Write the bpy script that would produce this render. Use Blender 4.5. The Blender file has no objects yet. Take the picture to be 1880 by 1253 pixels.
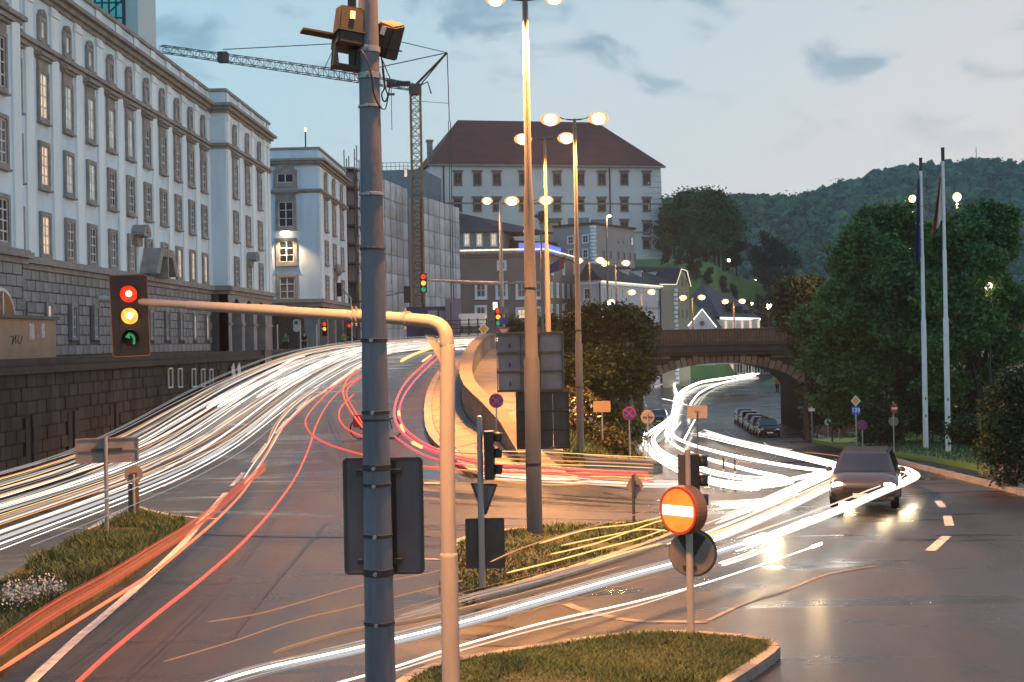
import bpy, bmesh, math, random
import numpy as np
from mathutils import Vector, Matrix
from mathutils.geometry import delaunay_2d_cdt

random.seed(7)
R = math.radians
SC = bpy.context.scene
COL = SC.collection

# ------------------------------------------------------------------ camera
F, CX, CY = 2611.0, 940.0, 626.3          # focal length in photo pixels (1880 wide), principal point
ROLL, YAW = R(1.05), math.atan(64 / 2611.0)
CAM = Vector((0, 0, 4.0))
FWD = Vector((-math.sin(YAW), math.cos(YAW), 0))
RGT = Vector((math.cos(YAW), math.sin(YAW), 0))
UP = Vector((0, 0, 1))
cx_ = RGT * math.cos(ROLL) - UP * math.sin(ROLL)
cy_ = RGT * math.sin(ROLL) + UP * math.cos(ROLL)
cam = bpy.data.cameras.new('camera')
cam.lens = 50.0
cam.sensor_width = 36.0
cam.clip_end = 6000
cam.clip_start = 0.1
co = bpy.data.objects.new('camera', cam)
COL.objects.link(co)
m = Matrix.Identity(4)
for i in range(3):
    m[i][0], m[i][1], m[i][2], m[i][3] = cx_[i], cy_[i], -FWD[i], CAM[i]
co.matrix_world = m
SC.camera = co

# ------------------------------------------------------------------ world
SUN_EL, SUN_ROT = R(2.0), R(65)
W = bpy.data.worlds.new('World')
SC.world = W
W.use_nodes = True
nt = W.node_tree
nt.nodes.clear()
def wn(t, **k):
    n = nt.nodes.new(t)
    for a, b in k.items():
        setattr(n, a, b)
    return n
L = nt.links.new
out = wn('ShaderNodeOutputWorld')
bg = wn('ShaderNodeBackground')
L(bg.outputs[0], out.inputs[0])
sky = wn('ShaderNodeTexSky', sky_type='NISHITA')
sky.sun_disc = False
sky.sun_elevation = SUN_EL
sky.sun_rotation = SUN_ROT
sky.air_density = 1.0
sky.dust_density = 1.5
sky.ozone_density = 2.0
tc = wn('ShaderNodeTexCoord')
sep = wn('ShaderNodeSeparateXYZ')
L(tc.outputs['Generated'], sep.inputs[0])
# dusk haze layer: grey low down, blue higher up, warmer towards the set sun (+X)
ramp = wn('ShaderNodeValToRGB')
els = ramp.color_ramp.elements
els[0].position, els[0].color = 0.0, (0.535, 0.515, 0.50, 1)
els[1].position, els[1].color = 1.0, (0.10, 0.22, 0.42, 1)
for p, c in ((0.10, (0.47, 0.47, 0.475, 1)), (0.24, (0.375, 0.425, 0.465, 1)), (0.5, (0.17, 0.32, 0.48, 1))):
    e = els.new(p); e.color = c
L(sep.outputs['Z'], ramp.inputs[0])
warm = wn('ShaderNodeMix', data_type='RGBA')
warm.blend_type = 'MULTIPLY'
mr = wn('ShaderNodeMapRange')
mr.inputs[1].default_value, mr.inputs[2].default_value = -0.35, 0.45
L(sep.outputs['X'], mr.inputs[0])
cr2 = wn('ShaderNodeValToRGB')
cr2.color_ramp.elements[0].color = (0.60, 0.92, 1.02, 1)
cr2.color_ramp.elements[1].color = (1.10, 0.955, 0.88, 1)
L(mr.outputs[0], cr2.inputs[0])
warm.inputs[0].default_value = 1.0
L(ramp.outputs[0], warm.inputs[6])
L(cr2.outputs[0], warm.inputs[7])
# small torn dark clouds
mp = wn('ShaderNodeMapping')
mp.inputs['Scale'].default_value = (6.6, 6.6, 14.0)
mp.inputs['Location'].default_value = (5.35, 0.57, 5.62)
L(tc.outputs['Generated'], mp.inputs[0])
nz = wn('ShaderNodeTexNoise')
nz.inputs['Scale'].default_value = 2.1
nz.inputs['Detail'].default_value = 4.0
nz.inputs['Roughness'].default_value = 0.5
nz.inputs['Distortion'].default_value = 0.35
L(mp.outputs[0], nz.inputs['Vector'])
crc = wn('ShaderNodeValToRGB')
crc.color_ramp.interpolation = 'EASE'
crc.color_ramp.elements[0].position = 0.53
crc.color_ramp.elements[0].color = (0, 0, 0, 1)
crc.color_ramp.elements[1].position = 0.70
crc.color_ramp.elements[1].color = (1, 1, 1, 1)
L(nz.outputs[0], crc.inputs[0])
mz = wn('ShaderNodeMapRange')
mz.inputs[1].default_value, mz.inputs[2].default_value = 0.11, 0.19
L(sep.outputs['Z'], mz.inputs[0])
mul = wn('ShaderNodeMath', operation='MULTIPLY')
L(crc.outputs[0], mul.inputs[0]); L(mz.outputs[0], mul.inputs[1])
mul2 = wn('ShaderNodeMath', operation='MULTIPLY')
L(mul.outputs[0], mul2.inputs[0]); mul2.inputs[1].default_value = 0.68
cl = wn('ShaderNodeMix', data_type='RGBA')
L(mul2.outputs[0], cl.inputs[0])
L(warm.outputs[2], cl.inputs[6])
cl.inputs[7].default_value = (0.10, 0.19, 0.265, 1)
sc_ = wn('ShaderNodeMix', data_type='RGBA')
sc_.blend_type = 'ADD'
sc_.inputs[0].default_value = 0.012
L(cl.outputs[2], sc_.inputs[6]); L(sky.outputs[0], sc_.inputs[7])
L(sc_.outputs[2], bg.inputs[0])
bg.inputs[1].default_value = 1.72

sun = bpy.data.lights.new('sun', 'SUN')
sun.energy = 0.12
sun.angle = R(20)
sun.color = (1, 0.86, 0.78)
so = bpy.data.objects.new('sun', sun)
COL.objects.link(so)
so.rotation_euler = (R(90) - R(12), 0, -SUN_ROT + R(180))

SC.view_settings.view_transform = 'Standard'
SC.view_settings.look = 'None'
SC.view_settings.exposure = 0.0
SC.view_settings.gamma = 1.0
SC.view_settings.use_curve_mapping = False
SC.render.engine = 'CYCLES'
cy = SC.cycles
cy.use_denoising = True
cy.max_bounces = 6
cy.diffuse_bounces = 2
cy.glossy_bounces = 3
cy.transmission_bounces = 4
cy.transparent_max_bounces = 8
cy.volume_bounces = 0
cy.volume_step_rate = 4.0
cy.sample_clamp_indirect = 4.0
cy.caustics_reflective = False
cy.caustics_refractive = False
cy.use_adaptive_sampling = True
cy.adaptive_threshold = 0.02

# ------------------------------------------------------------------ terrain heights and pixel helpers
def ray(px, py):
    u, v = (px - CX) / F, (CY - py) / F
    c, s = math.cos(ROLL), math.sin(ROLL)
    return FWD + RGT * (u * c + v * s) + UP * (-u * s + v * c)
def atY(px, py, Y):
    d = ray(px, py)
    return CAM + d * (Y / d.y)
def atX(px, py, X):
    d = ray(px, py)
    return CAM + d * (X / d.x)
def atD(px, py, D):
    return CAM + ray(px, py) * D
def curve1(tab):
    n = len(tab)
    xs = [t[0] for t in tab]; ys = [t[1] for t in tab]
    sl = []
    for i in range(n):
        if i in (0, n - 1):
            sl.append(0.0)
        else:
            a = (ys[i] - ys[i-1]) / (xs[i] - xs[i-1]); b = (ys[i+1] - ys[i]) / (xs[i+1] - xs[i])
            sl.append(0.0 if a * b <= 0 else 2 * a * b / (a + b))
    def f(x):
        if x <= xs[0]: return ys[0]
        if x >= xs[-1]: return ys[-1]
        for i in range(n - 1):
            if x <= xs[i+1]:
                h = xs[i+1] - xs[i]; t = (x - xs[i]) / h
                t2, t3 = t*t, t*t*t
                return ys[i]*(2*t3-3*t2+1) + h*sl[i]*(t3-2*t2+t) + ys[i+1]*(-2*t3+3*t2) + h*sl[i+1]*(t3-t2)
    return f
HR = curve1([(30, 0.0), (40, 0.15), (48, 0.8), (55, 1.5), (63, 2.1), (72, 2.6), (85, 3.0), (100, 3.3), (150, 3.6), (400, 3.8)])
HL = curve1([(14, 0.0), (25, -0.06), (40, -0.7), (60, -1.6), (80, -2.5), (100, -3.4), (122, -4.3), (140, -4.4), (400, -4.4)])
LX = curve1([(0, -9), (34, -9), (42, -6), (48, -2.5), (61, -3.0), (100, -3.6), (116, -2.0), (124, 6.6), (138, 8.2), (200, 9), (300, 11), (400, 11)])
RX = curve1([(0, 5), (34, 5), (60, 4.6), (100, 7.0), (118, 8.0), (124, 8.2), (138, 10), (200, 11), (300, 13), (400, 13)])
def sstep(t):
    t = max(0.0, min(1.0, t)); return t*t*(3-2*t)
def H(x, y):
    t = sstep((x - LX(y)) / max(0.5, RX(y) - LX(y)))
    return HR(y) * (1 - t) + HL(y) * t
def gnd(px, py, h=0.0, tmax=420.0):
    d = ray(px, py)
    t, st = 4.0, 0.7
    prev = t
    while t < tmax:
        p = CAM + d * t
        if p.z <= H(p.x, p.y) + h:
            a, b = prev, t
            for _ in range(24):
                mid = (a + b) / 2
                q = CAM + d * mid
                if q.z <= H(q.x, q.y) + h: b = mid
                else: a = mid
            return CAM + d * b
        prev = t
        t += st
        st *= 1.02
    return CAM + d * tmax

# ------------------------------------------------------------------ materials
MATS = {}
def mat(name, col, rough=0.7, metal=0.0, var=0.0, vscale=3.0, bump=0.0, bscale=20.0, col2=None, island=0.0, spec=0.5, stretch=None, rvar=0.0, coat=0.0, world=False):
    if name in MATS: return MATS[name]
    m = bpy.data.materials.new(name)
    m.use_nodes = True
    t = m.node_tree
    b = t.nodes['Principled BSDF']
    b.inputs['Roughness'].default_value = rough
    b.inputs['Metallic'].default_value = metal
    b.inputs['Specular IOR Level'].default_value = spec
    b.inputs['Coat Weight'].default_value = coat
    c4 = (*col, 1)
    b.inputs['Base Color'].default_value = c4
    tcn = t.nodes.new('ShaderNodeTexCoord')
    src = tcn.outputs['Object']
    if world:
        g = t.nodes.new('ShaderNodeNewGeometry'); src = g.outputs['Position']
    if stretch:
        mpn = t.nodes.new('ShaderNodeMapping'); mpn.inputs['Scale'].default_value = stretch
        t.links.new(src, mpn.inputs[0]); src = mpn.outputs[0]
    last = None
    if var > 0 or col2:
        n = t.nodes.new('ShaderNodeTexNoise')
        n.inputs['Scale'].default_value = vscale; n.inputs['Detail'].default_value = 6; n.inputs['Roughness'].default_value = 0.62
        t.links.new(src, n.inputs['Vector'])
        r = t.nodes.new('ShaderNodeValToRGB')
        r.color_ramp.elements[0].position = 0.3; r.color_ramp.elements[1].position = 0.72
        lo = col2 if col2 else tuple(x * (1 - var) for x in col)
        hi = col if col2 else tuple(min(1, x * (1 + var)) for x in col)
        r.color_ramp.elements[0].color = (*lo, 1); r.color_ramp.elements[1].color = (*hi, 1)
        t.links.new(n.outputs[0], r.inputs[0])
        last = r.outputs[0]
        if rvar > 0:
            mrn = t.nodes.new('ShaderNodeMapRange')
            mrn.inputs[1].default_value, mrn.inputs[2].default_value = 0.3, 0.72
            mrn.inputs[3].default_value, mrn.inputs[4].default_value = max(0.02, rough - rvar), min(1, rough + rvar)
            t.links.new(n.outputs[0], mrn.inputs[0]); t.links.new(mrn.outputs[0], b.inputs['Roughness'])
    if island > 0:
        g = t.nodes.new('ShaderNodeNewGeometry')
        oi = t.nodes.new('ShaderNodeObjectInfo')
        ad = t.nodes.new('ShaderNodeMath'); ad.operation = 'ADD'
        t.links.new(g.outputs['Random Per Island'], ad.inputs[0]); t.links.new(oi.outputs['Random'], ad.inputs[1])
        fr = t.nodes.new('ShaderNodeMath'); fr.operation = 'FRACT'
        t.links.new(ad.outputs[0], fr.inputs[0])
        mm = t.nodes.new('ShaderNodeMapRange')
        mm.inputs[3].default_value, mm.inputs[4].default_value = 1 - island, 1 + island
        t.links.new(fr.outputs[0], mm.inputs[0])
        hs = t.nodes.new('ShaderNodeHueSaturation')
        t.links.new(mm.outputs[0], hs.inputs['Value'])
        if last: t.links.new(last, hs.inputs['Color'])
        else: hs.inputs['Color'].default_value = c4
        last = hs.outputs[0]
    if last: t.links.new(last, b.inputs['Base Color'])
    if bump > 0:
        n2 = t.nodes.new('ShaderNodeTexNoise'); n2.inputs['Scale'].default_value = bscale; n2.inputs['Detail'].default_value = 5
        t.links.new(src, n2.inputs['Vector'])
        bp = t.nodes.new('ShaderNodeBump'); bp.inputs['Strength'].default_value = bump; bp.inputs['Distance'].default_value = 0.05
        t.links.new(n2.outputs[0], bp.inputs['Height']); t.links.new(bp.outputs[0], b.inputs['Normal'])
    MATS[name] = m
    return m
def emat(name, col, strength, base=(0.02, 0.02, 0.02), var=0.0, vscale=1.0, stretch=None):
    if name in MATS: return MATS[name]
    m = bpy.data.materials.new(name); m.use_nodes = True
    b = m.node_tree.nodes['Principled BSDF']
    b.inputs['Base Color'].default_value = (*base, 1)
    b.inputs['Roughness'].default_value = 0.5
    b.inputs['Emission Color'].default_value = (*col, 1)
    b.inputs['Emission Strength'].default_value = strength
    if var > 0:
        t = m.node_tree
        tcn = t.nodes.new('ShaderNodeTexCoord'); n = t.nodes.new('ShaderNodeTexNoise')
        n.inputs['Scale'].default_value = vscale; n.inputs['Detail'].default_value = 3
        sv = tcn.outputs['Object']
        if stretch:
            mpn = t.nodes.new('ShaderNodeMapping'); mpn.inputs['Scale'].default_value = stretch
            t.links.new(sv, mpn.inputs[0]); sv = mpn.outputs[0]
        t.links.new(sv, n.inputs['Vector'])
        mm = t.nodes.new('ShaderNodeMapRange')
        mm.inputs[1].default_value, mm.inputs[2].default_value = 0.3, 0.7
        mm.inputs[3].default_value, mm.inputs[4].default_value = strength * (1 - var), strength * (1 + var)
        t.links.new(n.outputs[0], mm.inputs[0]); t.links.new(mm.outputs[0], b.inputs['Emission Strength'])
    MATS[name] = m
    return m

def asphalt():
    m = bpy.data.materials.new('wet_asphalt'); m.use_nodes = True
    t = m.node_tree; b = t.nodes['Principled BSDF']
    g = t.nodes.new('ShaderNodeNewGeometry')
    def noise(sc, det=5, st=(1, 1, 1), rgh=0.6, dist=0.0):
        mpn = t.nodes.new('ShaderNodeMapping'); mpn.inputs['Scale'].default_value = st
        t.links.new(g.outputs['Position'], mpn.inputs[0])
        n = t.nodes.new('ShaderNodeTexNoise'); n.inputs['Scale'].default_value = sc; n.inputs['Detail'].default_value = det
        n.inputs['Roughness'].default_value = rgh; n.inputs['Distortion'].default_value = dist
        t.links.new(mpn.outputs[0], n.inputs['Vector']); return n.outputs[0]
    big = noise(0.28, 6, (1.0, 0.35, 1), dist=0.6)
    patch = noise(0.11, 3, (1, 0.6, 1))
    fine = noise(30.0, 6)
    r = t.nodes.new('ShaderNodeValToRGB')
    r.color_ramp.elements[0].position = 0.3; r.color_ramp.elements[0].color = (0.012, 0.0115, 0.011, 1)
    r.color_ramp.elements[1].position = 0.75; r.color_ramp.elements[1].color = (0.046, 0.041, 0.036, 1)
    t.links.new(big, r.inputs[0])
    r2 = t.nodes.new('ShaderNodeValToRGB')
    r2.color_ramp.elements[0].position = 0.35; r2.color_ramp.elements[0].color = (0.6, 0.6, 0.6, 1)
    r2.color_ramp.elements[1].position = 0.65; r2.color_ramp.elements[1].color = (1.45, 1.40, 1.36, 1)
    t.links.new(fine, r2.inputs[0])
    mx = t.nodes.new('ShaderNodeMix'); mx.data_type = 'RGBA'; mx.blend_type = 'MULTIPLY'; mx.inputs[0].default_value = 1
    t.links.new(r.outputs[0], mx.inputs[6]); t.links.new(r2.outputs[0], mx.inputs[7])
    # thin tar-filled cracks
    vor = t.nodes.new('ShaderNodeTexVoronoi'); vor.feature = 'DISTANCE_TO_EDGE'; vor.inputs['Scale'].default_value = 0.16
    wob = t.nodes.new('ShaderNodeMix'); wob.data_type = 'VECTOR'; wob.inputs[0].default_value = 0.35
    nzc = t.nodes.new('ShaderNodeTexNoise'); nzc.inputs['Scale'].default_value = 0.5; nzc.inputs['Detail'].default_value = 4
    t.links.new(g.outputs['Position'], nzc.inputs['Vector'])
    ml = t.nodes.new('ShaderNodeVectorMath'); ml.operation = 'SCALE'; ml.inputs['Scale'].default_value = 2.2
    t.links.new(nzc.outputs['Color'], ml.inputs[0])
    adv = t.nodes.new('ShaderNodeVectorMath'); adv.operation = 'ADD'
    t.links.new(g.outputs['Position'], adv.inputs[0]); t.links.new(ml.outputs[0], adv.inputs[1])
    t.links.new(adv.outputs[0], vor.inputs['Vector'])
    cr = t.nodes.new('ShaderNodeMapRange'); cr.inputs[1].default_value, cr.inputs[2].default_value = 0.001, 0.0035
    cr.inputs[3].default_value, cr.inputs[4].default_value = 0.45, 1.0
    t.links.new(vor.outputs['Distance'], cr.inputs[0])
    mx2 = t.nodes.new('ShaderNodeMix'); mx2.data_type = 'RGBA'; mx2.blend_type = 'MULTIPLY'; mx2.inputs[0].default_value = 1
    t.links.new(mx.outputs[2], mx2.inputs[6]); t.links.new(cr.outputs[0], mx2.inputs[7])
    t.links.new(mx2.outputs[2], b.inputs['Base Color'])
    rr = t.nodes.new('ShaderNodeMapRange'); rr.inputs[1].default_value, rr.inputs[2].default_value = 0.34, 0.66
    rr.inputs[3].default_value, rr.inputs[4].default_value = 0.20, 0.50
    ad = t.nodes.new('ShaderNodeMath'); ad.operation = 'ADD'
    h1 = t.nodes.new('ShaderNodeMath'); h1.operation = 'MULTIPLY'; h1.inputs[1].default_value = 0.5
    h2 = t.nodes.new('ShaderNodeMath'); h2.operation = 'MULTIPLY'; h2.inputs[1].default_value = 0.5
    t.links.new(big, h1.inputs[0]); t.links.new(patch, h2.inputs[0])
    t.links.new(h1.outputs[0], ad.inputs[0]); t.links.new(h2.outputs[0], ad.inputs[1])
    t.links.new(ad.outputs[0], rr.inputs[0])
    pud = noise(0.42, 5, (0.30, 1.3, 1), dist=0.8)
    pm = t.nodes.new('ShaderNodeMapRange'); pm.interpolation_type = 'SMOOTHSTEP'
    pm.inputs[1].default_value, pm.inputs[2].default_value = 0.53, 0.67
    t.links.new(pud, pm.inputs[0])
    pr = t.nodes.new('ShaderNodeMix'); pr.data_type = 'FLOAT'; pr.inputs[3].default_value = 0.09
    t.links.new(pm.outputs[0], pr.inputs[0]); t.links.new(rr.outputs[0], pr.inputs[2]); t.links.new(pr.outputs[0], b.inputs['Roughness'])
    dk_ = t.nodes.new('ShaderNodeMix'); dk_.data_type = 'RGBA'; dk_.blend_type = 'MULTIPLY'; dk_.inputs[7].default_value = (0.55, 0.55, 0.55, 1)
    t.links.new(pm.outputs[0], dk_.inputs[0]); t.links.new(mx2.outputs[2], dk_.inputs[6]); t.links.new(dk_.outputs[2], b.inputs['Base Color'])
    b.inputs['Specular IOR Level'].default_value = 0.42
    bp = t.nodes.new('ShaderNodeBump'); bp.inputs['Strength'].default_value = 0.4; bp.inputs['Distance'].default_value = 0.012
    f2 = noise(26.0, 5)
    bs = t.nodes.new('ShaderNodeMapRange'); bs.inputs[3].default_value, bs.inputs[4].default_value = 0.42, 0.12
    t.links.new(pm.outputs[0], bs.inputs[0]); t.links.new(bs.outputs[0], bp.inputs['Strength'])
    t.links.new(f2, bp.inputs['Height']); t.links.new(bp.outputs[0], b.inputs['Normal'])
    MATS['asphalt'] = m
    return m

# ------------------------------------------------------------------ mesh helpers
class MB:
    def __init__(s, off=(0, 0, 0)):
        s.v = []; s.f = []; s.o = Vector(off); s.smooth = False
    def add(s, vs, fs):
        n = len(s.v)
        s.v += [tuple(Vector(v) - s.o) for v in vs]
        s.f += [tuple(i + n for i in f) for f in fs]
        return s
    def box(s, a, b):
        x0, y0, z0 = (min(a[i], b[i]) for i in range(3)); x1, y1, z1 = (max(a[i], b[i]) for i in range(3))
        return s.add([(x0,y0,z0),(x1,y0,z0),(x1,y1,z0),(x0,y1,z0),(x0,y0,z1),(x1,y0,z1),(x1,y1,z1),(x0,y1,z1)],
                     [(3,2,1,0),(4,5,6,7),(0,1,5,4),(1,2,6,5),(2,3,7,6),(3,0,4,7)])
    def cbox(s, c, d, rz=0.0, bev=0.0):
        hx, hy, hz = d[0]/2, d[1]/2, d[2]/2
        co_, si = math.cos(rz), math.sin(rz)
        vs = []
        for z in (-hz, hz):
            for x, y in ((-hx,-hy),(hx,-hy),(hx,hy),(-hx,hy)):
                vs.append((c[0]+x*co_-y*si, c[1]+x*si+y*co_, c[2]+z))
        return s.add(vs, [(3,2,1,0),(4,5,6,7),(0,1,5,4),(1,2,6,5),(2,3,7,6),(3,0,4,7)])
    def tube(s, pts, rad, n=8, cap=True, flat=None):
        pts = [Vector(p) for p in pts]
        if not hasattr(rad, '__len__'): rad = [rad] * len(pts)
        base = len(s.v)
        vs, fs = [], []
        prev = None
        for i, p in enumerate(pts):
            if i == 0: t = pts[1] - p
            elif i == len(pts) - 1: t = p - pts[i-1]
            else: t = (pts[i+1] - p).normalized() + (p - pts[i-1]).normalized()
            if t.length < 1e-9: t = Vector((0, 0, 1))
            t.normalize()
            if prev is None:
                a = Vector((0, 0, 1)) if abs(t.z) < 0.9 else Vector((1, 0, 0))
                u = t.cross(a).normalized()
            else:
                u = prev - t * prev.dot(t)
                u = u.normalized() if u.length > 1e-6 else t.orthogonal().normalized()
            prev = u
            w = t.cross(u)
            for k in range(n):
                an = 2 * math.pi * k / n
                sx, sy = (1, 1) if flat is None else flat
                vs.append(p + (u * math.cos(an) * sx + w * math.sin(an) * sy) * rad[i])
        for i in range(len(pts) - 1):
            for k in range(n):
                k2 = (k + 1) % n
                fs.append((i*n+k, i*n+k2, (i+1)*n+k2, (i+1)*n+k))
        if cap:
            fs.append(tuple(range(n))[::-1]); fs.append(tuple((len(pts)-1)*n + k for k in range(n)))
        return s.add(vs, fs)
    def prism(s, poly, axis, a, b):
        """poly of 2D points extruded along axis: 'y' -> (x,z), 'x' -> (y,z), 'z' -> (x,y)"""
        n = len(poly)
        def mk(p, t):
            if axis == 'y': return (p[0], t, p[1])
            if axis == 'x': return (t, p[0], p[1])
            return (p[0], p[1], t)
        vs = [mk(p, a) for p in poly] + [mk(p, b) for p in poly]
        fs = [tuple(range(n)), tuple(range(2*n-1, n-1, -1))]
        for i in range(n):
            j = (i + 1) % n
            fs.append((i, i + n, j + n, j))
        return s.add(vs, fs)
    def lathe(s, prof, c=(0, 0, 0), n=16, axis='z'):
        vs, fs = [], []
        for r, z in prof:
            for k in range(n):
                a = 2*math.pi*k/n
                x, y = r*math.cos(a), r*math.sin(a)
                v = (x, y, z) if axis == 'z' else ((x, z, y) if axis == 'y' else (z, x, y))
                vs.append((c[0]+v[0], c[1]+v[1], c[2]+v[2]))
        for i in range(len(prof)-1):
            for k in range(n):
                k2 = (k+1) % n
                fs.append((i*n+k, i*n+k2, (i+1)*n+k2, (i+1)*n+k))
        fs.append(tuple(range(n))[::-1]); fs.append(tuple((len(prof)-1)*n+k for k in range(n)))
        return s.add(vs, fs)
    def ell(s, c, r, nu=12, nv=8):
        prof = [(max(1e-4, math.sin(math.pi*i/nv)), -math.cos(math.pi*i/nv)) for i in range(nv+1)]
        vs, fs = [], []
        for rr, z in prof:
            for k in range(nu):
                a = 2*math.pi*k/nu
                vs.append((c[0]+rr*math.cos(a)*r[0], c[1]+rr*math.sin(a)*r[1], c[2]+z*r[2]))
        for i in range(nv):
            for k in range(nu):
                k2 = (k+1) % nu
                fs.append((i*nu+k, i*nu+k2, (i+1)*nu+k2, (i+1)*nu+k))
        return s.add(vs, fs)
    def mesh(s, name, material, smooth=None, bevel=0.0):
        me = bpy.data.meshes.new(name)
        me.from_pydata(s.v, [], s.f)
        if bevel > 0 or True:
            bm = bmesh.new(); bm.from_mesh(me)
            bmesh.ops.recalc_face_normals(bm, faces=bm.faces)
            if bevel > 0:
                bmesh.ops.bevel(bm, geom=[e for e in bm.edges if len(e.link_faces) == 2 and e.calc_face_angle(0) > 0.5], offset=bevel, segments=2, affect='EDGES', clamp_overlap=True)
            bm.to_mesh(me); bm.free()
        if material: me.materials.append(material)
        if smooth if smooth is not None else s.smooth:
            me.polygons.foreach_set('use_smooth', [True] * len(me.polygons))
            try: me.set_sharp_from_angle(angle=R(40))
            except Exception: pass
        me.update()
        return me
    def build(s, name, material, parent=None, loc=(0, 0, 0), rz=0.0, smooth=None, bevel=0.0):
        return put(name, s.mesh(name, material, smooth, bevel), parent, loc, rz)

def put(name, me, parent=None, loc=(0, 0, 0), rz=0.0):
    o = bpy.data.objects.new(name, me)
    COL.objects.link(o)
    o.location = loc
    o.rotation_euler = (0, 0, rz) if not hasattr(rz, '__len__') else rz
    if parent: o.parent = parent
    return o
def tag(o, label=None, cat=None, group=None, kind=None):
    if label: o['label'] = label
    if cat: o['category'] = cat
    if group: o['group'] = group
    if kind: o['kind'] = kind
    return o
def thing(name, label, cat, loc=(0, 0, 0), rz=0.0, group=None):
    return tag(put(name, None, None, loc, rz), label, cat, group)
def rawmesh(name, verts, faces_n, material, smooth=False):
    """verts (N,3) numpy, faces of faces_n vertices each in order (disjoint cards)"""
    me = bpy.data.meshes.new(name)
    nv = len(verts); nf = nv // faces_n
    me.vertices.add(nv); me.vertices.foreach_set('co', np.asarray(verts, dtype=np.float32).ravel())
    me.loops.add(nv); me.loops.foreach_set('vertex_index', np.arange(nv, dtype=np.int32))
    me.polygons.add(nf)
    me.polygons.foreach_set('loop_start', np.arange(0, nv, faces_n, dtype=np.int32))
    me.polygons.foreach_set('loop_total', np.full(nf, faces_n, dtype=np.int32))
    me.materials.append(material)
    me.update(calc_edges=True)
    return me
def smooth_path(pts, per=6, closed=False):
    pts = [Vector(p) for p in pts]
    n = len(pts); res = []
    for i in range(n - 1):
        p0 = pts[max(0, i-1)]; p1 = pts[i]; p2 = pts[i+1]; p3 = pts[min(n-1, i+2)]
        for k in range(per):
            t = k / per
            res.append(0.5*((2*p1) + (p2-p0)*t + (2*p0-5*p1+4*p2-p3)*t*t + (3*p1-p0-3*p2+p3)*t*t*t))
    res.append(pts[-1])
    return res
def inpoly(x, y, poly):
    c = False; n = len(poly); j = n - 1
    for i in range(n):
        xi, yi = poly[i][0], poly[i][1]; xj, yj = poly[j][0], poly[j][1]
        if (yi > y) != (yj > y) and x < (xj - xi) * (y - yi) / (yj - yi) + xi: c = not c
        j = i
    return c
def sheet(name, poly, h, material, parent=None, step=1.0, skirt=0.3, kind='structure', jit=0.0, dome=0.0, hf=None):
    """ground-following slab: plan polygon (x,y), raised h above the terrain, with side faces"""
    hf = hf or H
    P2 = []
    n = len(poly)
    for i in range(n):
        a, b = Vector(poly[i][:2]), Vector(poly[(i+1) % n][:2])
        k = max(1, int((b - a).length / step))
        for q in range(k): P2.append(a + (b - a) * q / k)
    nb = len(P2)
    xs = [p.x for p in P2]; ys = [p.y for p in P2]
    pts = list(P2)
    y = min(ys) + step*0.5
    while y < max(ys):
        x = min(xs) + step*0.5
        while x < max(xs):
            qx, qy = x + random.uniform(-jit, jit), y + random.uniform(-jit, jit)
            if inpoly(qx, qy, P2) and min((Vector((qx, qy)) - p).length_squared for p in P2) > (0.35*step)**2: pts.append(Vector((qx, qy)))
            x += step
        y += step
    vo, eo, fo, *_ = delaunay_2d_cdt(pts, [(i, (i+1) % nb) for i in range(nb)], [], 1, 1e-4)
    def bd(p): return min(1.0, math.sqrt(min((p - q).length_squared for q in P2)) / 1.5) if dome else 0
    vs = [(p.x, p.y, hf(p.x, p.y) + h + dome * bd(p)) for p in vo]
    fs = [tuple(f) for f in fo]
    if skirt > 0:
        base = len(vs)
        for p in P2: vs.append((p.x, p.y, hf(p.x, p.y) + h))
        for p in P2: vs.append((p.x, p.y, hf(p.x, p.y) - skirt))
        for i in range(nb):
            j = (i+1) % nb
            fs.append((base+i, base+j, base+nb+j, base+nb+i))
    mb = MB(); mb.add(vs, fs)
    o = mb.build(name, material, parent)
    if kind and not parent: o['kind'] = kind
    return o
def strip(name, line, w0, w1, h, material, parent=None, thick=0.0, hf=None, kind='structure'):
    """band along a plan polyline between lateral offsets w0..w1 (right positive), following the terrain"""
    hf = hf or H
    L3 = [Vector((p[0], p[1])) for p in line]
    vs, fs = [], []
    n = len(L3)
    for i, p in enumerate(L3):
        t = (L3[min(n-1, i+1)] - L3[max(0, i-1)]).normalized()
        r = Vector((t.y, -t.x))
        for w in (w0, w1):
            q = p + r * w
            vs.append((q.x, q.y, hf(q.x, q.y) + h))
            vs.append((q.x, q.y, hf(q.x, q.y) + h - max(thick, 0.001)))
    for i in range(n - 1):
        a, b = i*4, (i+1)*4
        fs.append((a, a+2, b+2, b))
        if thick > 0:
            fs.append((a+1, a, b, b+1)); fs.append((a+2, a+3, b+3, b+2))
    if thick > 0:
        fs.append((0, 1, 3, 2)); e = (n-1)*4; fs.append((e, e+2, e+3, e+1))
    else:
        keep = {}
        nf = []
        nv = []
        for f in fs:
            g = []
            for v in f:
                if v not in keep: keep[v] = len(nv); nv.append(vs[v])
                g.append(keep[v])
            nf.append(tuple(g))
        vs, fs = nv, nf
    mb = MB(); mb.add(vs, fs)
    o = mb.build(name, material, parent)
    if kind and not parent: o['kind'] = kind
    return o
def copy_tree(o, parent=None):
    c = o.copy(); COL.objects.link(c); c.parent = parent
    for ch in list(o.children): copy_tree(ch, c)
    return c
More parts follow.
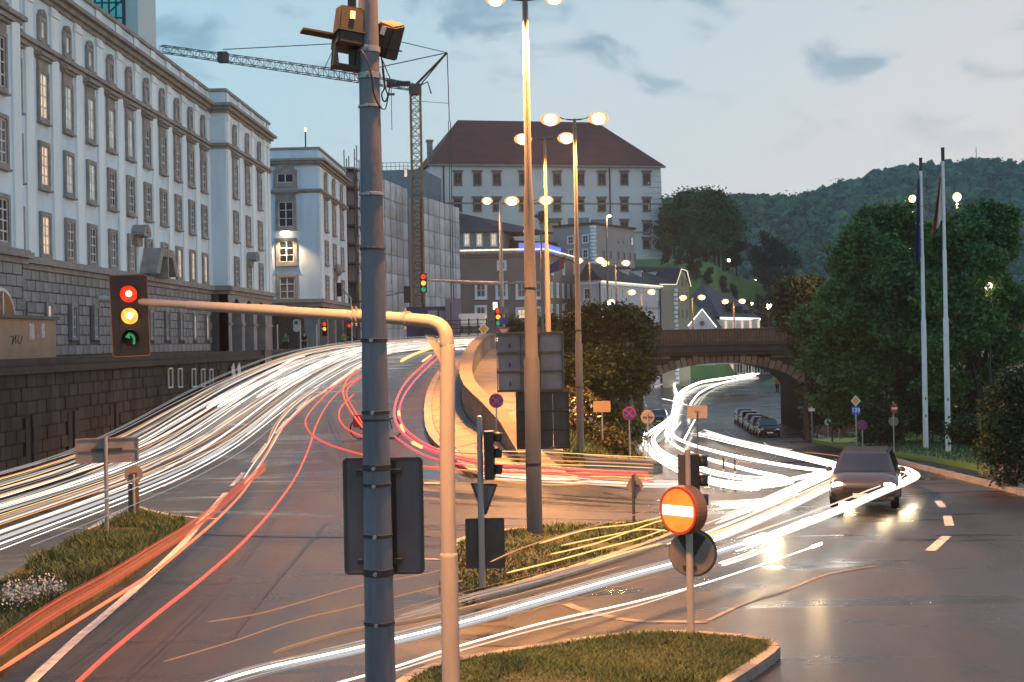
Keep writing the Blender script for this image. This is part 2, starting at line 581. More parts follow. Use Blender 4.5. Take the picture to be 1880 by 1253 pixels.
# ================================================================== materials in use
asphalt()
M = {}
M['plaster'] = mat('plaster_blue', (0.62, 0.77, 0.88), 0.85, var=0.16, vscale=0.5, stretch=(1, 1, 0.22), world=True)
M['pil'] = mat('plaster_pale', (0.76, 0.88, 0.95), 0.85, var=0.13, vscale=0.6, stretch=(1, 1, 0.2), world=True)
M['trim'] = mat('stone_trim', (0.29, 0.28, 0.26), 0.9, var=0.3, vscale=1.5, world=True)
M['base'] = mat('stone_base', (0.26, 0.265, 0.265), 0.9, var=0.22, vscale=1.0, island=0.14, bump=0.3, bscale=8)
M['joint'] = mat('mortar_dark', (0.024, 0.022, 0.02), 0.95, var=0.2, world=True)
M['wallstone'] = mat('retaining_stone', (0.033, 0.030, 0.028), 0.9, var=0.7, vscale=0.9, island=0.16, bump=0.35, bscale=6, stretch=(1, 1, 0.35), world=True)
M['coping'] = mat('coping_dark', (0.055, 0.048, 0.04), 0.9, var=0.5, vscale=1.3, col2=(0.025, 0.022, 0.018), world=True)
M['bridge'] = mat('bridge_stone', (0.17, 0.115, 0.085), 0.9, var=0.35, vscale=0.8, island=0.3, bump=0.4, bscale=5, world=True)
M['white'] = mat('white_paint', (0.72, 0.72, 0.70), 0.6, var=0.08, vscale=2)
M['sash'] = mat('sash_white', (0.62, 0.62, 0.60), 0.6)
M['glass'] = mat('window_glass', (0.02, 0.024, 0.03), 0.07, spec=0.8, var=0.5, vscale=0.6, world=True)
M['glassd'] = mat('castle_glass', (0.016, 0.017, 0.02), 0.35, spec=0.3)
M['trimd'] = mat('castle_trim', (0.16, 0.15, 0.14), 0.9, var=0.2, world=True)
M['curtain'] = mat('curtained_pane', (0.30, 0.30, 0.285), 0.22, var=0.3, vscale=1.5, spec=0.6)
M['blind'] = mat('blind_pane', (0.13, 0.135, 0.14), 0.18, var=0.3, vscale=1.5, spec=0.7)
M['litw'] = emat('lit_window', (1.0, 0.72, 0.48), 0.85, var=0.35, vscale=1.3)
M['litsky'] = emat('lit_sky_window', (0.85, 0.95, 0.85), 0.45, var=0.5, vscale=1.2)  # sky mirrored in upper panes put into the glow; also one lit window
M['steel'] = mat('galvanised', (0.33, 0.34, 0.35), 0.45, 0.7, var=0.2, vscale=2.0, world=True)
M['pole'] = mat('pole_grey_paint', (0.10, 0.095, 0.092), 0.6, 0.0, var=0.22, vscale=1.3, stretch=(3, 3, 0.5), bump=0.06, bscale=30)
M['polemain'] = mat('weathered_pole', (0.205, 0.205, 0.225), 0.65, 0.0, var=0.3, vscale=1.4, stretch=(5, 5, 0.6), col2=(0.10, 0.10, 0.115), bump=0.15, bscale=25)
M['mastpaint'] = mat('mast_pale_paint', (0.33, 0.295, 0.26), 0.5, var=0.08, vscale=3, stretch=(4, 4, 0.7))
M['signback'] = mat('sign_back', (0.24, 0.215, 0.22), 0.55, 0.35, var=0.25, vscale=2.2, bump=0.05, bscale=8)
M['signdark'] = mat('sign_back_dark', (0.07, 0.062, 0.055), 0.6, 0.2, var=0.4, vscale=2.2)
M['black'] = mat('black_plastic', (0.012, 0.011, 0.011), 0.5, var=0.2, vscale=6)
M['dark'] = mat('dark_metal', (0.05, 0.047, 0.045), 0.55, 0.4, var=0.25, vscale=5)
M['flood'] = mat('flood_box', (0.028, 0.022, 0.019), 0.6, var=0.4, vscale=7)
M['brown'] = mat('brown_box', (0.075, 0.058, 0.05), 0.6, var=0.25, vscale=4)
M['conc'] = mat('concrete_warm', (0.15, 0.128, 0.10), 0.85, var=0.18, vscale=1.2, bump=0.15, bscale=18, world=True)
M['concd'] = mat('concrete_shade', (0.16, 0.15, 0.14), 0.9, var=0.3, vscale=1.5, world=True)
M['slab'] = mat('footway_slab', (0.22, 0.19, 0.155), 0.75, var=0.15, vscale=1.0, island=0.10, bump=0.12, bscale=22, world=True)
M['kerb'] = mat('kerb_granite', (0.24, 0.22, 0.2), 0.7, var=0.2, vscale=4, island=0.12, world=True)
M['line'] = mat('road_paint', (0.62, 0.60, 0.57), 0.55, var=0.3, vscale=5, col2=(0.30, 0.29, 0.28), world=True)
M['tar'] = mat('tar_joint', (0.012, 0.012, 0.013), 0.35, var=0.3, vscale=3, world=True)
M['grass'] = mat('grass_blade', (0.05, 0.11, 0.03), 0.7, island=0.5, var=0.35, vscale=0.6, col2=(0.06, 0.075, 0.025), world=True)
M['soil'] = mat('soil', (0.05, 0.05, 0.028), 0.95, var=0.4, vscale=2, bump=0.4, bscale=12, world=True)
M['field'] = mat('far_ground', (0.05, 0.065, 0.035), 0.95, var=0.3, vscale=0.05, world=True)
M['meadow'] = mat('meadow', (0.10, 0.20, 0.05), 0.95, var=0.25, vscale=0.12, world=True)
M['rooftile'] = mat('roof_red', (0.17, 0.05, 0.034), 0.85, var=0.3, vscale=0.25, col2=(0.10, 0.036, 0.028), bump=0.3, bscale=4, stretch=(1, 1, 3), world=True)
M['roofdark'] = mat('roof_dark', (0.032, 0.030, 0.031), 0.8, var=0.3, vscale=0.6, bump=0.2, bscale=5, world=True)
M['castle'] = mat('castle_render', (0.68, 0.68, 0.67), 0.9, var=0.12, vscale=0.12, world=True)
M['brownwall'] = mat('brown_render', (0.24, 0.20, 0.185), 0.9, var=0.10, vscale=0.25, world=True)
M['greywall'] = mat('grey_render', (0.32, 0.32, 0.32), 0.9, var=0.10, vscale=0.2, world=True)
M['whitewall'] = mat('white_render', (0.52, 0.54, 0.58), 0.9, var=0.06, vscale=0.3, world=True)
M['olive'] = mat('olive_render', (0.29, 0.29, 0.22), 0.9, var=0.08, vscale=0.3, world=True)
M['cream'] = mat('cream_render', (0.46, 0.38, 0.28), 0.9, var=0.08, vscale=0.3, world=True)
M['bluegrey'] = mat('slate_cladding', (0.16, 0.22, 0.27), 0.6, var=0.12, vscale=0.3, world=True)
M['tarp'] = mat('tarp_grey', (0.52, 0.56, 0.58), 0.75, var=0.3, vscale=0.55, stretch=(2, 2, 0.25), island=0.2, world=True)
M['scaff'] = mat('scaffold_tube', (0.12, 0.11, 0.10), 0.6, 0.3)
M['crane'] = mat('crane_yellow', (0.26, 0.16, 0.055), 0.6, var=0.3, vscale=0.8, world=True)
M['led'] = emat('led_warm', (1.0, 0.88, 0.68), 1.3, var=0.3, vscale=3)
M['ledw'] = emat('led_white', (1.0, 0.96, 0.9), 2.2)
M['ledblue'] = emat('led_blue', (0.05, 0.12, 1.0), 2.2)

# ================================================================== ground
def grid_sheet(name, xs, ys, hf, material):
    mb = MB()
    nx, ny = len(xs), len(ys)
    vs = [(x, y, hf(x, y)) for y in ys for x in xs]
    fs = [(j*nx+i, j*nx+i+1, (j+1)*nx+i+1, (j+1)*nx+i) for j in range(ny-1) for i in range(nx-1)]
    mb.add(vs, fs)
    return tag(mb.build(name, material, smooth=True), kind='structure')
ys = [-10 + i for i in range(0, 150)] + [140 + 4*i for i in range(0, 45)]
xs = [-17 + i*0.75 for i in range(0, 80)] + [43 + 3*i for i in range(0, 16)]
grid_sheet('road', xs, ys, H, MATS['asphalt'])
g = MB()
g.add([(-300, -60, -4.9), (1000, -60, -4.9), (1000, 1300, -4.9), (-300, 1300, -4.9)], [(0, 1, 2, 3)])
tag(g.build('ground', M['field']), kind='structure')
g = MB(); g.box((-120, 10, -1.0), (-16.05, 300, 3.66))
tag(g.build('plaza', MATS['asphalt']), kind='structure')

# castle hill and the wooded ridge far behind
def castle_h(x, y):
    xc = 28 + (y - 250)*0.375
    carve = sstep((abs(x - xc) - 6)/9) if y < 296 else max(sstep((abs(x - xc) - 6)/9), sstep((y - 296)/40))
    return -4.95 + 26.5 * (1 - sstep((x - 26) / 85)) * sstep((y - 238) / 78) * sstep((x + 70) / 40) * carve
def hillhit(px, py, d0=240.0):
    d = ray(px, py); t = d0
    while t < 480:
        p = CAM + d*t
        if p.z <= castle_h(p.x, p.y): return p, t
        t += 0.5
    return None, d0
grid_sheet('castle_hill', [-80 + 3*i for i in range(74)], [232 + 3*i for i in range(82)], castle_h, M['meadow'])
RIDGE = curve1([(900, 395), (1225, 385), (1340, 366), (1400, 356), (1480, 343), (1560, 333), (1640, 325), (1720, 326), (1800, 323), (1880, 328), (2000, 322), (2300, 345)])
def ridge_h(x, y):
    px = 1004 + 2611 * x / max(y, 1)
    hz = 626 - (px - 940) * 0.0183
    zc = 4 + (hz - RIDGE(px)) * 1080 / 2611.0
    t = sstep((y - 560) / 520)
    return -5 + (zc + 5) * t * (0.92 + 0.08 * math.sin(x * 0.021 + y * 0.013))
grid_sheet('hills', [-100 + 20*i for i in range(38)], [540 + 20*i for i in range(36)], ridge_h, M['field'])

# ================================================================== windows
WM = {}
def wmesh(key, fn):
    if key not in WM: WM[key] = fn()
    return WM[key]
def window(root, c, rz, w, h, lit=None, hood=False, bars=(1, 1), sur=0.2, smat='trim', deep=0.14, sill=True, sash='sash', arch=False, flare=False, shell=False):
    """c: world position of the opening's centre on the wall plane; surround mesh is the part, pane/sash/... its pieces"""
    off = Vector(c) - root.location
    if root.rotation_euler.z:
        off = Matrix.Rotation(-root.rotation_euler.z, 3, 'Z') @ off
        rz = rz - root.rotation_euler.z
    hw, hh = w/2, h/2
    k = (round(w, 2), round(h, 2), round(sur, 2), smat, round(deep, 2))
    def sm():
        b = MB()
        b.box((-hw-sur, -deep, -hh-sur), (-hw, 0.05, hh+sur)); b.box((hw, -deep, -hh-sur), (hw+sur, 0.05, hh+sur))
        b.box((-hw, -deep, hh), (hw, 0.05, hh+sur)); b.box((-hw, -deep, -hh-sur), (hw, 0.05, -hh))
        return b.mesh('window', M[smat])
    o = put('window', wmesh(('s',)+k, sm), root, off, rz)
    pm = 'glass' if lit is None else lit
    if lit is None and root.name in ('office_building', 'corner_building'): pm = random.choice(['glass', 'glass', 'glass', 'curtain', 'blind'])
    if lit is None and root.name == 'castle': pm = 'glassd'
    put('pane', wmesh(('p', pm)+k[:2], lambda: MB().box((-hw, -0.03, -hh), (hw, 0.03, hh)).mesh('pane', M[pm])), o)
    if bars:
        def bm_():
            b = MB(); t = min(0.07, w*0.06)
            b.box((-hw, -0.07, -hh), (-hw+t, -0.03, hh)); b.box((hw-t, -0.07, -hh), (hw, -0.03, hh))
            b.box((-hw+t, -0.07, hh-t), (hw-t, -0.03, hh)); b.box((-hw+t, -0.07, -hh), (hw-t, -0.03, -hh+t))
            for i in range(bars[0]):
                x = -hw + w*(i+1)/(bars[0]+1); b.box((x-t*0.7, -0.075, -hh+t), (x+t*0.7, -0.03, hh-t))
            for i in range(bars[1]):
                z = -hh + h*(i+1)/(bars[1]+1); b.box((-hw+t, -0.072, z-t*0.5), (hw-t, -0.03, z+t*0.5))
            return b.mesh('glazing_bars', M[sash])
        put('glazing_bars', wmesh(('b', bars, sash)+k[:2], bm_), o)
    if hood:
        def hm():
            b = MB()
            b.box((-hw-sur*0.8, -deep*0.8, hh+sur), (hw+sur*0.8, 0.02, hh+sur+0.42))
            b.box((-hw-sur-0.12, -0.26, hh+sur+0.42), (hw+sur+0.12, 0.02, hh+sur+0.56))
            b.box((-hw-sur-0.26, -0.40, hh+sur+0.56), (hw+sur+0.26, 0.02, hh+sur+0.70))
            return b.mesh('hood', M[smat])
        put('hood', wmesh(('h',)+k, hm), o)
    if flare:
        def fm():
            b = MB()
            b.prism([(-hw-sur, hh+sur), (hw+sur, hh+sur), (hw+sur+0.38, hh+sur+0.62), (-hw-sur-0.38, hh+sur+0.62)], 'y', -0.4, 0.02)
            return b.mesh('hood', M[smat])
        put('hood', wmesh(('fl',)+k, fm), o)
    if shell:
        def shm():
            b = MB()
            b.prism([(math.cos(R(a))*(hw+0.1), hh+sur+max(0, math.sin(R(a)))*(hw+0.02)) for a in range(0, 181, 20)], 'y', -deep*1.3, 0.02)
            b.ell((0, -deep*1.2, hh+sur+hw*0.5), (0.13, 0.1, 0.16), 8, 6)
            return b.mesh('ornament', M[smat])
        put('ornament', wmesh(('sh',)+k, shm), o)
    if sill:
        put('sill', wmesh(('i',)+k, lambda: MB().box((-hw-sur-0.06, -deep-0.1, -hh-sur-0.1), (hw+sur+0.06, 0.02, -hh-sur)).mesh('sill', M[smat])), o)
    return o
def onwall(A, B, px, py):
    """point where the sight line of a photo pixel meets the vertical plane through plan points A, B"""
    d = ray(px, py)
    n = Vector((B[1]-A[1], -(B[0]-A[0]), 0))
    t = n.dot(Vector((A[0], A[1], 0)) - CAM) / n.dot(d)
    return CAM + d * t

# ================================================================== the long office building on the left
XF, XR = -23.7, -22.5
YN, YA, YB = 60.9, 100.3, 116.1
b1 = thing('office_building', 'long blue grey palace like office block with rusticated base beside the ramp', 'building', (-30, 90, 3.66))
def bmb(): return MB(b1.location)
w = bmb()
w.box((-60, YN, 7.7), (XF, YA, 22.05)); w.box((-60.1, 30, 7.7), (XR, YN, 22.06)); w.box((-60.1, YA, 7.7), (XR, YB, 22.06))
w.build('wall', M['plaster'], b1)
w = bmb()
w.box((-60, YN, 3.5), (XF - 0.06, YA, 7.7)); w.box((-60.1, 30, 3.5), (XR - 0.06, YN, 7.7))
w.box((-60, YA, 3.5), (XR - 4.2, YB, 7.7)); w.box((XR - 4.2, YA, 3.5), (XR - 0.06, YA + 1.0, 7.7))
w.build('base_wall', mat('base_joint', (0.10, 0.10, 0.10), 0.95), b1)
def bands(lst, x1list):
    b = bmb()
    for (z0, z1, e) in lst:
        for i, (x1, y0, y1, ey) in enumerate(x1list):
            dz = 0.004 * i
            b.box((-58, y0 - (e if ey & 1 else 0), z0 + dz), (x1 + e, y1 + (e if ey & 2 else 0), z1 + dz))
    return b
SEC = [(XF, YN, YA, 0), (XR, 30, YN, 2), (XR, YA, YB, 3)]
bands([(20.55, 20.75, 0.15), (20.755, 21.0, 0.35), (21.005, 21.2, 0.6)], SEC).build('cornice', M['trim'], b1)
bands([(22.07, 22.27, 0.14)], SEC).build('parapet_cap', M['trim'], b1)
bands([(18.02, 18.2, 0.10), (18.205, 18.4, 0.26)], SEC).build('string_course', M['trim'], b1)
bands([(7.7, 7.95, 0.14), (7.955, 8.2, 0.34), (8.205, 8.3, 0.22)], SEC).build('base_course', M['trim'], b1)
bays = [63.3 + 3.5*k for k in range(11)]
pm1 = None
def pil(Y, X, wd=1.0):
    o = put('pilaster', wmesh(('pil', wd), lambda: MB().box((0, -wd/2, 8.3), (0.09, wd/2, 18.02)).box((0, -wd/2, 18.41), (0.09, wd/2, 20.55)).box((0.03, -wd/2, 21.21), (0.07, wd/2, 22.05)).box((0.02, -wd/2-0.06, 20.1), (0.16, wd/2+0.06, 20.4)).mesh('pilaster', M['pil'])), b1, (X + 30, Y - 90, -3.66))
for k in range(12): pil(61.55 + 3.5*k, XF)
for Y in (60.2, 56, 100.95, 104.95, 109.45, 114.2, 115.6): pil(Y, XR, 0.9)
lit1 = {(1, 0): 'litw', (1, 1): 'litw', (1, 2): 'litw', (2, 0): 'litsky', (3, 0): 'litsky', (8, 2): 'litw', (9, 2): 'litw', (10, 2): 'litw', (4, 0): 'litsky', (2, 1): 'litsky', (5, 0): 'litsky', (3, 1): 'litsky'}
for X, col in ((XF, [(i, y) for i, y in enumerate(bays)]), (XR, [(90, 58.4), (91, 54), (20, 102.9), (21, 107.2), (22, 111.7)])):
    for i, Y in col:
        window(b1, (X, Y, 16.0), R(90), 1.0, 2.1, lit1.get((i, 0)), hood=True, bars=(1, 3))
        window(b1, (X, Y, 12.7), R(90), 1.0, 1.85, lit1.get((i, 1)), bars=(1, 3))
        window(b1, (X, Y, 9.4), R(90), 1.0, 1.8, lit1.get((i, 2)), bars=(1, 3))
        window(b1, (X, Y, 19.15), R(90), 0.62, 0.8, 'litsky' if i in (1, 2, 3) else None, bars=(1, 0), sur=0.22, shell=True)
        if X == XF:
            window(b1, (X + 0.01, Y + (0.25 if i else 0), 5.35), R(90), 0.62, 1.5, 'litw' if i in (1, 9, 10) else None, bars=(1, 2), sur=0.16, smat='base', sill=False)
# rusticated ashlar base: every block a piece
bm_blk = MB().cbox((0, 0, 0), (0.12, 1.06, 0.46)).mesh('brick', M['base'], bevel=0.03)
bm_blh = MB().cbox((0, 0, 0), (0.12, 0.50, 0.46)).mesh('brick', M['base'], bevel=0.03)
rest = bmb()
cnt = 0
wy = [y + (0.25 if i else 0) for i, y in enumerate(bays)]
for j in range(36):
    for r_ in range(8):
        y = YN + 0.65 + j*1.1 + (0.55 if r_ % 2 else 0)
        z = 3.95 + r_*0.5
        if y > YA - 0.4: continue
        d = min(abs(y - q) for q in wy)
        me, yy = bm_blk, y
        if 4.4 < z < 6.35 and d < 1.02:
            q = min(wy, key=lambda q: abs(y - q))
            if d < 0.5: continue
            yy = y + (0.28 if y > q else -0.28); me = bm_blh
            if abs(yy - q) < 0.74: continue
        if cnt < 296:
            put('brick', me, b1, (XF - 0.01 + 30, yy - 90, z - 3.66)); cnt += 1
        else: rest.cbox((XF - 0.01, yy, z), (0.12, 1.06 if me is bm_blk else 0.5, 0.46))
for r_ in range(8):
    for j in range(8):
        y = YN - 0.55 - j*1.1 - (0.4 if r_ % 2 else 0)
        if y < 56.2 and 4.4 < 3.95 + r_*0.5 < 7: continue
        rest.cbox((XR - 0.01, y, 3.95 + r_*0.5), (0.12, 1.06, 0.46))
o = rest.build('ashlar_blocks', M['base'], b1, bevel=0.02); o['kind'] = 'stuff'
# arched ground-floor window of the near wing
def archpoly(hw, z0, zs, n=10):
    return [(-hw, z0), (hw, z0)] + [(hw*math.cos(math.pi*i/n), zs + hw*math.sin(math.pi*i/n)) for i in range(n+1)]
ap = archpoly(1.5, 3.9, 5.1); ai = archpoly(1.35, 3.9, 5.1)
a = MB(); a.prism(ap, 'y', -0.12, 0.02); aw = a.build('arched_window', M['white'], b1, Vector((XR, 58.0, 0)) - b1.location, R(90))
a = MB(); a.prism(ai, 'y', -0.15, -0.121); a.build('pane', M['glassd'], aw)
a = MB(); a.box((-0.05, -0.18, 3.9), (0.05, -0.151, 6.4)); a.box((-1.35, -0.175, 5.05), (1.35, -0.151, 5.14)); a.build('glazing_bars', M['white'], aw)
# arcade under the far wing
arc = bmb(); z_s, z_t = 5.7, 7.7
cents = [102.9, 107.2, 111.7]
edges_ = [YA, 105.05, 109.45, YB]
for i, c_ in enumerate(cents):
    hw = 1.65
    y0, y1 = edges_[i], edges_[i+1]
    arch = [(c_ + hw*math.cos(math.pi*k/12), z_s + hw*1.05*math.sin(math.pi*k/12)) for k in range(13)]
    arc.prism([(y1, z_s), (y1, z_t), (y0, z_t), (y0, z_s)] + arch[::-1], 'x', XR - 0.7, XR)
    arc.box((XR - 0.7, y0, 3.5), (XR, c_ - hw, z_s)); arc.box((XR - 0.7, c_ + hw, 3.5), (XR, y1, z_s))
    arc.box((XR - 0.75, y0 + 0.01, z_s - 0.2), (XR + 0.08, c_ - hw + 0.08, z_s - 0.03)); arc.box((XR - 0.75, c_ + hw - 0.08, z_s - 0.2), (XR + 0.08, y1 - 0.01, z_s - 0.03))
arc.build('arcade', M['base'], b1)
arc = bmb(); arc.box((XR - 4.19, YA + 1.01, 3.67), (XR - 4.1, YB, 7.6)); arc.build('arcade_back_wall', mat('brown_plaster', (0.16, 0.10, 0.06), 0.9, var=0.3), b1)
# portal pediments
def pediment(Y, z, w_, h_, X, name='pediment', curved=True):
    b = MB()
    if curved:
        b.prism([(-w_, 0)] + [(w_*math.cos(math.pi*(1-i/10)), h_*math.sin(math.pi*i/10)) for i in range(11)] + [(w_, 0), (w_*0.75, -0.1), (-w_*0.75, -0.1)], 'y', -0.75, 0.02)
        b.prism([(-w_*0.7, -h_*1.0), (w_*0.7, -h_*1.0), (w_*0.75, -0.1), (-w_*0.75, -0.1)], 'y', -0.3, 0.02)
        b.ell((0, -0.75, h_*0.45), (w_*0.35, 0.12, h_*0.3), 10, 6)
    else:
        b.prism([(-w_, 0), (-w_*0.55, h_), (w_*0.55, h_), (w_, 0), (w_*0.7, 0), (w_*0.4, h_*0.7), (-w_*0.4, h_*0.7), (-w_*0.7, 0)], 'y', -1.1, 0.02)
        b.prism([(-w_*0.7, 0), (w_*0.7, 0), (w_*0.4, h_*0.7), (-w_*0.4, h_*0.7)], 'y', -0.45, 0.02)
        b.box((-0.12, -1.12, -0.2), (0.12, -0.45, h_))
    b.build(name, M['trim'], b1, Vector((X, Y, z)) - b1.location, R(90))
pediment(bays[5] + 0.9, 10.5, 0.75, 0.62, XF)
pediment(bays[6] + 0.4, 8.32, 2.6, 1.55, XF, 'portal_hood', curved=False)
pediment(107.2, 10.5, 0.7, 0.6, XR)

# glass stair tower above its roof
gt = thing('glass_tower', 'teal lit glass tower rising behind the roof parapet of the long office block', 'tower', (-33.5, 112, 18))
gx0, gx1, gx2 = -35.6, -32.6, -31.6
MB(gt.location).box((gx0, 111, 15), (gx1, 116, 40)).build('glazing', emat('teal_glass', (0.05, 0.42, 0.48), 0.42, base=(0.02, 0.10, 0.12), var=0.5, vscale=0.25), gt)
MB(gt.location).box((gx1 + 0.003, 110.8, 15), (gx2, 116, 40)).build('side_panel', mat('pale_glass', (0.34, 0.46, 0.46), 0.25), gt)
fr = MB(gt.location)
for i in range(6): fr.box((gx0 + i*0.55, 110.8, 15), (gx0 + i*0.55 + 0.09, 111, 40))
for k in range(20): fr.box((gx0, 110.85, 15.5 + 1.2*k), (gx1, 110.99, 15.6 + 1.2*k))
for k in range(9): fr.tube([(gx0 + 0.2, 110.92, 16 + 2.6*k), (gx1 - 0.2, 110.92, 18.4 + 2.6*k)], 0.06, 4)
fr.box((gx1 - 0.12, 110.7, 15), (gx1 + 0.03, 111.02, 40))
fr.build('frame', mat('tower_frame', (0.015, 0.03, 0.045), 0.5), gt)
rl = MB(gt.location)
rl.box((-31.6, 110, 22.2), (-31.0, 111, 22.9)); rl.tube([(-31.6, 110, 23.0), (-30.2, 110, 23.0)], 0.04, 5); rl.tube([(-30.2, 110, 22.2), (-30.2, 110, 23.0)], 0.04, 5)
rl.build('roof_railing', M['dark'], gt)

# hoarding in front of it, on the plaza
hd = thing('hoarding', 'tan rendered hoarding box with green top edge and stuck posters above the retaining wall', 'hoarding', (-19, 46, 3.66))
HX = -17.6
MB(hd.location).box((-21, 38, 3.3), (HX, 50.6, 5.05)).build('panel', mat('tan_board', (0.36, 0.25, 0.16), 0.85, var=0.15, vscale=1.2, bump=0.1, bscale=10, world=True), hd)
MB(hd.location).box((-21.1, 37.9, 5.054), (HX + 0.12, 50.7, 5.16)).build('capping', mat('green_patina', (0.05, 0.09, 0.075), 0.6), hd)
for yy, zz, ww, hh in ((48.2, 4.62, 0.42, 0.55), (49.3, 4.66, 0.3, 0.5), (48.75, 4.55, 0.2, 0.5)):
    MB(hd.location).box((HX, yy - ww/2, zz - hh/2), (HX + 0.012, yy + ww/2, zz + hh/2)).build('poster', mat('poster_%d' % int(yy*10), ((0.55, 0.55, 0.55) if yy != 48.75 else (0.42, 0.25, 0.22)), 0.8, var=0.5, vscale=9), hd)
gr_ = MB(hd.location)
pts = [(HX + 0.01, 46.3 + 0.09*i + 0.12*math.sin(i*2.1), 4.35 + 0.16*math.sin(i*1.9 + 0.7)) for i in range(11)]
gr_.tube(smooth_path(pts, 4), 0.012, 4); gr_.build('graffiti', M['black'], hd)

# ================================================================== retaining wall along the ramp
rw = thing('retaining_wall', 'long dark stained ashlar retaining wall under the plaza, left of the ramp', 'wall', (-15.9, 60, 0))
def rmb(): return MB(rw.location)
XW = -15.72
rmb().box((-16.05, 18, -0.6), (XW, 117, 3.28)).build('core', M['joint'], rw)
b = rmb(); b.box((-16.1, 18, 3.284), (XW + 0.28, 117, 3.5)); b.box((-16.08, 18, 3.504), (XW + 0.16, 117, 3.74)); b.build('coping', M['coping'], rw)
stone_m = [MB().cbox((0, 0, 0), (0.10 + 0.02*i, 0.83, 0.39)).mesh('stone', M['wallstone'], bevel=0.018) for i in range(3)]
slots = [37.5, 42.7, 46.5, 51.0]
cnt = 0; rest = rmb()
for j in range(0, 95):
    for r_ in range(8):
        y = 36.0 + j*0.85 + (0.42 if r_ % 2 else 0); z = 3.07 - r_*0.41
        if z < HR(y) - 0.35 or y > 116: continue
        if r_ in (3, 4, 5, 6) and min(abs(y - q) for q in slots) < 0.5: continue
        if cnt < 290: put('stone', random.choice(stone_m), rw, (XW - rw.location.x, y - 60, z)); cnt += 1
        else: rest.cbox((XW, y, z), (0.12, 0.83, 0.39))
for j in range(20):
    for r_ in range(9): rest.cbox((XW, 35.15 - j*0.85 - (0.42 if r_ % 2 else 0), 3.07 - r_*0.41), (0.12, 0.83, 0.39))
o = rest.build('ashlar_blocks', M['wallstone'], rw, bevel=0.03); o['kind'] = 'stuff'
for q in slots:
    MB().box((0, -0.5, 0), (0.14, -0.16, 1.6)).box((0, 0.16, 0), (0.14, 0.5, 1.6)).build('slot_jamb', M['wallstone'], rw, (XW - 0.06 - rw.location.x, q - 60, 0.35))
for px in (312, 330, 355, 372, 387):
    p = atX(px, 694, XW + 0.1)
    fr = MB(); fr.box((0, -0.34, -0.42), (0.05, -0.28, 0.42)); fr.box((0, 0.28, -0.42), (0.05, 0.34, 0.42)); fr.box((0, -0.28, 0.36), (0.05, 0.28, 0.42)); fr.box((0, -0.28, -0.42), (0.05, 0.28, -0.36))
    fr.build('niche_frame', M['sash'], rw, p - rw.location)
p = atX(426, 688, XW + 0.15)
for k in range(2):
    o = MB().box((0, -0.3, -0.5), (0.05, 0.3, 0.5)).build('marker_board', M['sash'], rw, p - rw.location + Vector((0.05, k*1.3, 0)), (R(24), 0, 0))
MB(rw.location).box((XW - 0.1, 77.3, 1.4), (XW + 0.32, 79.2, 3.76)).build('dark_pier', M['black'], rw)  # plain black box on the wall face

# ================================================================== second palace block further along
X2, Y2a, Y2b = -20.8, 131.0, 149.0
b2 = thing('corner_building', 'second blue grey palace block with a lamp lit gable end facing the camera', 'building', (-28, 140, 3.66))
def cmb(): return MB(b2.location)
cmb().box((-44, Y2a, 7.7), (X2, Y2b, 22.05)).build('wall', M['plaster'], b2)
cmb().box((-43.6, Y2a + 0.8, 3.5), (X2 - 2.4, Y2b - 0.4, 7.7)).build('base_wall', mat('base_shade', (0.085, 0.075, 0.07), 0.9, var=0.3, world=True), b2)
def band2(lst, name):
    b = cmb()
    for z0, z1, e in lst: b.box((-44, Y2a - e, z0), (X2 + e, Y2b + e, z1))
    b.build(name, M['trim'], b2)
band2([(20.55, 20.75, 0.15), (20.755, 21.0, 0.35), (21.005, 21.2, 0.6)], 'cornice')
band2([(22.07, 22.27, 0.14)], 'parapet_cap')
band2([(18.02, 18.2, 0.10), (18.205, 18.4, 0.26)], 'string_course')
band2([(7.5, 7.9, 0.1), (7.905, 8.25, 0.3)], 'base_course')
for x in (-21.6, -26.4): cmb().box((x - 0.8, Y2a - 0.06, 8.26), (x + 0.8 - (0.001 if x > -22 else 0), Y2a, 20.55)).build('pilaster', M['pil'] if x < -30 else M['plaster'], b2)
for y in (132.0, 137.1, 142.3, 147.9): cmb().box((X2, y - 0.6, 8.26), (X2 + 0.08, y + 0.6, 20.5)).build('pilaster', M['pil'], b2)
for x in (-23.9,):
    window(b2, (x, Y2a, 19.45), 0, 1.5, 0.85, bars=(1, 0), sur=0.35, shell=True)
    window(b2, (x, Y2a, 16.1), 0, 1.35, 2.3, hood=True, bars=(1, 2), sur=0.3)
    window(b2, (x, Y2a, 12.65), 0, 1.35, 1.9, bars=(1, 2), sur=0.3)
    window(b2, (x, Y2a, 9.3), 0, 1.35, 2.0, bars=(1, 2), sur=0.3)
for y in (134.6, 139.7, 145.0):
    window(b2, (X2, y, 19.2), R(90), 0.8, 0.85, bars=(1, 0), sur=0.3, shell=True)
    window(b2, (X2, y, 16.0), R(90), 1.3, 2.1, hood=True, bars=(1, 3), sur=0.25)
    window(b2, (X2, y, 12.7), R(90), 1.3, 1.85, bars=(1, 3), sur=0.25)
    window(b2, (X2, y, 9.4), R(90), 1.3, 1.8, bars=(1, 3), sur=0.25)
b = MB(); b.ell((0, -0.4, 0.2), (0.7, 0.4, 0.6), 10, 8); b.box((-0.5, -0.3, -0.8), (0.5, 0.02, 0.1)); b.build('pediment', M['trim'], b2, Vector((X2, 139.7, 11.1)) - b2.location, R(90))
for y in (131.6, 136.9, 142.2, 147.4): cmb().box((X2 - 1.6, y - 0.55, 3.5), (X2 - 0.35, y + 0.55, 7.5)).build('pier', M['base'], b2)
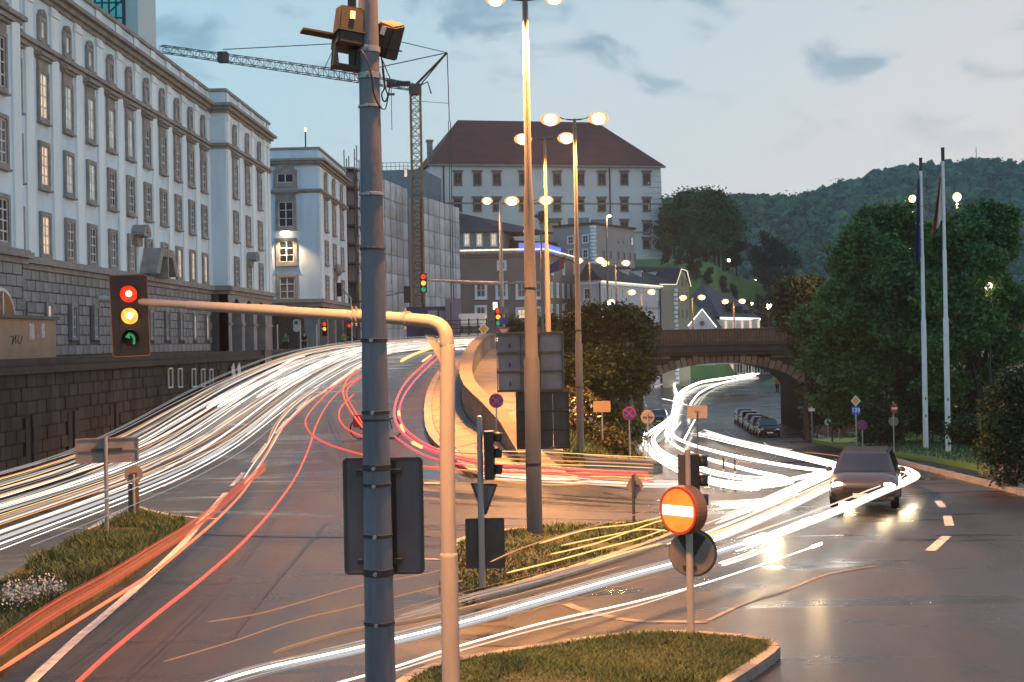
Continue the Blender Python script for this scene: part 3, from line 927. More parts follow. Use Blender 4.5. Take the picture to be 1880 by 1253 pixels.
for x in (-27.5, -33): cmb().box((x - 0.5, Y2a + 0.15, 3.5), (x + 0.5, Y2a + 0.799, 7.5)).build('pier', M['trim'], b2)
fl = cmb(); fl.tube([(-22.3, 133, 22.2), (-22.3, 133, 24.0)], 0.07, 6); fl.build('antenna', M['dark'], b2)
fl = cmb(); fl.ell((-22.3, 133, 24.2), (0.1, 0.1, 0.2), 8, 6); fl.build('beacon', emat('beacon', (1, 0.95, 0.85), 3.0), b2)

# ================================================================== generic block from a plan outline
def polyblock(name, label, foot, z0, z1, wmat, roof=None):
    c = sum((Vector((*p, 0)) for p in foot), Vector()) / len(foot)
    root = thing(name, label, 'building', (c.x, c.y, z0))
    MB(root.location).prism(foot, 'z', z0, z1).build('wall', wmat, root)
    return root
def wins(root, A, B, lst, **kw):
    rz = math.atan2(B[1]-A[1], B[0]-A[0])
    for it in lst:
        px, py, w_, h_ = it[:4]
        c = onwall(A, B, px, py)
        window(root, c, rz, w_, h_, it[4] if len(it) > 4 else None, **kw)
def led_line(root, pts, r=0.16, m_='led', name='light_strip'):
    MB(root.location).tube(pts, r, 5).build(name, M[m_], root)

# castle on the hill
ang = math.atan2(13.5, 53)
ca = thing('castle', 'big pale castle wing with dark red hipped roof high on the hill', 'castle', (-25.3, 322, 17.0), ang)
CWD, CDP, ZE = 54.5, 26.0, 44.4
MB().box((0, 0, -8), (CWD, CDP, ZE - 17)).build('wall', M['castle'], ca)
rf = MB(); e = 0.9; ze, zr = ZE - 17.0, 56.6 - 17
rv = [(-e, -e, ze), (CWD + e, -e, ze), (CWD + e, CDP + e, ze), (-e, CDP + e, ze), (8.6, CDP/2, zr), (43.0, CDP/2, zr)]
rf.add(rv, [(0, 1, 5, 4), (1, 2, 5), (2, 3, 4, 5), (3, 0, 4), (3, 2, 1, 0)])
rfo = rf.build('roof', M['rooftile'], ca)
b = MB(); b.box((0.6, CDP*0.35, ze), (1.8, CDP*0.35 + 1.2, ze + 6.4)); b.box((0.4, CDP*0.35 - 0.2, ze + 6.4), (2.0, CDP*0.35 + 1.4, ze + 6.9)); b.build('chimney', M['trim'], rfo)
b = MB(); b.box((-e - 0.02, -e - 0.12, ze - 0.35), (CWD + e + 0.02, -0.01, ze - 0.003)); b.build('eaves', M['trim'], ca)
Mx = ca.matrix_basis if False else None
CA_A = (-25.3, 322.0); CA_B = (-25.3 + 53*1.03, 322.0 + 13.5*1.03)
for zz in (35.6 - 17, 28.9 - 17): MB().box((0, -0.12, zz - 0.18), (CWD, 0, zz + 0.18)).build('string_course', M['trim'], ca)
for xx in (2.6, 41.9): MB().tube([(xx, -0.2, -4), (xx, -0.2, ze - 0.4)], 0.16, 6).build('downpipe', M['dark'], ca)
cols_ = [840.6, 876.4, 912, 960.5, 1022.5, 1065, 1104.6, 1146, 1187]
lst = [(x, 329, 1.45, 2.3) for x in cols_] + [(x, 377, 1.45, 2.3) for x in cols_]
lst += [(1146, 415, 1.45, 1.6), (1187, 420, 1.45, 2.3), (1187, 448, 1.5, 1.6), (1065, 415, 1.45, 1.6), (1022, 414, 1.45, 1.6), (876, 414, 1.45, 1.6)]
bpy.context.view_layer.update()
wins(ca, CA_A, CA_B, lst, flare=True, bars=(1, 1), sur=0.24, sash='trimd', smat='trimd', deep=0.25)
qm = [MB().box((-a_, -0.1, -0.62), (0.1, 0.3, 0.62)).mesh('quoin', M['castle'], bevel=0.06) for a_ in (3.2, 1.8)]
for k in range(20): put('quoin', qm[k % 2], ca, (CWD, 0, -1 + k*1.34))
ql = MB()
for k in range(21): ql.box((CWD - 3.3, -0.06, -1.72 + k*1.34), (CWD + 0.06, 0.1, -1.62 + k*1.34))
ql.build('quoin_joints', M['trim'], ca)
side = thing('castle_gate_wing', 'narrow dark brown castle wing left of the big castle facade', 'building', (-27, 330, 17), ang)
MB().box((-3.4, 3, -8), (-0.05, 20, 24.5)).build('wall', mat('brown_side', (0.10, 0.085, 0.06), 0.9, var=0.3), side)
MB().prism([(-4, 24.5), (0.0, 24.5), (0.0, 27.0)], 'y', 2.5, 20.5).build('roof', M['roofdark'], side)

# slate block between the tarpaulins and the castle
sb = polyblock('slate_block', 'flat blue grey slate clad block with a railed roof left of the castle', [(-40, 300), (-25.5, 300), (-23, 318), (-40, 318)], 10, 40.6, M['bluegrey'])
sb['label'] = 'flat blue grey slate clad block with a railed roof left of the castle'
b = MB(sb.location)
for i in range(11): b.tube([(-35 + i*0.9, 300.3, 40.6), (-35 + i*0.9, 300.3, 42.2)], 0.05, 4)
b.tube([(-35, 300.3, 42.2), (-26, 300.3, 42.2)], 0.05, 4); b.tube([(-35, 300.3, 41.4), (-26, 300.3, 41.4)], 0.05, 4)
b.build('roof_railing', M['dark'], sb)
wins(sb, (-40, 300), (-25.5, 300), [(745, 318, 0.6, 1.6, 'litw')], bars=None, sur=0.1, sill=False)

# brown building with the light line
fA, fB, fC = (-12.3, 205), (-0.3, 205), (5.2, 231)
bb = polyblock('brown_building', 'brown rendered street corner building with a glowing eaves line', [fA, fB, fC, (-12.3, 231)], -4, 16.6, M['brownwall'])
b = MB(bb.location)
b.prism([(-12.5, 204.6), (0.0, 204.6), (5.7, 231), (-12.5, 231.2)], 'z', 16.604, 16.95); b.build('cornice', M['trim'], bb)
dn = MB(bb.location)
for i in range(30): dn.box((-12.1 + i*0.4, 204.75, 16.15), (-11.9 + i*0.4, 205.0, 16.6))
dn.build('dentils', M['trim'], bb)
for zz in (12.2, 7.0): MB(bb.location).box((-12.3, 204.85, zz), (-0.32, 205, zz + 0.3)).build('string_course', M['trim'], bb)
led_line(bb, [(-16.5, 206.5, 17.5), (-12.4, 204.5, 17.15), (0.05, 204.5, 17.15)], 0.13)
led_line(bb, [(0.1, 204.5, 17.15), (5.8, 231, 17.15)], 0.12)
nb = MB(bb.location); nb.prism([(-3.8, 206), (-0.4, 206), (2.4, 219), (-3.8, 219)], 'z', 16.96, 18.1)
nb.build('neon_parapet', M['ledblue'], bb)
nb = MB(bb.location); nb.prism([(-3.9, 205.85), (-0.35, 205.85), (2.5, 219.1), (-3.9, 219.1)], 'z', 18.104, 18.22); nb.prism([(-3.9, 205.85), (-0.35, 205.85), (2.5, 219.1), (-3.9, 219.1)], 'z', 17.45, 17.55); nb.build('neon_frame', M['ledw'] if False else M['steel'], bb)
for px_, py_ in ((921, 488),): wins(bb, fA, fB, [(px_, py_, 0.8, 0.9)], sur=0.3, smat='pil', sill=False)
wins(bb, fA, fB, [(x, 533, 1.15, 1.9) for x in (883, 921, 958, 985)] + [(883, 576, 1.15, 1.8), (958, 578, 1.15, 1.5, 'litw'), (985, 577, 1.15, 1.6)], sur=0.32, smat='pil')
wins(bb, fB, fC, [(x, 494, 0.9, 1.3) for x in (1013, 1034, 1054)] + [(x, 532 + (x-1012)*0.08, 0.7, 1.7) for x in (1012, 1023, 1033, 1043, 1053)] + [(x, 572, 0.7, 1.7) for x in (1012, 1023, 1034)], sur=0.25, smat='pil', bars=(1, 1))
# flag on its corner
fg = thing('small_flag', 'small dark blue and red flag hung at the corner of the brown building', 'flag', (1.6, 206, 14.5))
MB().tube([(-0.9, 0, 0.4), (1.4, 0, 1.7)], 0.05, 5).build('staff', M['dark'], fg)
fb = MB()
for k in range(3):
    fb2 = MB(); 
    fb2.add([(1.2 - 0.75*k/3*3, 0.05*math.sin(k), 1.5 - 0.4*k), (1.2 - 0.75*(k+1), 0.1, 1.1 - 0.4*k), (0.9 - 0.75*(k+1), 0.15, -0.5 - 0.2*k), (1.0 - 0.75*k, 0.0, -0.2 - 0.25*k)], [(0, 1, 2, 3)])
    fb2.build('cloth', mat(('flag_red', 'flag_navy', 'flag_navy')[k], ((0.28, 0.05, 0.06), (0.03, 0.05, 0.2), (0.03, 0.05, 0.2))[k], 0.8), fg)

# building with three lit windows and the roofs behind
lw = polyblock('roofed_house', 'brown grey house with three lit upper windows under a dark roof', [(-17, 262), (-7.6, 262), (-6, 280), (-17, 280)], 4, 24.2, mat('house_render', (0.24, 0.23, 0.215), 0.9, var=0.12, vscale=0.3, world=True))
b = MB(lw.location); b.add([(-18, 261.3, 24.2), (-7.2, 261.3, 24.2), (2.5, 275, 24.6), (-18, 284, 24.2), (-16.6, 270, 28.6), (-13.2, 270, 27.8)], [(0, 1, 5, 4), (1, 2, 5), (2, 3, 4, 5), (3, 0, 4), (3, 2, 1, 0)])
b.build('roof', M['roofdark'], lw)
wins(lw, (-17, 262), (-7.6, 262), [(857, 440, 0.75, 2.0, 'litw'), (880, 440, 0.75, 2.0, 'litw'), (906.5, 440, 0.8, 2.0, 'litw')], sur=0.2, bars=(1, 2), smat='pil')
rb = polyblock('terrace_house', 'low grey terrace house with dark roof below the castle', [(-9, 268), (2, 268), (3, 280), (-9, 280)], 2, 21.2, M['greywall'])
b = MB(rb.location); b.add([(-9.4, 267.4, 20.4), (2.4, 267.4, 20.4), (2.4, 281, 21.2), (-9.4, 281, 21.2), (-9.4, 272, 23.4), (2.4, 272, 22.8)], [(0, 1, 5, 4), (3, 4, 5, 2), (0, 4, 3), (1, 2, 5), (0, 3, 2, 1)])
b.build('roof', M['roofdark'], rb)
tw = thing('round_tower', 'lamp lit cream round tower with a low green cap below the castle', 'tower', (0.9, 292, 2))
MB().lathe([(1.75, 0), (1.75, 25.4), (2.0, 25.4), (2.0, 25.9), (1.75, 25.9)], n=20).build('drum', M['cream'], tw, smooth=True)
MB().lathe([(2.1, 25.9), (1.6, 26.4), (0.9, 26.9), (0.02, 27.1)], n=20).build('cap', mat('green_cap', (0.07, 0.10, 0.07), 0.7, var=0.3), tw, smooth=True)

gA, gB, gC = (1.6, 272), (9.0, 266), (17.6, 281)
gb = polyblock('grey_building', 'plain grey building with small windows and pale quoins under the castle', [gA, gB, gC, (10, 290)], 0, 25.5, M['greywall'])
MB(gb.location).prism([(1.4, 271.7), (9.05, 265.6), (18.0, 281), (10, 290.4)], 'z', 25.504, 25.9).build('roof_edge', M['roofdark'], gb)
b = MB(gb.location); b.box((4.5, 273, 25.9), (8.5, 276, 27.4)); b.box((9, 274, 25.9), (13, 277, 27.1)); b.build('roof_plant', M['bluegrey'], gb)
wins(gb, gA, gB, [(1048, 441, 1.15, 1.3), (1075, 439, 1.15, 1.3), (1049, 466, 1.0, 1.5), (1075, 466, 1.0, 1.5)], sur=0.18, smat='pil', sill=False)
wins(gb, gB, gC, [(1160, 444, 0.9, 1.4, 'litsky')] + [(x, 468 + (x - 1108)*0.08, 0.55, 1.5) for x in (1108, 1121, 1135, 1145.5, 1156, 1165)], sur=0.08, smat='greywall', sill=False, bars=None)
ov = MB()
for x in (1115, 1135, 1144.5):
    c = onwall(gB, gC, x, 441.5)
    o = MB().ell((0, 0, 0), (0.42, 0.08, 0.6), 12, 8).build('oval_window', M['glass'], gb, c - gb.location, math.atan2(gC[1]-gB[1], gC[0]-gB[0]))
qg = MB().cbox((0, 0, 0), (0.9, 0.9, 0.5)).mesh('quoin', M['pil'])
for k in range(14): put('quoin', qg, gb, Vector((9.0, 266.25, 16.5 + k*0.66)) - gb.location, R(15 + 25*(k % 2)))

# white long building
wA, wB, wC = (5.2, 216), (8.1, 215), (19.5, 242)
wb = polyblock('white_building', 'long white rendered street house with a lit eaves line behind the dark tree', [wA, wB, wC, (5, 246)], -4.4, 12.7, M['whitewall'])
b = MB(wb.location)
b.add([(4.6, 215.3, 12.9), (8.5, 214.4, 12.9), (20.3, 242, 12.9), (14.2, 246, 16.4), (6.4, 222, 15.9)], [(0, 1, 4), (1, 2, 3, 4), (0, 4, 3, 2, 1)])
b.build('roof', M['roofdark'], wb)
b = MB(wb.location); b.prism([(4.9, 215.7), (8.2, 214.7), (19.9, 242), (6, 246)], 'z', 12.35, 12.7 - 0.004); b.build('cornice', M['pil'], wb)
led_line(wb, [(8.45, 214.6, 12.75), (20.1, 241.9, 12.75)], 0.13)
for zz in (8.9,): MB(wb.location).prism([(5.1, 215.8), (8.2, 214.8), (19.65, 242), (5, 246.1)], 'z', zz, zz + 0.3).build('string_course', M['greywall'], wb)
wins(wb, wB, wC, [(x, 537 + (x-1102)*0.045, 0.7, 1.6) for x in (1109, 1122, 1132, 1142, 1152, 1170, 1185, 1197, 1207)] + [(x, 578, 0.7, 2.0) for x in (1166, 1185, 1198, 1208)], sur=0.1, smat='pil', sill=False, bars=(1, 0))
wins(wb, wA, wB, [(1078, 540, 0.8, 1.6)], sur=0.1, smat='pil', sill=False)
for px_, py_ in ((1145, 505), (1169, 507), (1195, 509)):
    p = onwall((6.9, 219), (17.3, 244), px_, py_)
    dz = MB(); dz.box((-0.4, -1.0, -0.8), (0.4, 1.6, 0.9)); dm = dz.build('dormer', M['sash'], wb, p - wb.location, R(66))
    MB().box((-0.25, -1.03, -0.55), (0.25, -1.001, 0.6)).build('pane', M['glass'], dm)
    MB().prism([(-0.55, 0.9), (0.55, 0.9), (0, 1.3)], 'y', -1.1, 1.7).build('dormer_roof', M['roofdark'], dm)
bpj = MB(wb.location); bpj.tube([(8.15, 214.75, -4), (8.15, 214.75, 12.6)], 0.12, 6); bpj.build('downpipe', M['dark'], wb)

# olive gable house
oA, oB, oC = (19.4, 240.6), (22.0, 243.0), (25.3, 252.5)
ob = thing('gable_house', 'olive rendered house whose half hipped gable is outlined with lights', 'building', (23, 247, -4.4))
hexA = onwall(oB, oC, 1240, 516)
b = MB(ob.location); b.prism([oA, oB, oC, (21, 256)], 'z', -4.4, 13.2); b.build('wall', M['olive'], ob)
def seg(A, B, t): return (A[0]+(B[0]-A[0])*t, A[1]+(B[1]-A[1])*t)
g0, g1, g2, g3 = oB, seg(oB, oC, 0.33), seg(oB, oC, 0.72), oC
b = MB(ob.location)
gv = [(*g0, 13.2), (*oC, 13.2), (*g2, 15.5), (*g1, 15.7)]
bk = (-3.5, 2.0)
gv += [(v[0]+bk[0], v[1]+bk[1], v[2]) for v in gv]
b.add(gv, [(0, 1, 2, 3), (7, 6, 5, 4), (0, 4, 5, 1), (0, 3, 7, 4), (1, 5, 6, 2), (2, 6, 7, 3)]); b.build('gable', M['olive'], ob)
b = MB(ob.location)
rt = [(oA[0]-0.4, oA[1]-0.4, 13.25), (oB[0]+0.2, oB[1]-0.5, 13.25), (g1[0]+0.3, g1[1]-0.2, 15.95), (g1[0]-7.5, g1[1]+2.5, 16.6), (oA[0]-3.5, oA[1]+0.5, 14.5)]
b.add(rt, [(0, 1, 2, 3, 4)]); b.add([(g1[0]+0.3, g1[1]-0.2, 15.95), (g2[0]+0.3, g2[1], 15.75), (oC[0]+0.3, oC[1]+0.3, 13.25), (oC[0]-6, oC[1]+5, 13.25), (g1[0]-7.5, g1[1]+2.5, 16.6)], [(0, 1, 2, 3, 4)])
b.build('roof', M['roofdark'], ob)
led_line(ob, [(oA[0]-0.3, oA[1]-0.45, 13.1), (oB[0]+0.2, oB[1]-0.5, 13.1), (g1[0]+0.35, g1[1]-0.25, 15.9), (g2[0]+0.4, g2[1], 15.7), (oC[0]+0.4, oC[1]+0.2, 13.1)], 0.075)
qg2 = MB().cbox((0, 0, 0), (0.7, 0.7, 0.5)).mesh('quoin', M['pil'])
for k in range(22): put('quoin', qg2, ob, Vector((oB[0] - 0.02, oB[1] + 0.12, -3.6 + k*0.75)) - ob.location, R(20 + 25*(k % 2)))
wins(ob, oB, oC, [(x, y, 0.55, 1.4) for y in (545, 577) for x in (1245, 1253, 1260.5)] + [(1252, 516, 0.5, 1.6), (1245, 518, 0.4, 0.8), (1259, 519, 0.4, 0.8)], sur=0.07, smat='olive', sill=False, bars=None)

# low houses right of it with white light outlines
h1 = thing('lit_gable_house', 'small house whose white gable is outlined by a bright chevron of lights', 'building', (22, 205, 3.5))
p0, p1, p2 = atY(1265, 599, 205), atY(1288.5, 569, 205), atY(1312, 601, 205)
b = MB(h1.location); b.prism([(p0.x, 0), (p2.x, 0), (p2.x, p2.z), (p1.x, p1.z), (p0.x, p0.z)], 'y', 205, 206); b.build('gable', M['whitewall'], h1)
b = MB(h1.location)
b.add([(p0.x - 0.3, 204.7, p0.z - 0.1), (p1.x, 204.7, p1.z + 0.15), (p1.x + 3.5, 217, p1.z + 0.15), (p0.x + 3, 217, p0.z)], [(0, 1, 2, 3)])
b.add([(p2.x + 0.3, 204.7, p2.z - 0.1), (p1.x, 204.7, p1.z + 0.15), (p1.x + 3.5, 217, p1.z + 0.15), (p2.x + 3.5, 217, p2.z)], [(3, 2, 1, 0)])
b.build('roof', M['roofdark'], h1)
led_line(h1, [(p0.x - 0.2, 204.55, p0.z), (p1.x, 204.55, p1.z + 0.1), (p2.x + 0.2, 204.55, p2.z)], 0.09, 'ledw')
MB().lathe([(0.36, -0.03), (0.36, 0.03)], n=14, axis='y').build('round_window', M['glass'], h1, Vector((p1.x, 204.95, atY(1288, 594, 205).z)) - h1.location)
h2 = thing('steep_roofed_house', 'dark house with a long steep roof and a lit eaves line by the bridge', 'building', (29, 212, 3.5))
q = [atY(1268, 523, 219), atY(1302, 527, 219), atY(1396, 584, 219), atY(1322, 585, 209)]
b = MB(h2.location)
e0 = atY(1322, 583, 209.5); e1 = atY(1395, 585, 211); r0 = atY(1290, 521, 222); r1 = atY(1360, 553, 224); r2 = atY(1266, 545, 222); r3 = atY(1290, 575, 212)
b.add([tuple(r2), tuple(r0), tuple(r1), tuple(e1), tuple(e0), tuple(r3)], [(0, 1, 5), (1, 4, 5), (1, 2, 4), (2, 3, 4)])
b.add([(r0.x+4, 232, r0.z-3), (r1.x+5, 232, r1.z-2), tuple(r1), tuple(r0)], [(0, 1, 2, 3)])
b.build('roof', mat('roof_slate', (0.06, 0.055, 0.055), 0.7, var=0.2, vscale=0.5, bump=0.2, bscale=4, world=True), h2)
b = MB(h2.location); b.box((e0.x - 3.2, 210.2, 0), (e1.x - 0.2, 220, e0.z - 0.3)); b.build('wall', M['whitewall'], h2)
led_line(h2, [(e0.x, 209.3, e0.z - 0.1), (e1.x, 210.6, e1.z - 0.1)], 0.17, 'ledw')
for k in range(5):
    x = e0.x + 0.9 + k*1.2
    MB(h2.location).box((x - 0.16, 209.9, 4), (x + 0.16, 210.19, e0.z - 0.5)).build('lit_pillar', emat('lit_pillar', (1, 0.7, 0.42), 0.9), h2)
for k in range(4):
    p = atY(1340 + k*16, 561 + k*6.5, 215.5)
    MB().box((-0.5, -1.2, -0.4), (0.5, 1.5, 0.4)).build('dormer', M['roofdark'], h2, p - h2.location)

# peach building far right behind the trees
pb = thing('modern_block', 'peach lit modern slab building behind the trees at the far right', 'building', (29, 98, -4))
pa, pc = atY(1752, 640, 95), atY(1960, 690, 95)
MB(pb.location).box((pa.x, 95, pc.z), (pc.x + 8, 110, pa.z)).build('wall', mat('peach_lit_render', (0.52, 0.36, 0.25), 0.85, var=0.06, vscale=0.3, world=True), pb)  # orange lamp light on the wall is put into its colour
MB(pb.location).box((pa.x + 1, 96.5, -4.4), (pc.x + 8, 109, pc.z - 0.003)).build('glass_ground_floor', M['glass'], pb)
for k in range(7): MB(pb.location).box((pa.x + 0.6 + k*2.2, 95.4, -4.4), (pa.x + 0.85 + k*2.2, 95.65, pc.z - 0.003)).build('column', M['dark'], pb)

# shop fronts seen through the arch
sf = thing('shop_terrace', 'pinkish terrace of shop fronts seen through the bridge arch', 'building', (36, 297, -4.4), 0)
A_, B_ = (20, 293), (52, 301)
MB(sf.location).prism([A_, B_, (B_[0]-6, B_[1]+4), (A_[0]-6, A_[1]+4)], 'z', -4.4, 6.0).build('wall', mat('pink_render', (0.20, 0.14, 0.14), 0.9, var=0.2, vscale=0.6, world=True), sf)
for k in range(16):
    p = seg(A_, B_, (k + 0.7)/17)
    window(sf, (p[0], p[1], -2.4), math.atan2(8, 32), 1.2, 2.6, 'litw' if k in (9,) else None, sur=0.2, smat='greywall', bars=(1, 0))

# ================================================================== wrapped scaffolds
def tarp(label, A, B, z0, z1, nc, nr, depth):
    c = Vector(((A[0]+B[0])/2, (A[1]+B[1])/2, z0))
    Ln = math.hypot(B[0]-A[0], B[1]-A[1]); rz = math.atan2(B[1]-A[1], B[0]-A[0])
    root = thing('wrapped_scaffold', label, 'scaffold', c, rz)
    cw, rh = Ln/nc, (z1-z0)/nr
    MB().box((-Ln/2+0.1, 0.35, 0), (Ln/2-0.1, depth, z1-z0-0.3)).build('wall', M['greywall'], root)
    for i in range(nc):
        for j in range(nr):
            vs, fs = [], []
            for q in range(5):
                for s_ in range(5):
                    u, v = q/4, s_/4
                    bulge = -0.22*math.sin(math.pi*u)*math.sin(math.pi*v)*random.uniform(0.5, 1.5) + random.uniform(-0.03, 0.03)
                    vs.append((-Ln/2 + (i+0.005+0.99*u)*cw, bulge, (j+0.004+0.992*v)*rh))
            for q in range(4):
                for s_ in range(4): fs.append((q*5+s_, (q+1)*5+s_, (q+1)*5+s_+1, q*5+s_+1))
            MB().add(vs, fs).build('tarpaulin', M['tarp'], root, smooth=True)
    pb_ = MB()
    for i in range(nc+1): pb_.tube([(-Ln/2+i*cw, -0.1, 0), (-Ln/2+i*cw, -0.1, z1-z0+random.uniform(0.2, 1.2))], 0.02, 4)
    for j in range(nr+1): pb_.tube([(-Ln/2, -0.1, j*rh), (Ln/2, -0.1, j*rh)], 0.016, 4)
    pb_.build('tubes', M['scaff'], root)
    return root
tarp('grey tarpaulin wrapped scaffold right behind the foreground pole', (-20.1, 152), (-16.8, 174), 3.6, 22.9, 8, 9, 8)
tarp('pale tarpaulin wrapped scaffold beside the crane and the brown building', (-15.6, 181), (-11.9, 198), 3.6, 22.7, 7, 9, 5)
sc2 = thing('open_scaffold', 'open tube scaffold with planked decks on the end of the corner building', 'scaffold', (-20.2, 150.5, 3.6))
sp = MB()
for y in (-1.2, 0.6, 2.4):
    for x in (-0.8, 0.3): sp.tube([(x, y, 0), (x, y, 20.5 + random.uniform(-0.6, 1.2))], 0.06, 5)
for k in range(10):
    sp.tube([(0.3, -1.2, 1 + 2*k), (0.3, 2.4, 1 + 2*k)], 0.045, 4); sp.tube([(0.3, -1.2, 2 + 2*k), (0.3, 2.4, 2 + 2*k)], 0.04, 4); sp.tube([(-0.8, -1.2, 1 + 2*k), (0.3, -1.2, 1 + 2*k)], 0.045, 4)
    MB().box((-0.8, -1.2, 0.85 + 2*k), (0.3, 2.4, 0.93 + 2*k)).build('deck', M['brown'], sc2)
sp.build('tubes', M['scaff'], sc2)
MB().box((0.36, -0.2, 5.0), (0.42, 1.5, 7.0)).build('banner', mat('banner_green', (0.30, 0.34, 0.10), 0.8, var=0.3), sc2)

# ================================================================== tower crane
cr = thing('tower_crane', 'ochre lattice tower crane with long jib above the roofs', 'crane', (-15.2, 170, 3.6))
def lattice(mb, a, b, wA_, wB_, n, r=0.05):
    a, b = Vector(a), Vector(b)
    t = (b - a).normalized(); u = t.orthogonal().normalized()
    ref = Vector((0, 0, 1)) if abs(t.z) < 0.8 else Vector((1, 0, 0))
    u = t.cross(ref).normalized(); v = t.cross(u)
    def C(i):
        f = i/n; w_ = wA_ + (wB_-wA_)*f; p = a + (b-a)*f
        return [p + u*w_/2*sx + v*w_/2*sy for sx, sy in ((-1,-1),(1,-1),(1,1),(-1,1))]
    for k in range(4): mb.tube([C(0)[k], C(n)[k]], r*1.3, 4)
    for i in range(n):
        c0, c1 = C(i), C(i+1)
        for k in range(4):
            k2 = (k+1) % 4
            mb.tube([c0[k], c1[k2]] if i % 2 else [c0[k2], c1[k]], r*0.7, 4)
            mb.tube([c1[k], c1[k2]], r*0.6, 4)
mb = MB(); lattice(mb, (0, 0, 0), (0, 0, 30.2), 1.25, 1.15, 30, 0.075); mb.build('mast', M['crane'], cr)
top = Vector((0, 0, 31.2))
mb = MB(); mb.box((-0.7, -0.7, 30.1), (0.7, 0.7, 31.3)); mb.tube([(0.6, 0, 31.2), (1.5, 0, 31.6), (1.9, 0, 30.2)], 0.09, 5); mb.build('slewing_head', M['brown'], cr)
jend = atD(296, 90, 149) - cr.location
jk = top.lerp(jend, 0.36)
mb = MB(); lattice(mb, (-0.4, -0.2, 31.0), jk, 0.75, 1.0, 16, 0.038); lattice(mb, jk, jend, 1.0, 0.7, 30, 0.032); mb.build('jib', M['dark'], cr)
mb = MB(); mb.box((-3.4, -0.4, 31.2), (-0.6, 0.4, 31.7)); mb.build('jib_walkway', M['dark'], cr)
apex = atD(821, 97, 171) - cr.location
mb = MB(); mb.tube([top, apex], [0.16, 0.13], 5); mb.tube([top + Vector((0.5, 0.3, 0)), apex], 0.08, 5); mb.build('tie_strut', M['dark'], cr)
kp = jk + Vector((0, 0, 0.4)); kt = jk + Vector((0.6, 0, 3.4))
mb = MB(); mb.tube([kp, kt], [0.2, 0.1], 5); mb.tube([kp + Vector((0.9, 0, 0)), kt], 0.09, 5); mb.tube([kp - Vector((0.9, 0, 0)), kt], 0.05, 5); mb.build('king_post', M['dark'], cr)
mb = MB(); mb.tube([apex, kt + Vector((6, 0, 0.4)), kt], 0.05, 4); mb.tube([apex, top.lerp(jk, 0.45) + Vector((0, 0, 1.5)), jk + Vector((1.5, 0, 0.5))], 0.06, 4); mb.tube([kt, top.lerp(jend, 0.78) + Vector((0, 0, 0.9))], 0.05, 4); mb.build('tie_cables', M['dark'], cr)
mb = MB()
bot = atD(829, 560, 171) - cr.location
mb.tube([apex, atD(824, 190, 171) - cr.location, atD(825, 222, 171) - cr.location], 0.055, 4); mb.tube([atD(823.5, 222, 171) - cr.location, bot], 0.045, 4); mb.tube([atD(827, 222, 171) - cr.location, bot + Vector((0.25, 0, 0))], 0.045, 4)
mb.tube([(0.7, 0, 29.3), atD(824, 190, 171) - cr.location], 0.03, 4)
mb.build('tie_rope', M['dark'], cr)
hk = atD(718, 152, 168) - cr.location
mb = MB(); mb.tube([hk, hk - Vector((0, 0, 5.6))], 0.04, 4); mb.box(hk + Vector((-0.5, -0.2, -0.2)), hk + Vector((0.5, 0.2, 0.35))); mb.box(hk + Vector((-0.4, -0.15, -1.5)), hk + Vector((0.4, 0.15, -1.25))); mb.build('hook_block', M['brown'], cr)
tr_ = top.lerp(jend, 0.78)
mb = MB(); mb.box(tr_ + Vector((-0.5, -0.5, -0.5)), tr_ + Vector((0.5, 0.5, 0.6))); mb.build('trolley', M['brown'], cr)

# ================================================================== stone arch bridge
br = thing('stone_bridge', 'brown ashlar arch bridge carrying a road over the lower street', 'bridge', (20, 131, -4.4))
YB0, YB1 = 125.0, 137.0
BX0, BX1 = 6.6, 72.0
def bmb3(): return MB(br.location)
xa, xb = 8.3, 22.3
xc, hwA = (xa+xb)/2, (xb-xa)/2
def soff(x):
    t = (x - xc)/hwA
    return -1.0 + 2.75*math.sqrt(max(0, 1 - t*t*0.97))
N = 28
prof = [(xa + (xb-xa)*i/N, soff(xa + (xb-xa)*i/N)) for i in range(N+1)]
b = bmb3()
b.prism([(BX0, -5), (xa, -5)] + prof + [(xb, -5), (BX1, -5), (BX1, 3.3), (BX0, 3.3)], 'y', YB0, YB1)
b.build('core', M['joint'], br)
# voussoir ring and ashlar courses, one piece each
cntb = 0
for i in range(N):
    (x0, z0), (x1, z1) = prof[i], prof[i+1]
    n0 = Vector((-(z1-z0), x1-x0)).normalized()
    g_ = 0.03
    t = Vector((x1-x0, z1-z0)).normalized()
    a0 = Vector((x0, z0)) + t*g_; a1 = Vector((x1, z1)) - t*g_
    hh = 0.85 if i % 2 else 0.7
    poly = [a0, a1, a1 + n0*hh, a0 + n0*hh]
    c = sum(poly, Vector((0, 0)))/4
    MB().prism([p - c for p in poly], 'y', -0.12, 0.1).build('voussoir', M['bridge'], br, Vector((c.x, YB0, c.y)) - br.location, bevel=0.02)
sm_ = {}
for r_ in range(14):
    z = 2.98 - r_*0.56
    x = BX0 + (0.5 if r_ % 2 else 0)
    while x < 44:
        w_ = 1.25
        c = x + w_/2
        x += w_
        if cntb > 255: break
        if xa - 0.9 < c < xb + 0.9:
            if c - w_/2 > xa - 0.1 and c + w_/2 < xb + 0.1:
                if z - 0.28 < max(soff(min(max(q, xa), xb)) for q in (c - w_/2, c, c + w_/2)) + 0.86: continue
            elif z < 0.4: continue
        put('stone', wmesh(('bs', cntb % 3), lambda: MB().cbox((0, 0, 0), (1.2, 0.16 + 0.03*(cntb % 3), 0.51)).mesh('stone', M['bridge'], bevel=0.03)), br, Vector((c, YB0, z)) - br.location)
        cntb += 1
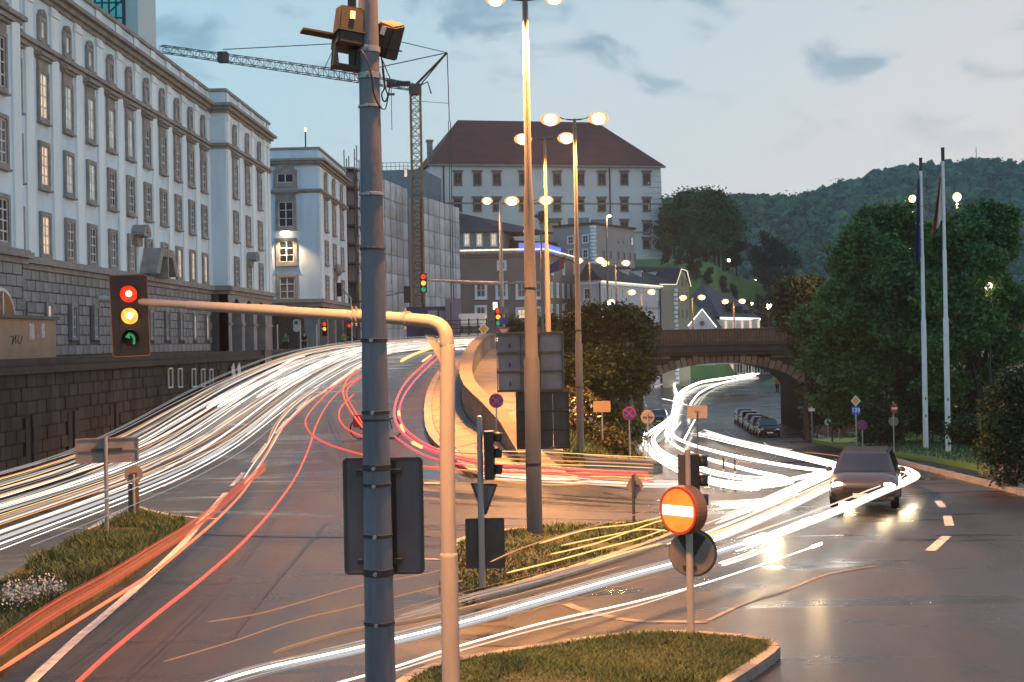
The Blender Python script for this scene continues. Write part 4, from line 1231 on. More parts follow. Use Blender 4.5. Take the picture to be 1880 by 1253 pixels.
b = bmb3(); b.box((BX0, YB0 - 0.75, 2.75), (BX1, YB0 + 1, 3.3)); b.box((BX0, YB0 - 0.5, 2.45), (BX1, YB0 - 0.1, 2.747)); b.box((BX0 - 0.02, YB0 - 0.9, 3.304), (BX1, YB0 + 1, 3.6)); b.build('cornice', mat('bridge_cornice', (0.035, 0.03, 0.027), 0.9, var=0.4, vscale=1, world=True), br)
b = bmb3(); b.box((BX0 - 0.02, YB0 + 1.003, 3.25), (BX1, YB1, 3.6)); b.build('deck', MATS['asphalt'], br)
pm_ = mat('parapet_brown', (0.10, 0.062, 0.045), 0.85, var=0.35, vscale=2, island=0.15, world=True)
b = bmb3(); b.box((BX0, YB0 - 0.42, 3.6), (BX1, YB0 - 0.36, 4.62)); b.build('parapet_backing', M['joint'], br)
slat = MB().box((-0.115, -0.06, 0), (0.115, 0, 1.0)).mesh('slat', pm_)
k = 0; x = BX0 + 0.2
while x < 48 and k < 160:
    put('slat', slat, br, Vector((x, YB0 - 0.42, 3.6)) - br.location); x += 0.27; k += 1
b = bmb3(); b.box((BX0, YB0 - 0.55, 4.624), (BX1, YB0 - 0.3, 4.74)); b.build('top_rail', M['dark'], br)
b = bmb3(); b.box((BX0, YB1 - 0.3, 3.604), (BX1, YB1, 4.7)); b.build('rear_parapet', pm_, br)
# abutment wing wall right of the pier (rough, lit)
b = bmb3(); b.prism([(22.9, -5), (27.6, -5), (26.8, -1.2), (24.6, 1.4), (23.4, 2.2)], 'y', YB0 - 2.6, YB0 - 0.13); b.build('buttress', M['bridge'], br, bevel=0.15)

# ================================================================== the evening air
hzm = bpy.data.materials.new('evening_air'); hzm.use_nodes = True
hn = hzm.node_tree; hn.nodes.clear()
ho = hn.nodes.new('ShaderNodeOutputMaterial'); hv = hn.nodes.new('ShaderNodeVolumePrincipled')
hv.inputs['Color'].default_value = (0.80, 0.88, 1.0, 1); hv.inputs['Density'].default_value = 0.00018; hv.inputs['Anisotropy'].default_value = 0.2
hn.links.new(hv.outputs[0], ho.inputs['Volume'])
tag(MB().box((-320, -80, -6.0), (1020, 1320, 165)).build('haze', hzm), kind='stuff')
# ================================================================== footway and curved parapet on the right of the ramp
def G2(px, py, h=0.0):
    p = gnd(px, py, h); return (p.x, p.y)
par_line = [(-0.9, 44.3), (-1.5, 46.2), (-2.3, 48.6), (-3.0, 52), (-3.4, 56), (-3.65, 61.5), (-3.9, 70), (-4.1, 82), (-4.4, 100), (-4.7, 124)]
par_line = [(p.x, p.y) for p in smooth_path([(a, b_, 0) for a, b_ in par_line], 6)]
kerb_line = [(-2.3, 42.2), (-3.0, 44), (-3.75, 46.3), (-4.35, 50), (-4.85, 56), (-5.15, 62), (-5.35, 70), (-5.35, 82), (-5.35, 100), (-5.45, 124)]
kerb_line = [(p.x, p.y) for p in smooth_path([(a, b_, 0) for a, b_ in kerb_line], 6)]
def HF(x, y): return HR(y) if y > 46 else max(H(x, y), HR(y) - 0.15)
fw = strip('footway_bed', kerb_line, 0.0, 3.6, 0.10, M['concd'], hf=lambda x, y: H(x, y) if y < 50 else HR(y)); fw['kind'] = 'structure'
fw = tag(put('footway', None, None, (0, 0, 0)), kind='structure')
def lerp2(a, b_, t): return (a[0]+(b_[0]-a[0])*t, a[1]+(b_[1]-a[1])*t)
def resample(line, n):
    L_ = [0]
    for i in range(1, len(line)): L_.append(L_[-1] + math.hypot(line[i][0]-line[i-1][0], line[i][1]-line[i-1][1]))
    res = []
    for k in range(n+1):
        d = L_[-1]*k/n
        for i in range(1, len(line)):
            if L_[i] >= d - 1e-9:
                res.append(lerp2(line[i-1], line[i], (d - L_[i-1])/max(1e-9, L_[i]-L_[i-1]))); break
    return res
NS = 62
kl, pl = resample(kerb_line, NS), resample(par_line, NS)
def hfw(p): return (H(*p) if p[1] < 46 else max(HR(p[1]), H(*p))) + 0.16
for i in range(NS):
    q = []
    for (ta, tb) in ((0.20, 0.965),):
        a0, a1 = lerp2(kl[i], pl[i], ta), lerp2(kl[i+1], pl[i+1], ta); b0, b1 = lerp2(kl[i], pl[i], tb), lerp2(kl[i+1], pl[i+1], tb)
        g_ = 0.018
        s0, s1 = lerp2(a0, a1, g_), lerp2(a0, a1, 1-g_); e0_, e1_ = lerp2(b0, b1, g_), lerp2(b0, b1, 1-g_)
        vs = [(*p, hfw(p)) for p in (s0, e0_, e1_, s1)] + [(*p, hfw(p) - 0.12) for p in (s0, e0_, e1_, s1)]
        MB().add(vs, [(0, 1, 2, 3), (0, 4, 5, 1), (1, 5, 6, 2), (2, 6, 7, 3), (3, 7, 4, 0)]).build('paving_slab', M['slab'], fw)
    a0, a1 = lerp2(kl[i], kl[i+1], 0.012), lerp2(kl[i], kl[i+1], 0.988); b0, b1 = lerp2(a0, lerp2(pl[i], pl[i+1], 0.012), 0.19), lerp2(a1, lerp2(pl[i], pl[i+1], 0.988), 0.19)
    vs = [(*p, hfw(p) - 0.008) for p in (a0, b0, b1, a1)] + [(*p, hfw(p) - 0.35) for p in (a0, b0, b1, a1)]
    MB().add(vs, [(0, 1, 2, 3), (0, 4, 5, 1), (1, 5, 6, 2), (2, 6, 7, 3), (3, 7, 4, 0)]).build('kerb_stone', M['kerb'], fw)
pw = thing('parapet_wall', 'curved concrete parapet along the outer edge of the ramp footway', 'wall', (-3.6, 60, 0))
NP = 40
pq = resample(par_line, NP)
def ptop(i):
    y = pq[i][1]; f = sstep((y - 44.3)/5.0)
    return hfw(pq[i]) + 0.35 + 0.72*f
def pnorm(i):
    a, b_ = pq[max(0, i-1)], pq[min(NP, i+1)]
    t = Vector((b_[0]-a[0], b_[1]-a[1])).normalized(); return Vector((t.y, -t.x))
for i in range(NP):
    n0, n1 = pnorm(i), pnorm(i+1)
    def ring(k, n_):
        p = Vector(pq[k]); z1 = ptop(k); z0 = min(H(p.x + n_.x*0.6, p.y), hfw(pq[k])) - 1.2
        t = lambda w, z: (p.x + n_.x*w - pw.location.x, p.y + n_.y*w - pw.location.y, z)
        return t, z0, z1
    t0, za, zb = ring(i, n0); t1, zc_, zd = ring(i+1, n1)
    MB().add([t0(0, za), t0(0.34, za), t0(0.34, zb - 0.12), t0(0, zb - 0.12), t1(0, zc_), t1(0.34, zc_), t1(0.34, zd - 0.12), t1(0, zd - 0.12)],
             [(0, 1, 2, 3), (7, 6, 5, 4), (0, 3, 7, 4), (3, 2, 6, 7), (2, 1, 5, 6)]).build('panel', M['concd'], pw)
    s0, s1 = t0, t1
    MB().add([s0(-0.07, zb - 0.115), s0(0.44, zb - 0.115), s0(0.44, zb), s0(-0.07, zb), s1(-0.07, zd - 0.115), s1(0.44, zd - 0.115), s1(0.44, zd), s1(-0.07, zd)],
             [(0, 1, 2, 3), (7, 6, 5, 4), (0, 3, 7, 4), (3, 2, 6, 7), (2, 1, 5, 6), (1, 0, 4, 5)]).build('coping_stone', M['conc'], pw)
# pale paved side slope beyond the parapet
sl = [(p[0] + 0.5, p[1]) for p in par_line if 47 < p[1] < 100]
sheet('side_path', sl + [(1.2, 96), (1.4, 60), (0.6, 49)], 0.05, M['conc'], step=1.5, skirt=0.1)

# ================================================================== painted lines
def paint(pxs, w_=0.14, mat_=None, name='lane_marking', per=6, h=0.008):
    line = [G2(*p) for p in pxs]
    if len(line) > 2: line = [(p.x, p.y) for p in smooth_path([(a, b_, 0) for a, b_ in line], per)]
    else: line = resample(line, 6)
    return strip(name, line, -w_/2, w_/2, h, mat_ or M['line'])
paint([(20, 1290), (70, 1240), (140, 1175), (245, 1085), (330, 1005), (372, 955), (415, 905)], 0.15)
for a, b_ in (((425, 893), (447, 868)), ((462, 850), (490, 815)), ((505, 797), (530, 768)), ((545, 752), (572, 727)), ((590, 712), (612, 694))): paint([a, b_], 0.13)
paint([(252, 930), (300, 943), (352, 950), (400, 953)], 0.12)
paint([(0, 1075), (80, 1025), (160, 975), (205, 948), (240, 930)], 0.16)
for a, b_ in (((296, 895), (345, 872)), ((372, 848), (388, 836)), ((410, 823), (425, 812)), ((452, 795), (470, 780))): paint([a, b_], 0.11)
paint([(1040, 1110), (1085, 1125), (1160, 1140), (1240, 1142), (1300, 1143)], 0.18, mat('road_paint_worn', (0.22, 0.21, 0.2), 0.6, var=0.5, vscale=4, col2=(0.07, 0.07, 0.07), world=True))
paint([(1300, 1140), (1360, 1112), (1440, 1085), (1520, 1055), (1610, 1040)], 0.08, MATS['road_paint_worn'])
for a, b_ in (((1722, 920), (1731, 932)), ((1739, 948), (1743, 966)), ((1738, 985), (1708, 1012))): paint([a, b_], 0.2)
paint([(1640, 990), (1690, 991), (1728, 990)], 0.16, M['tar'], 'tar_seam')
paint([(1640, 903), (1720, 905), (1800, 902), (1880, 903)], 0.35, M['tar'], 'tar_seam')
paint([(1660, 912), (1740, 907), (1810, 905), (1900, 908)], 0.12, mat('red_patch', (0.20, 0.06, 0.04), 0.6, var=0.4, vscale=2, world=True), 'road_seam')
paint([(370, 981), (450, 984), (540, 986), (640, 986), (790, 985)], 0.16, M['tar'], 'tar_seam')
paint([(420, 1180), (480, 1100), (540, 1030), (600, 960)], 0.07, M['tar'], 'tar_seam')
paint([(1330, 790), (1360, 806), (1400, 820), (1450, 832)], 0.12)

# ================================================================== grass islands with kerbs
def island(name, pxs, h=0.12, km='kerb'):
    poly = [G2(*p) for p in pxs]
    pp = [(p.x, p.y) for p in smooth_path([(a, b_, 0) for a, b_ in poly + [poly[0]]], 4)][:-1]
    area = sum(pp[i][0]*pp[(i+1) % len(pp)][1] - pp[(i+1) % len(pp)][0]*pp[i][1] for i in range(len(pp)))
    if area < 0: pp = pp[::-1]
    sheet(name, pp, h - 0.02, M['soil'], step=0.6, skirt=0.2, dome=0.04)
    root = tag(put('kerb', None), kind='structure')
    per = resample(pp + [pp[0]], max(8, int(len(pp)*0.9)))
    for i in range(len(per) - 1):
        a, b_ = Vector(per[i]), Vector(per[i+1]); t = (b_ - a)
        if t.length < 0.05: continue
        n = Vector((t.y, -t.x)).normalized(); a2, b2_ = a + t*0.015, b_ - t*0.015
        q = [a2 - n*0.02, b2_ - n*0.02, b2_ + n*0.13, a2 + n*0.13]
        vs = [(p.x, p.y, H(p.x, p.y) + h + 0.015) for p in q] + [(p.x, p.y, H(p.x, p.y) - 0.15) for p in q]
        MB().add(vs, [(0, 1, 2, 3), (0, 4, 5, 1), (1, 5, 6, 2), (2, 6, 7, 3), (3, 7, 4, 0)]).build('kerb_stone', M[km], root)
    return pp
def blades(name, poly, dens, hgt, h0, wd=0.012, lean=0.4, m_='grass', cap=26000, patch=0.0):
    xs_ = [p[0] for p in poly]; ys_ = [p[1] for p in poly]
    rng = np.random.default_rng(len(poly) + int(dens))
    P = []
    A = (max(xs_)-min(xs_))*(max(ys_)-min(ys_))
    n = min(cap*2, int(A*dens))
    X = rng.uniform(min(xs_), max(xs_), n); Y = rng.uniform(min(ys_), max(ys_), n)
    V = []
    for x, y in zip(X, Y):
        if not inpoly(x, y, poly): continue
        if len(V) >= cap*3: break
        tuft = 0.6 + 0.8*(0.5 + 0.5*math.sin(x*2.3 + 1.7*math.sin(y*1.9)))*(0.5+0.5*math.sin(y*3.1+x))
        if patch and math.sin(x*0.9+0.5)*math.sin(y*1.1) < -patch: continue
        a = rng.uniform(0, 6.283); hh = hgt*tuft*rng.uniform(0.5, 1.3); l_ = rng.normal(0, lean)*hh; l2 = rng.normal(0, lean)*hh
        z = H(x, y) + h0
        dx, dy = math.cos(a)*wd*rng.uniform(0.6, 1.6), math.sin(a)*wd
        V += [(x-dx, y-dy, z), (x+dx, y+dy, z), (x+l_, y+l2, z+hh)]
    o = put(name, rawmesh(name, np.array(V), 3, M[m_])); tag(o, kind='stuff'); return o
i1 = island('left_verge', [(-60, 1260), (-60, 1130), (0, 1088), (90, 1030), (170, 985), (235, 962), (300, 960), (332, 966), (335, 980), (250, 1040), (120, 1130), (0, 1215)], km='soil')
blades('grass', i1, 1100, 0.19, 0.12, lean=0.7, patch=0.8)
i2 = island('centre_verge', [(838, 1012), (860, 998), (920, 986), (990, 979), (1110, 972), (1215, 968), (1240, 978), (1215, 996), (1120, 1030), (1000, 1068), (900, 1098), (845, 1108), (822, 1075)])
blades('grass', i2, 520, 0.085, 0.12, lean=0.7, patch=0.8)
i3 = island('near_verge', [(690, 1330), (760, 1262), (850, 1230), (1000, 1204), (1180, 1180), (1330, 1184), (1405, 1196), (1412, 1208), (1370, 1240), (1300, 1285), (1200, 1340)])
blades('grass', i3, 2800, 0.065, 0.12, wd=0.006, lean=0.8, cap=45000, patch=0.9)
# white seeding flowers in the left verge
fpoly = [G2(*p) for p in ((5, 1115), (95, 1098), (125, 1118), (60, 1140), (5, 1150))]
V = []
for k in range(1300):
    x = random.uniform(min(p[0] for p in fpoly), max(p[0] for p in fpoly)); y = random.uniform(min(p[1] for p in fpoly), max(p[1] for p in fpoly))
    if not inpoly(x, y, fpoly): continue
    z = H(x, y) + 0.22 + random.uniform(0, 0.2); s_ = 0.012
    a = Vector((random.gauss(0, 1), random.gauss(0, 1), random.gauss(0, 1))).normalized()*s_*1.5; b_ = a.orthogonal().normalized()*s_*1.5
    c = Vector((x, y, z))
    V += [c - a, c + b_, c + a, c - b_]
tag(put('seed_heads', rawmesh('seed_heads', np.array([tuple(v) for v in V]), 4, mat('seed_white', (0.55, 0.52, 0.46), 0.8))), kind='stuff')

# right footway, kerb, lawn
kl2 = [G2(*p) for p in ((1500, 800), (1560, 818), (1620, 838), (1665, 852), (1720, 866), (1800, 886), (1880, 906), (1960, 928))]
kl2s = [(p.x, p.y) for p in smooth_path([(a, b_, 0) for a, b_ in kl2], 5)]
root = tag(put('kerb', None), kind='structure')
per = resample(kl2s, 34)
for i in range(34):
    a, b_ = Vector(per[i]), Vector(per[i+1]); t = b_ - a; n = Vector((t.y, -t.x)).normalized()
    if n.y < 0: n = -n
    a, b_ = a + t*0.012, b_ - t*0.012
    q = [a, b_, b_ + n*0.3, a + n*0.3]
    vs = [(p.x, p.y, H(p.x, p.y) + 0.15) for p in q] + [(p.x, p.y, H(p.x, p.y) - 0.1) for p in q]
    MB().add(vs, [(0, 1, 2, 3), (0, 4, 5, 1), (1, 5, 6, 2), (2, 6, 7, 3), (3, 7, 4, 0)]).build('kerb_stone', M['kerb'], root)
back2 = [(p[0] + 0.6, p[1] + 7.0) for p in kl2s][::-1]
fwp = [(p[0], p[1] + 0.28) for p in kl2s] + back2
sheet('pavement', fwp, 0.14, mat('pavement_asphalt', (0.075, 0.075, 0.08), 0.6, var=0.25, vscale=1.5, bump=0.2, bscale=20, world=True), step=1.2, skirt=0.3)
lawn = [(p[0], p[1] - 0.4) for p in back2[::-1]] + [(40, 60), (42, 112), (24, 112), (15.5, 96)]
lawn = [G2(1490, 812), G2(1560, 826), G2(1640, 838), G2(1700, 846), G2(1800, 866), G2(1900, 884), (38, 46), (46, 84), (30, 114), (24.6, 118), (22.5, 100)]
sheet('lawn', lawn, 0.22, M['meadow'], step=1.5, skirt=0.3)
blades('grass', [G2(1600, 833), G2(1640, 838), G2(1700, 846), G2(1800, 866), G2(1830, 840), G2(1760, 800), G2(1620, 790)], 120, 0.16, 0.2, wd=0.03, cap=16000)

# ================================================================== poles, signs, lights
def thing_at(name, label, cat, p, rz=0.0, group=None): return thing(name, label, cat, p, rz, group)
def face(px): return math.atan2(-(px - 1004), 2611)   # heading so that local -Y looks back along the sight line
M['sodium'] = emat('sodium_lamp', (1.0, 0.60, 0.24), 28.0)
M['bowl'] = emat('lamp_bowl_halo', (1.0, 0.42, 0.09), 1.5)  # orange and oversized: the halo round each lamp is put into its bowl
M['sodium_far'] = emat('sodium_lamp_far', (1.0, 0.56, 0.20), 16.0)
M['globe'] = emat('globe_lamp', (1.0, 0.80, 0.52), 9.0)
SOD = (1.0, 0.40, 0.10)
def lamp_light(parent, loc, energy, col=SOD, radius=0.15, spot=False):
    ld = bpy.data.lights.new('lamp_light', 'SPOT' if spot else 'POINT'); ld.energy = energy; ld.color = col; ld.shadow_soft_size = radius
    if spot: ld.spot_size = R(132 if energy != 10000 else 100); ld.spot_blend = 0.6
    lo = bpy.data.objects.new('lamp_light', ld); COL.objects.link(lo); lo.parent = parent; lo.location = loc
    return lo
def head(root, x0, z, sx, L_=0.75, mat_='sodium', up=0.10, ry=0.0):
    """luminaire reaching from x0 outwards (sx = +1 / -1) with an up-tilted cowl and a bowl swollen and coloured as the orange halo"""
    c = MB()
    n = 7
    prof = [(0.0, 0.045, 0.0), (0.16, 0.06, 0.03), (0.32, 0.115, 0.08), (0.55, 0.15, 0.11), (0.82, 0.15, 0.12), (0.97, 0.11, 0.115), (1.0, 0.03, 0.10)]
    vs, fs = [], []
    for t, wd, zz in prof:
        for k in range(n):
            a = math.pi*k/(n-1)
            vs.append((x0 + sx*t*L_, math.cos(a)*wd, z + zz + math.sin(a)*wd*0.45))
    for i in range(len(prof)-1):
        for k in range(n-1): fs.append((i*n+k, i*n+k+1, (i+1)*n+k+1, (i+1)*n+k))
        fs.append((i*n, (i+1)*n, (i+1)*n+n-1, i*n+n-1))
    c.add(vs, fs)
    h_ = c.build('lamp_head', M['dark'], root, smooth=True)
    b = MB(); b.ell((x0 + sx*L_*0.66, 0, z + 0.02), (L_*0.43, L_*0.31, L_*0.265), 14, 8)
    b.build('halo_bowl', M['bowl'], h_, smooth=True)
    b = MB(); b.ell((x0 + sx*L_*0.66, 0, z + 0.01), (L_*0.37, L_*0.35, L_*0.25), 16, 10)
    b.build('lamp_core', M[mat_], h_, smooth=True)
    return (x0 + sx*L_*0.9, 0, z - 0.10 - L_*0.25)
def street_lamp(label, base, top_z, r0, r1, arms=(-1, 1), half=0.6, L_=0.62, mat_='sodium', energy=900, rz=0.0, collars=(), group='street lamps', mpole='pole', headz=0.0, spot=True, arm_len=0.28):
    root = thing('street_lamp', label, 'street lamp', base, rz, group)
    hh = top_z - base[2]
    p = MB()
    p.lathe([(r0*1.04, -0.25), (r0, 0.1), (r0*0.98, hh*0.33), (r0*0.82, hh*0.335), (r1 + (r0-r1)*0.45, hh*0.62), (r1*1.25, hh*0.66), (r1, hh*0.99), (r1*0.6, hh)], n=20)
    p.build('pole', M[mpole], root, smooth=True)
    for cz, cr_ in collars:
        f = cz/hh
        rr = (r0 + (r1-r0)*f)*1.02
        MB().lathe([(rr, cz - cr_/2), (rr + 0.012, cz - cr_/2 + 0.005), (rr + 0.012, cz + cr_/2), (rr, cz + cr_/2)], n=20).build('band', M['dark'], root)
    if len(arms) == 2 or True:
        a = MB()
        for s_ in arms: a.tube([(0, 0, hh - 0.05), (s_*arm_len, 0, hh - 0.02 + headz)], 0.028, 6)
        a.build('arm', M['dark'], root)
    for s_ in arms:
        lp = head(root, s_*arm_len, hh - 0.03 + headz, s_, L_, mat_)
        if energy: lamp_light(root, lp, energy, spot=spot)
    return root
# the row of sodium lamps
b = gnd(982, 990); p1_ = atD(965, -22, 28.7)
street_lamp('tall tapered lamp post with the big sign frame on the grass island', (b.x, b.y, b.z), p1_.z, 0.165, 0.06, L_=0.5, half=0.6, energy=17000, collars=((1.55, 0.07), (3.4, 0.06), (5.2, 0.05), (2.55, 0.05)))
LP1 = Vector((b.x, b.y, 0)); Z1 = p1_.z
b = gnd(1066, 836); D2 = (Vector((b.x, b.y, 0)) - Vector((0, 0, 0))).dot(FWD); p2_ = atD(1059, 218, D2)
street_lamp('double headed lamp post in front of the dark tree, taller than its neighbours in view', (b.x, b.y, b.z), p2_.z, 0.13, 0.055, L_=0.85, energy=12000, collars=((2.4, 0.06), (4.4, 0.06)))
p3_ = atD(1000, 254, 53); zb3 = H(p3_.x, p3_.y)
street_lamp('double headed lamp post rising behind the big sign frame', (p3_.x, p3_.y, zb3), p3_.z, 0.13, 0.05, L_=0.8, energy=9000, collars=((3.5, 0.06),))
p4_ = atD(971, 368, 73); street_lamp('double headed lamp post hidden behind the tall lamp post', (p4_.x, p4_.y, H(p4_.x, p4_.y)), p4_.z, 0.12, 0.05, L_=0.9, energy=6000)
p6_ = atD(993, 424, 97); street_lamp('single armed lamp post beside the tall lamp post, in front of the blue neon', (p6_.x, p6_.y, H(p6_.x, p6_.y)), p6_.z, 0.11, 0.06, arms=(-1,), L_=0.85, energy=2000, mat_='sodium')
# mast with lamp and signal arm near the crest
D5 = 86
p5_ = atD(918, 368, D5); b5 = (p5_.x, p5_.y, H(p5_.x, p5_.y))
r5 = street_lamp('pale lamp mast near the ramp crest carrying a signal arm', b5, p5_.z, 0.16, 0.08, arms=(-1,), L_=0.8, energy=2400, mpole='mastpaint', arm_len=0.25)
za, zb_ = atD(920, 521, D5).z, atD(775, 514, D5 - 1)
MB().tube([(0, 0, za - b5[2]), (zb_.x - b5[0], zb_.y - b5[1], zb_.z - b5[2])], [0.13, 0.06], 10).build('signal_arm', M['mastpaint'], r5, smooth=True)
# lamps on the bridge and beyond
def far_lamp(label, cx, cy_, span, D, by, single=False, e=250):
    p = atD(cx, cy_, D); q = Vector((p.x, p.y, 3.6 if p.x > 6.6 else H(p.x, p.y)))
    h_ = span/2611*D/2
    street_lamp(label, (p.x, p.y, q.z), p.z, 0.10, 0.055, arms=(-1, 1) if not single else (-1,), L_=h_*1.05, arm_len=h_*0.3, mat_='sodium_far', energy=e, group='street lamps on the bridge', spot=False, headz=0.0)
far_lamp('twin lamp above the dark tree, left of a matching pair', 1082, 478, 40, 128, 600, e=700)
far_lamp('twin lamp above the dark tree, right of a matching pair', 1130, 483, 38, 132, 600, e=700)
far_lamp('twin lamp in front of the long white building', 1178, 536, 36, 134, 606, e=500)
far_lamp('twin lamp over the chevron lit gable', 1271, 546, 34, 134, 606, e=500)
far_lamp('twin lamp over the steep dark roof by the bridge', 1347, 553, 31, 135, 606, e=500)
p = atD(1113, 396, 120); q = Vector((p.x, p.y, H(p.x, p.y)))
s7 = street_lamp('slender lamp post with one round glow above the twin lamps', (p.x, p.y, q.z), p.z, 0.12, 0.06, arms=(1,), arm_len=0.0, L_=0.4, mat_='sodium', energy=1200, group='street lamps on the bridge', spot=False)
def globe_lamp(label, px, py, D, by, r, m_='globe', e=150):
    p = atD(px, py, D)
    zb = castle_h(p.x, p.y) if p.y > 238 else (3.6 if 124.5 < p.y < 137 and p.x > 6.6 else (H(p.x, p.y) + (0.15 if p.x > 18 else 0)))
    q = Vector((p.x, p.y, zb))
    root = thing('globe_lamp', label, 'street lamp', (p.x, p.y, q.z), 0, 'globe lamps')
    MB().lathe([(0.06, 0), (0.045, p.z - q.z - r)], n=10).build('pole', M['dark'], root)
    MB().ell((0, 0, p.z - q.z), (r, r, r*1.1), 16, 10).build('globe', M[m_], root, smooth=True)
    MB().lathe([(r*0.5, p.z - q.z + r*1.0), (r*0.15, p.z - q.z + r*1.22)], n=12).build('cap', M['dark'], root)
    if e: lamp_light(root, (0, 0, p.z - q.z - r - 0.1), e, (1, 0.7, 0.4))
    return root
globe_lamp('glowing globe lamp on top of the dark round tree', 1122, 557, 118, 600, 0.30)
globe_lamp('globe lamp at the right end of the bridge, left of a larger one', 1411, 562, 131, 604, 0.28)
globe_lamp('largest globe lamp at the right end of the bridge', 1469, 540, 127.5, 604, 0.36)
globe_lamp('globe lamp shining among the leaves of the big tree', 1815, 526, 79.5, 640, 0.2, e=40)
globe_lamp('small amber lamp between the big tree and the flag pole', 1675, 365, 96, 700, 0.22, 'sodium_far', 5000)
globe_lamp('amber street lamp rising above the right tree by the flag poles', 1757, 362, 96, 470, 0.26, 'sodium_far', 6000)['group'] = 'street lamps'
for px_, py_, D_, lab in ((1524, 590, 90, 'tiny amber lamp glinting through leaves right of the bridge'), (1708, 545, 90, 'tiny amber lamp glinting beside the left flag pole'), (1483, 1, 100, None), (1380, 558, 300, 'tiny pale lamp on the hill foot above the bridge end'), (1338, 478, 300, 'tiny yellow lamp on the castle slope meadow'), (1388, 512, 300, 'tiny yellow lamp in the dark trees under the meadow')):
    if D_ == 300: D_ = hillhit(px_, py_ + 26)[1]
    if lab: globe_lamp(lab, px_, py_, D_, py_ + 26, 0.0011*D_, 'globe', 0)['group'] = 'small distant lamps'
# pale obelisk on the slope
pO, tO = hillhit(1436, 528)
if pO is None: tO = 330; pO = atD(1436, 528, tO); pO.z = castle_h(pO.x, pO.y)
qO = atD(1434, 482, tO)
ob_ = thing('obelisk', 'slim pale obelisk standing before the dark trees on the slope', 'obelisk', pO)
MB().lathe([(0.32, 0), (0.26, (qO.z-pO.z)*0.9), (0.05, qO.z-pO.z)], n=4).build('shaft', M['pil'], ob_)
MB().box((-0.8, -0.8, -0.6), (0.8, 0.8, -0.003)).build('plinth', M['pil'], ob_)
# wall lamp on the corner building
wl = thing('wall_lamp', 'glowing wall lamp above the window of the corner building gable', 'wall lamp', (-23.9, 130.97, 14.35))
MB().box((-0.22, -0.5, 0.14), (0.22, 0.0, 0.24)).build('bracket', M['dark'], wl)
MB().ell((0, -0.42, 0.0), (0.5, 0.22, 0.2), 12, 8).build('bulb', emat('wall_bulb', (1, 0.80, 0.55), 9.0), wl)
lamp_light(wl, (0, -0.95, -0.3), 1300, (1, 0.62, 0.32), 0.1, spot=True)

# ------------------------------------------------------------------ the foreground pole
D0 = 11.3
pt, pb0 = atD(676, -80, D0), atD(700, 1330, D0)
zb = H(pb0.x, pb0.y)
fp = thing('signal_pole', 'thick weathered grey pole in the foreground carrying floodlights and a sign board', 'pole', (pb0.x, pb0.y, zb))
hh = 11.2
r_at = lambda z: 0.132 - 0.0078*z
MB().lathe([(r_at(0)*1.0, -0.3)] + [(r_at(z), z) for z in np.linspace(0, 3.9, 9)] + [(r_at(4.0)*0.97, 4.0)] + [(r_at(z)*0.97, z) for z in np.linspace(4.05, hh, 8)], n=36).build('pole', M['polemain'], fp, smooth=True)
def zpix(py): return atD(690, py, D0).z - zb
for py, wd, m_ in ((92, 0.05, 'steel'), (140, 0.05, 'steel'), (196, 0.022, 'steel'), (357, 0.026, 'steel'), (457, 0.018, 'dark'), (625, 0.03, 'dark'), (757, 0.03, 'dark'), (771, 0.02, 'dark'), (858, 0.05, 'dark'), (890, 0.028, 'dark'), (983, 0.028, 'dark'), (1050, 0.06, 'dark'), (1143, 0.03, 'dark')):
    z = zpix(py); rr = r_at(z)*0.985
    o = MB().lathe([(rr, z - wd/2), (rr + 0.009, z - wd/2 + 0.003), (rr + 0.009, z + wd/2 - 0.003), (rr, z + wd/2)], n=36).build('band', M[m_], fp, smooth=True)
    if wd > 0.02:
        b = MB(); b.lathe([(0.016, -0.02), (0.014, 0.012), (0.006, 0.016)], n=8, axis='y'); b.build('bolt', M['steel'], o, (-0.01, -rr - 0.02, z))
rx = math.radians(-2.5)
sgn = thing('sign_board', 'dark back of a tall rounded sign board clamped behind the foreground pole', 'sign', (pb0.x, pb0.y, zb))
cS = atD(700, 952, D0) - Vector((pb0.x, pb0.y, zb)); sw, sh = 0.635, 0.93
def rrect(w_, h_, r, n=5):
    pts_ = []
    for cx_2, cy_2, a0 in ((w_/2-r, h_/2-r, 0), (-w_/2+r, h_/2-r, 90), (-w_/2+r, -h_/2+r, 180), (w_/2-r, -h_/2+r, 270)):
        for i in range(n+1):
            a = R(a0 + 90*i/n); pts_.append((cx_2 + r*math.cos(a), cy_2 + r*math.sin(a)))
    return pts_
MB().prism(rrect(sw, sh, 0.035), 'y', 0.17, 0.182).build('board', mat('board_back', (0.14, 0.115, 0.115), 0.55, 0.2, var=0.2, vscale=3), sgn, (cS.x, 0, cS.z))
ou, inn = rrect(sw + 0.012, sh + 0.012, 0.04), rrect(sw - 0.03, sh - 0.03, 0.025)
rim = MB(); n_ = len(ou)
rim.add([(x, 0.155, z) for x, z in ou] + [(x, 0.155, z) for x, z in inn] + [(x, 0.184, z) for x, z in ou] + [(x, 0.169, z) for x, z in inn], [(i, (i+1) % n_, n_+(i+1) % n_, n_+i) for i in range(n_)] + [(i, 2*n_+i, 2*n_+(i+1) % n_, (i+1) % n_) for i in range(n_)] + [(n_+i, n_+(i+1) % n_, 3*n_+(i+1) % n_, 3*n_+i) for i in range(n_)])
rim.build('rim', M['signdark'], sgn, (cS.x, 0, cS.z))
MB().box((0.0 + 0.13, 0.14, -sh/2 + 0.02), (0.155, 0.169, sh/2 - 0.02)).build('stiffener', M['black'], sgn, (cS.x - 0.05, 0, cS.z))
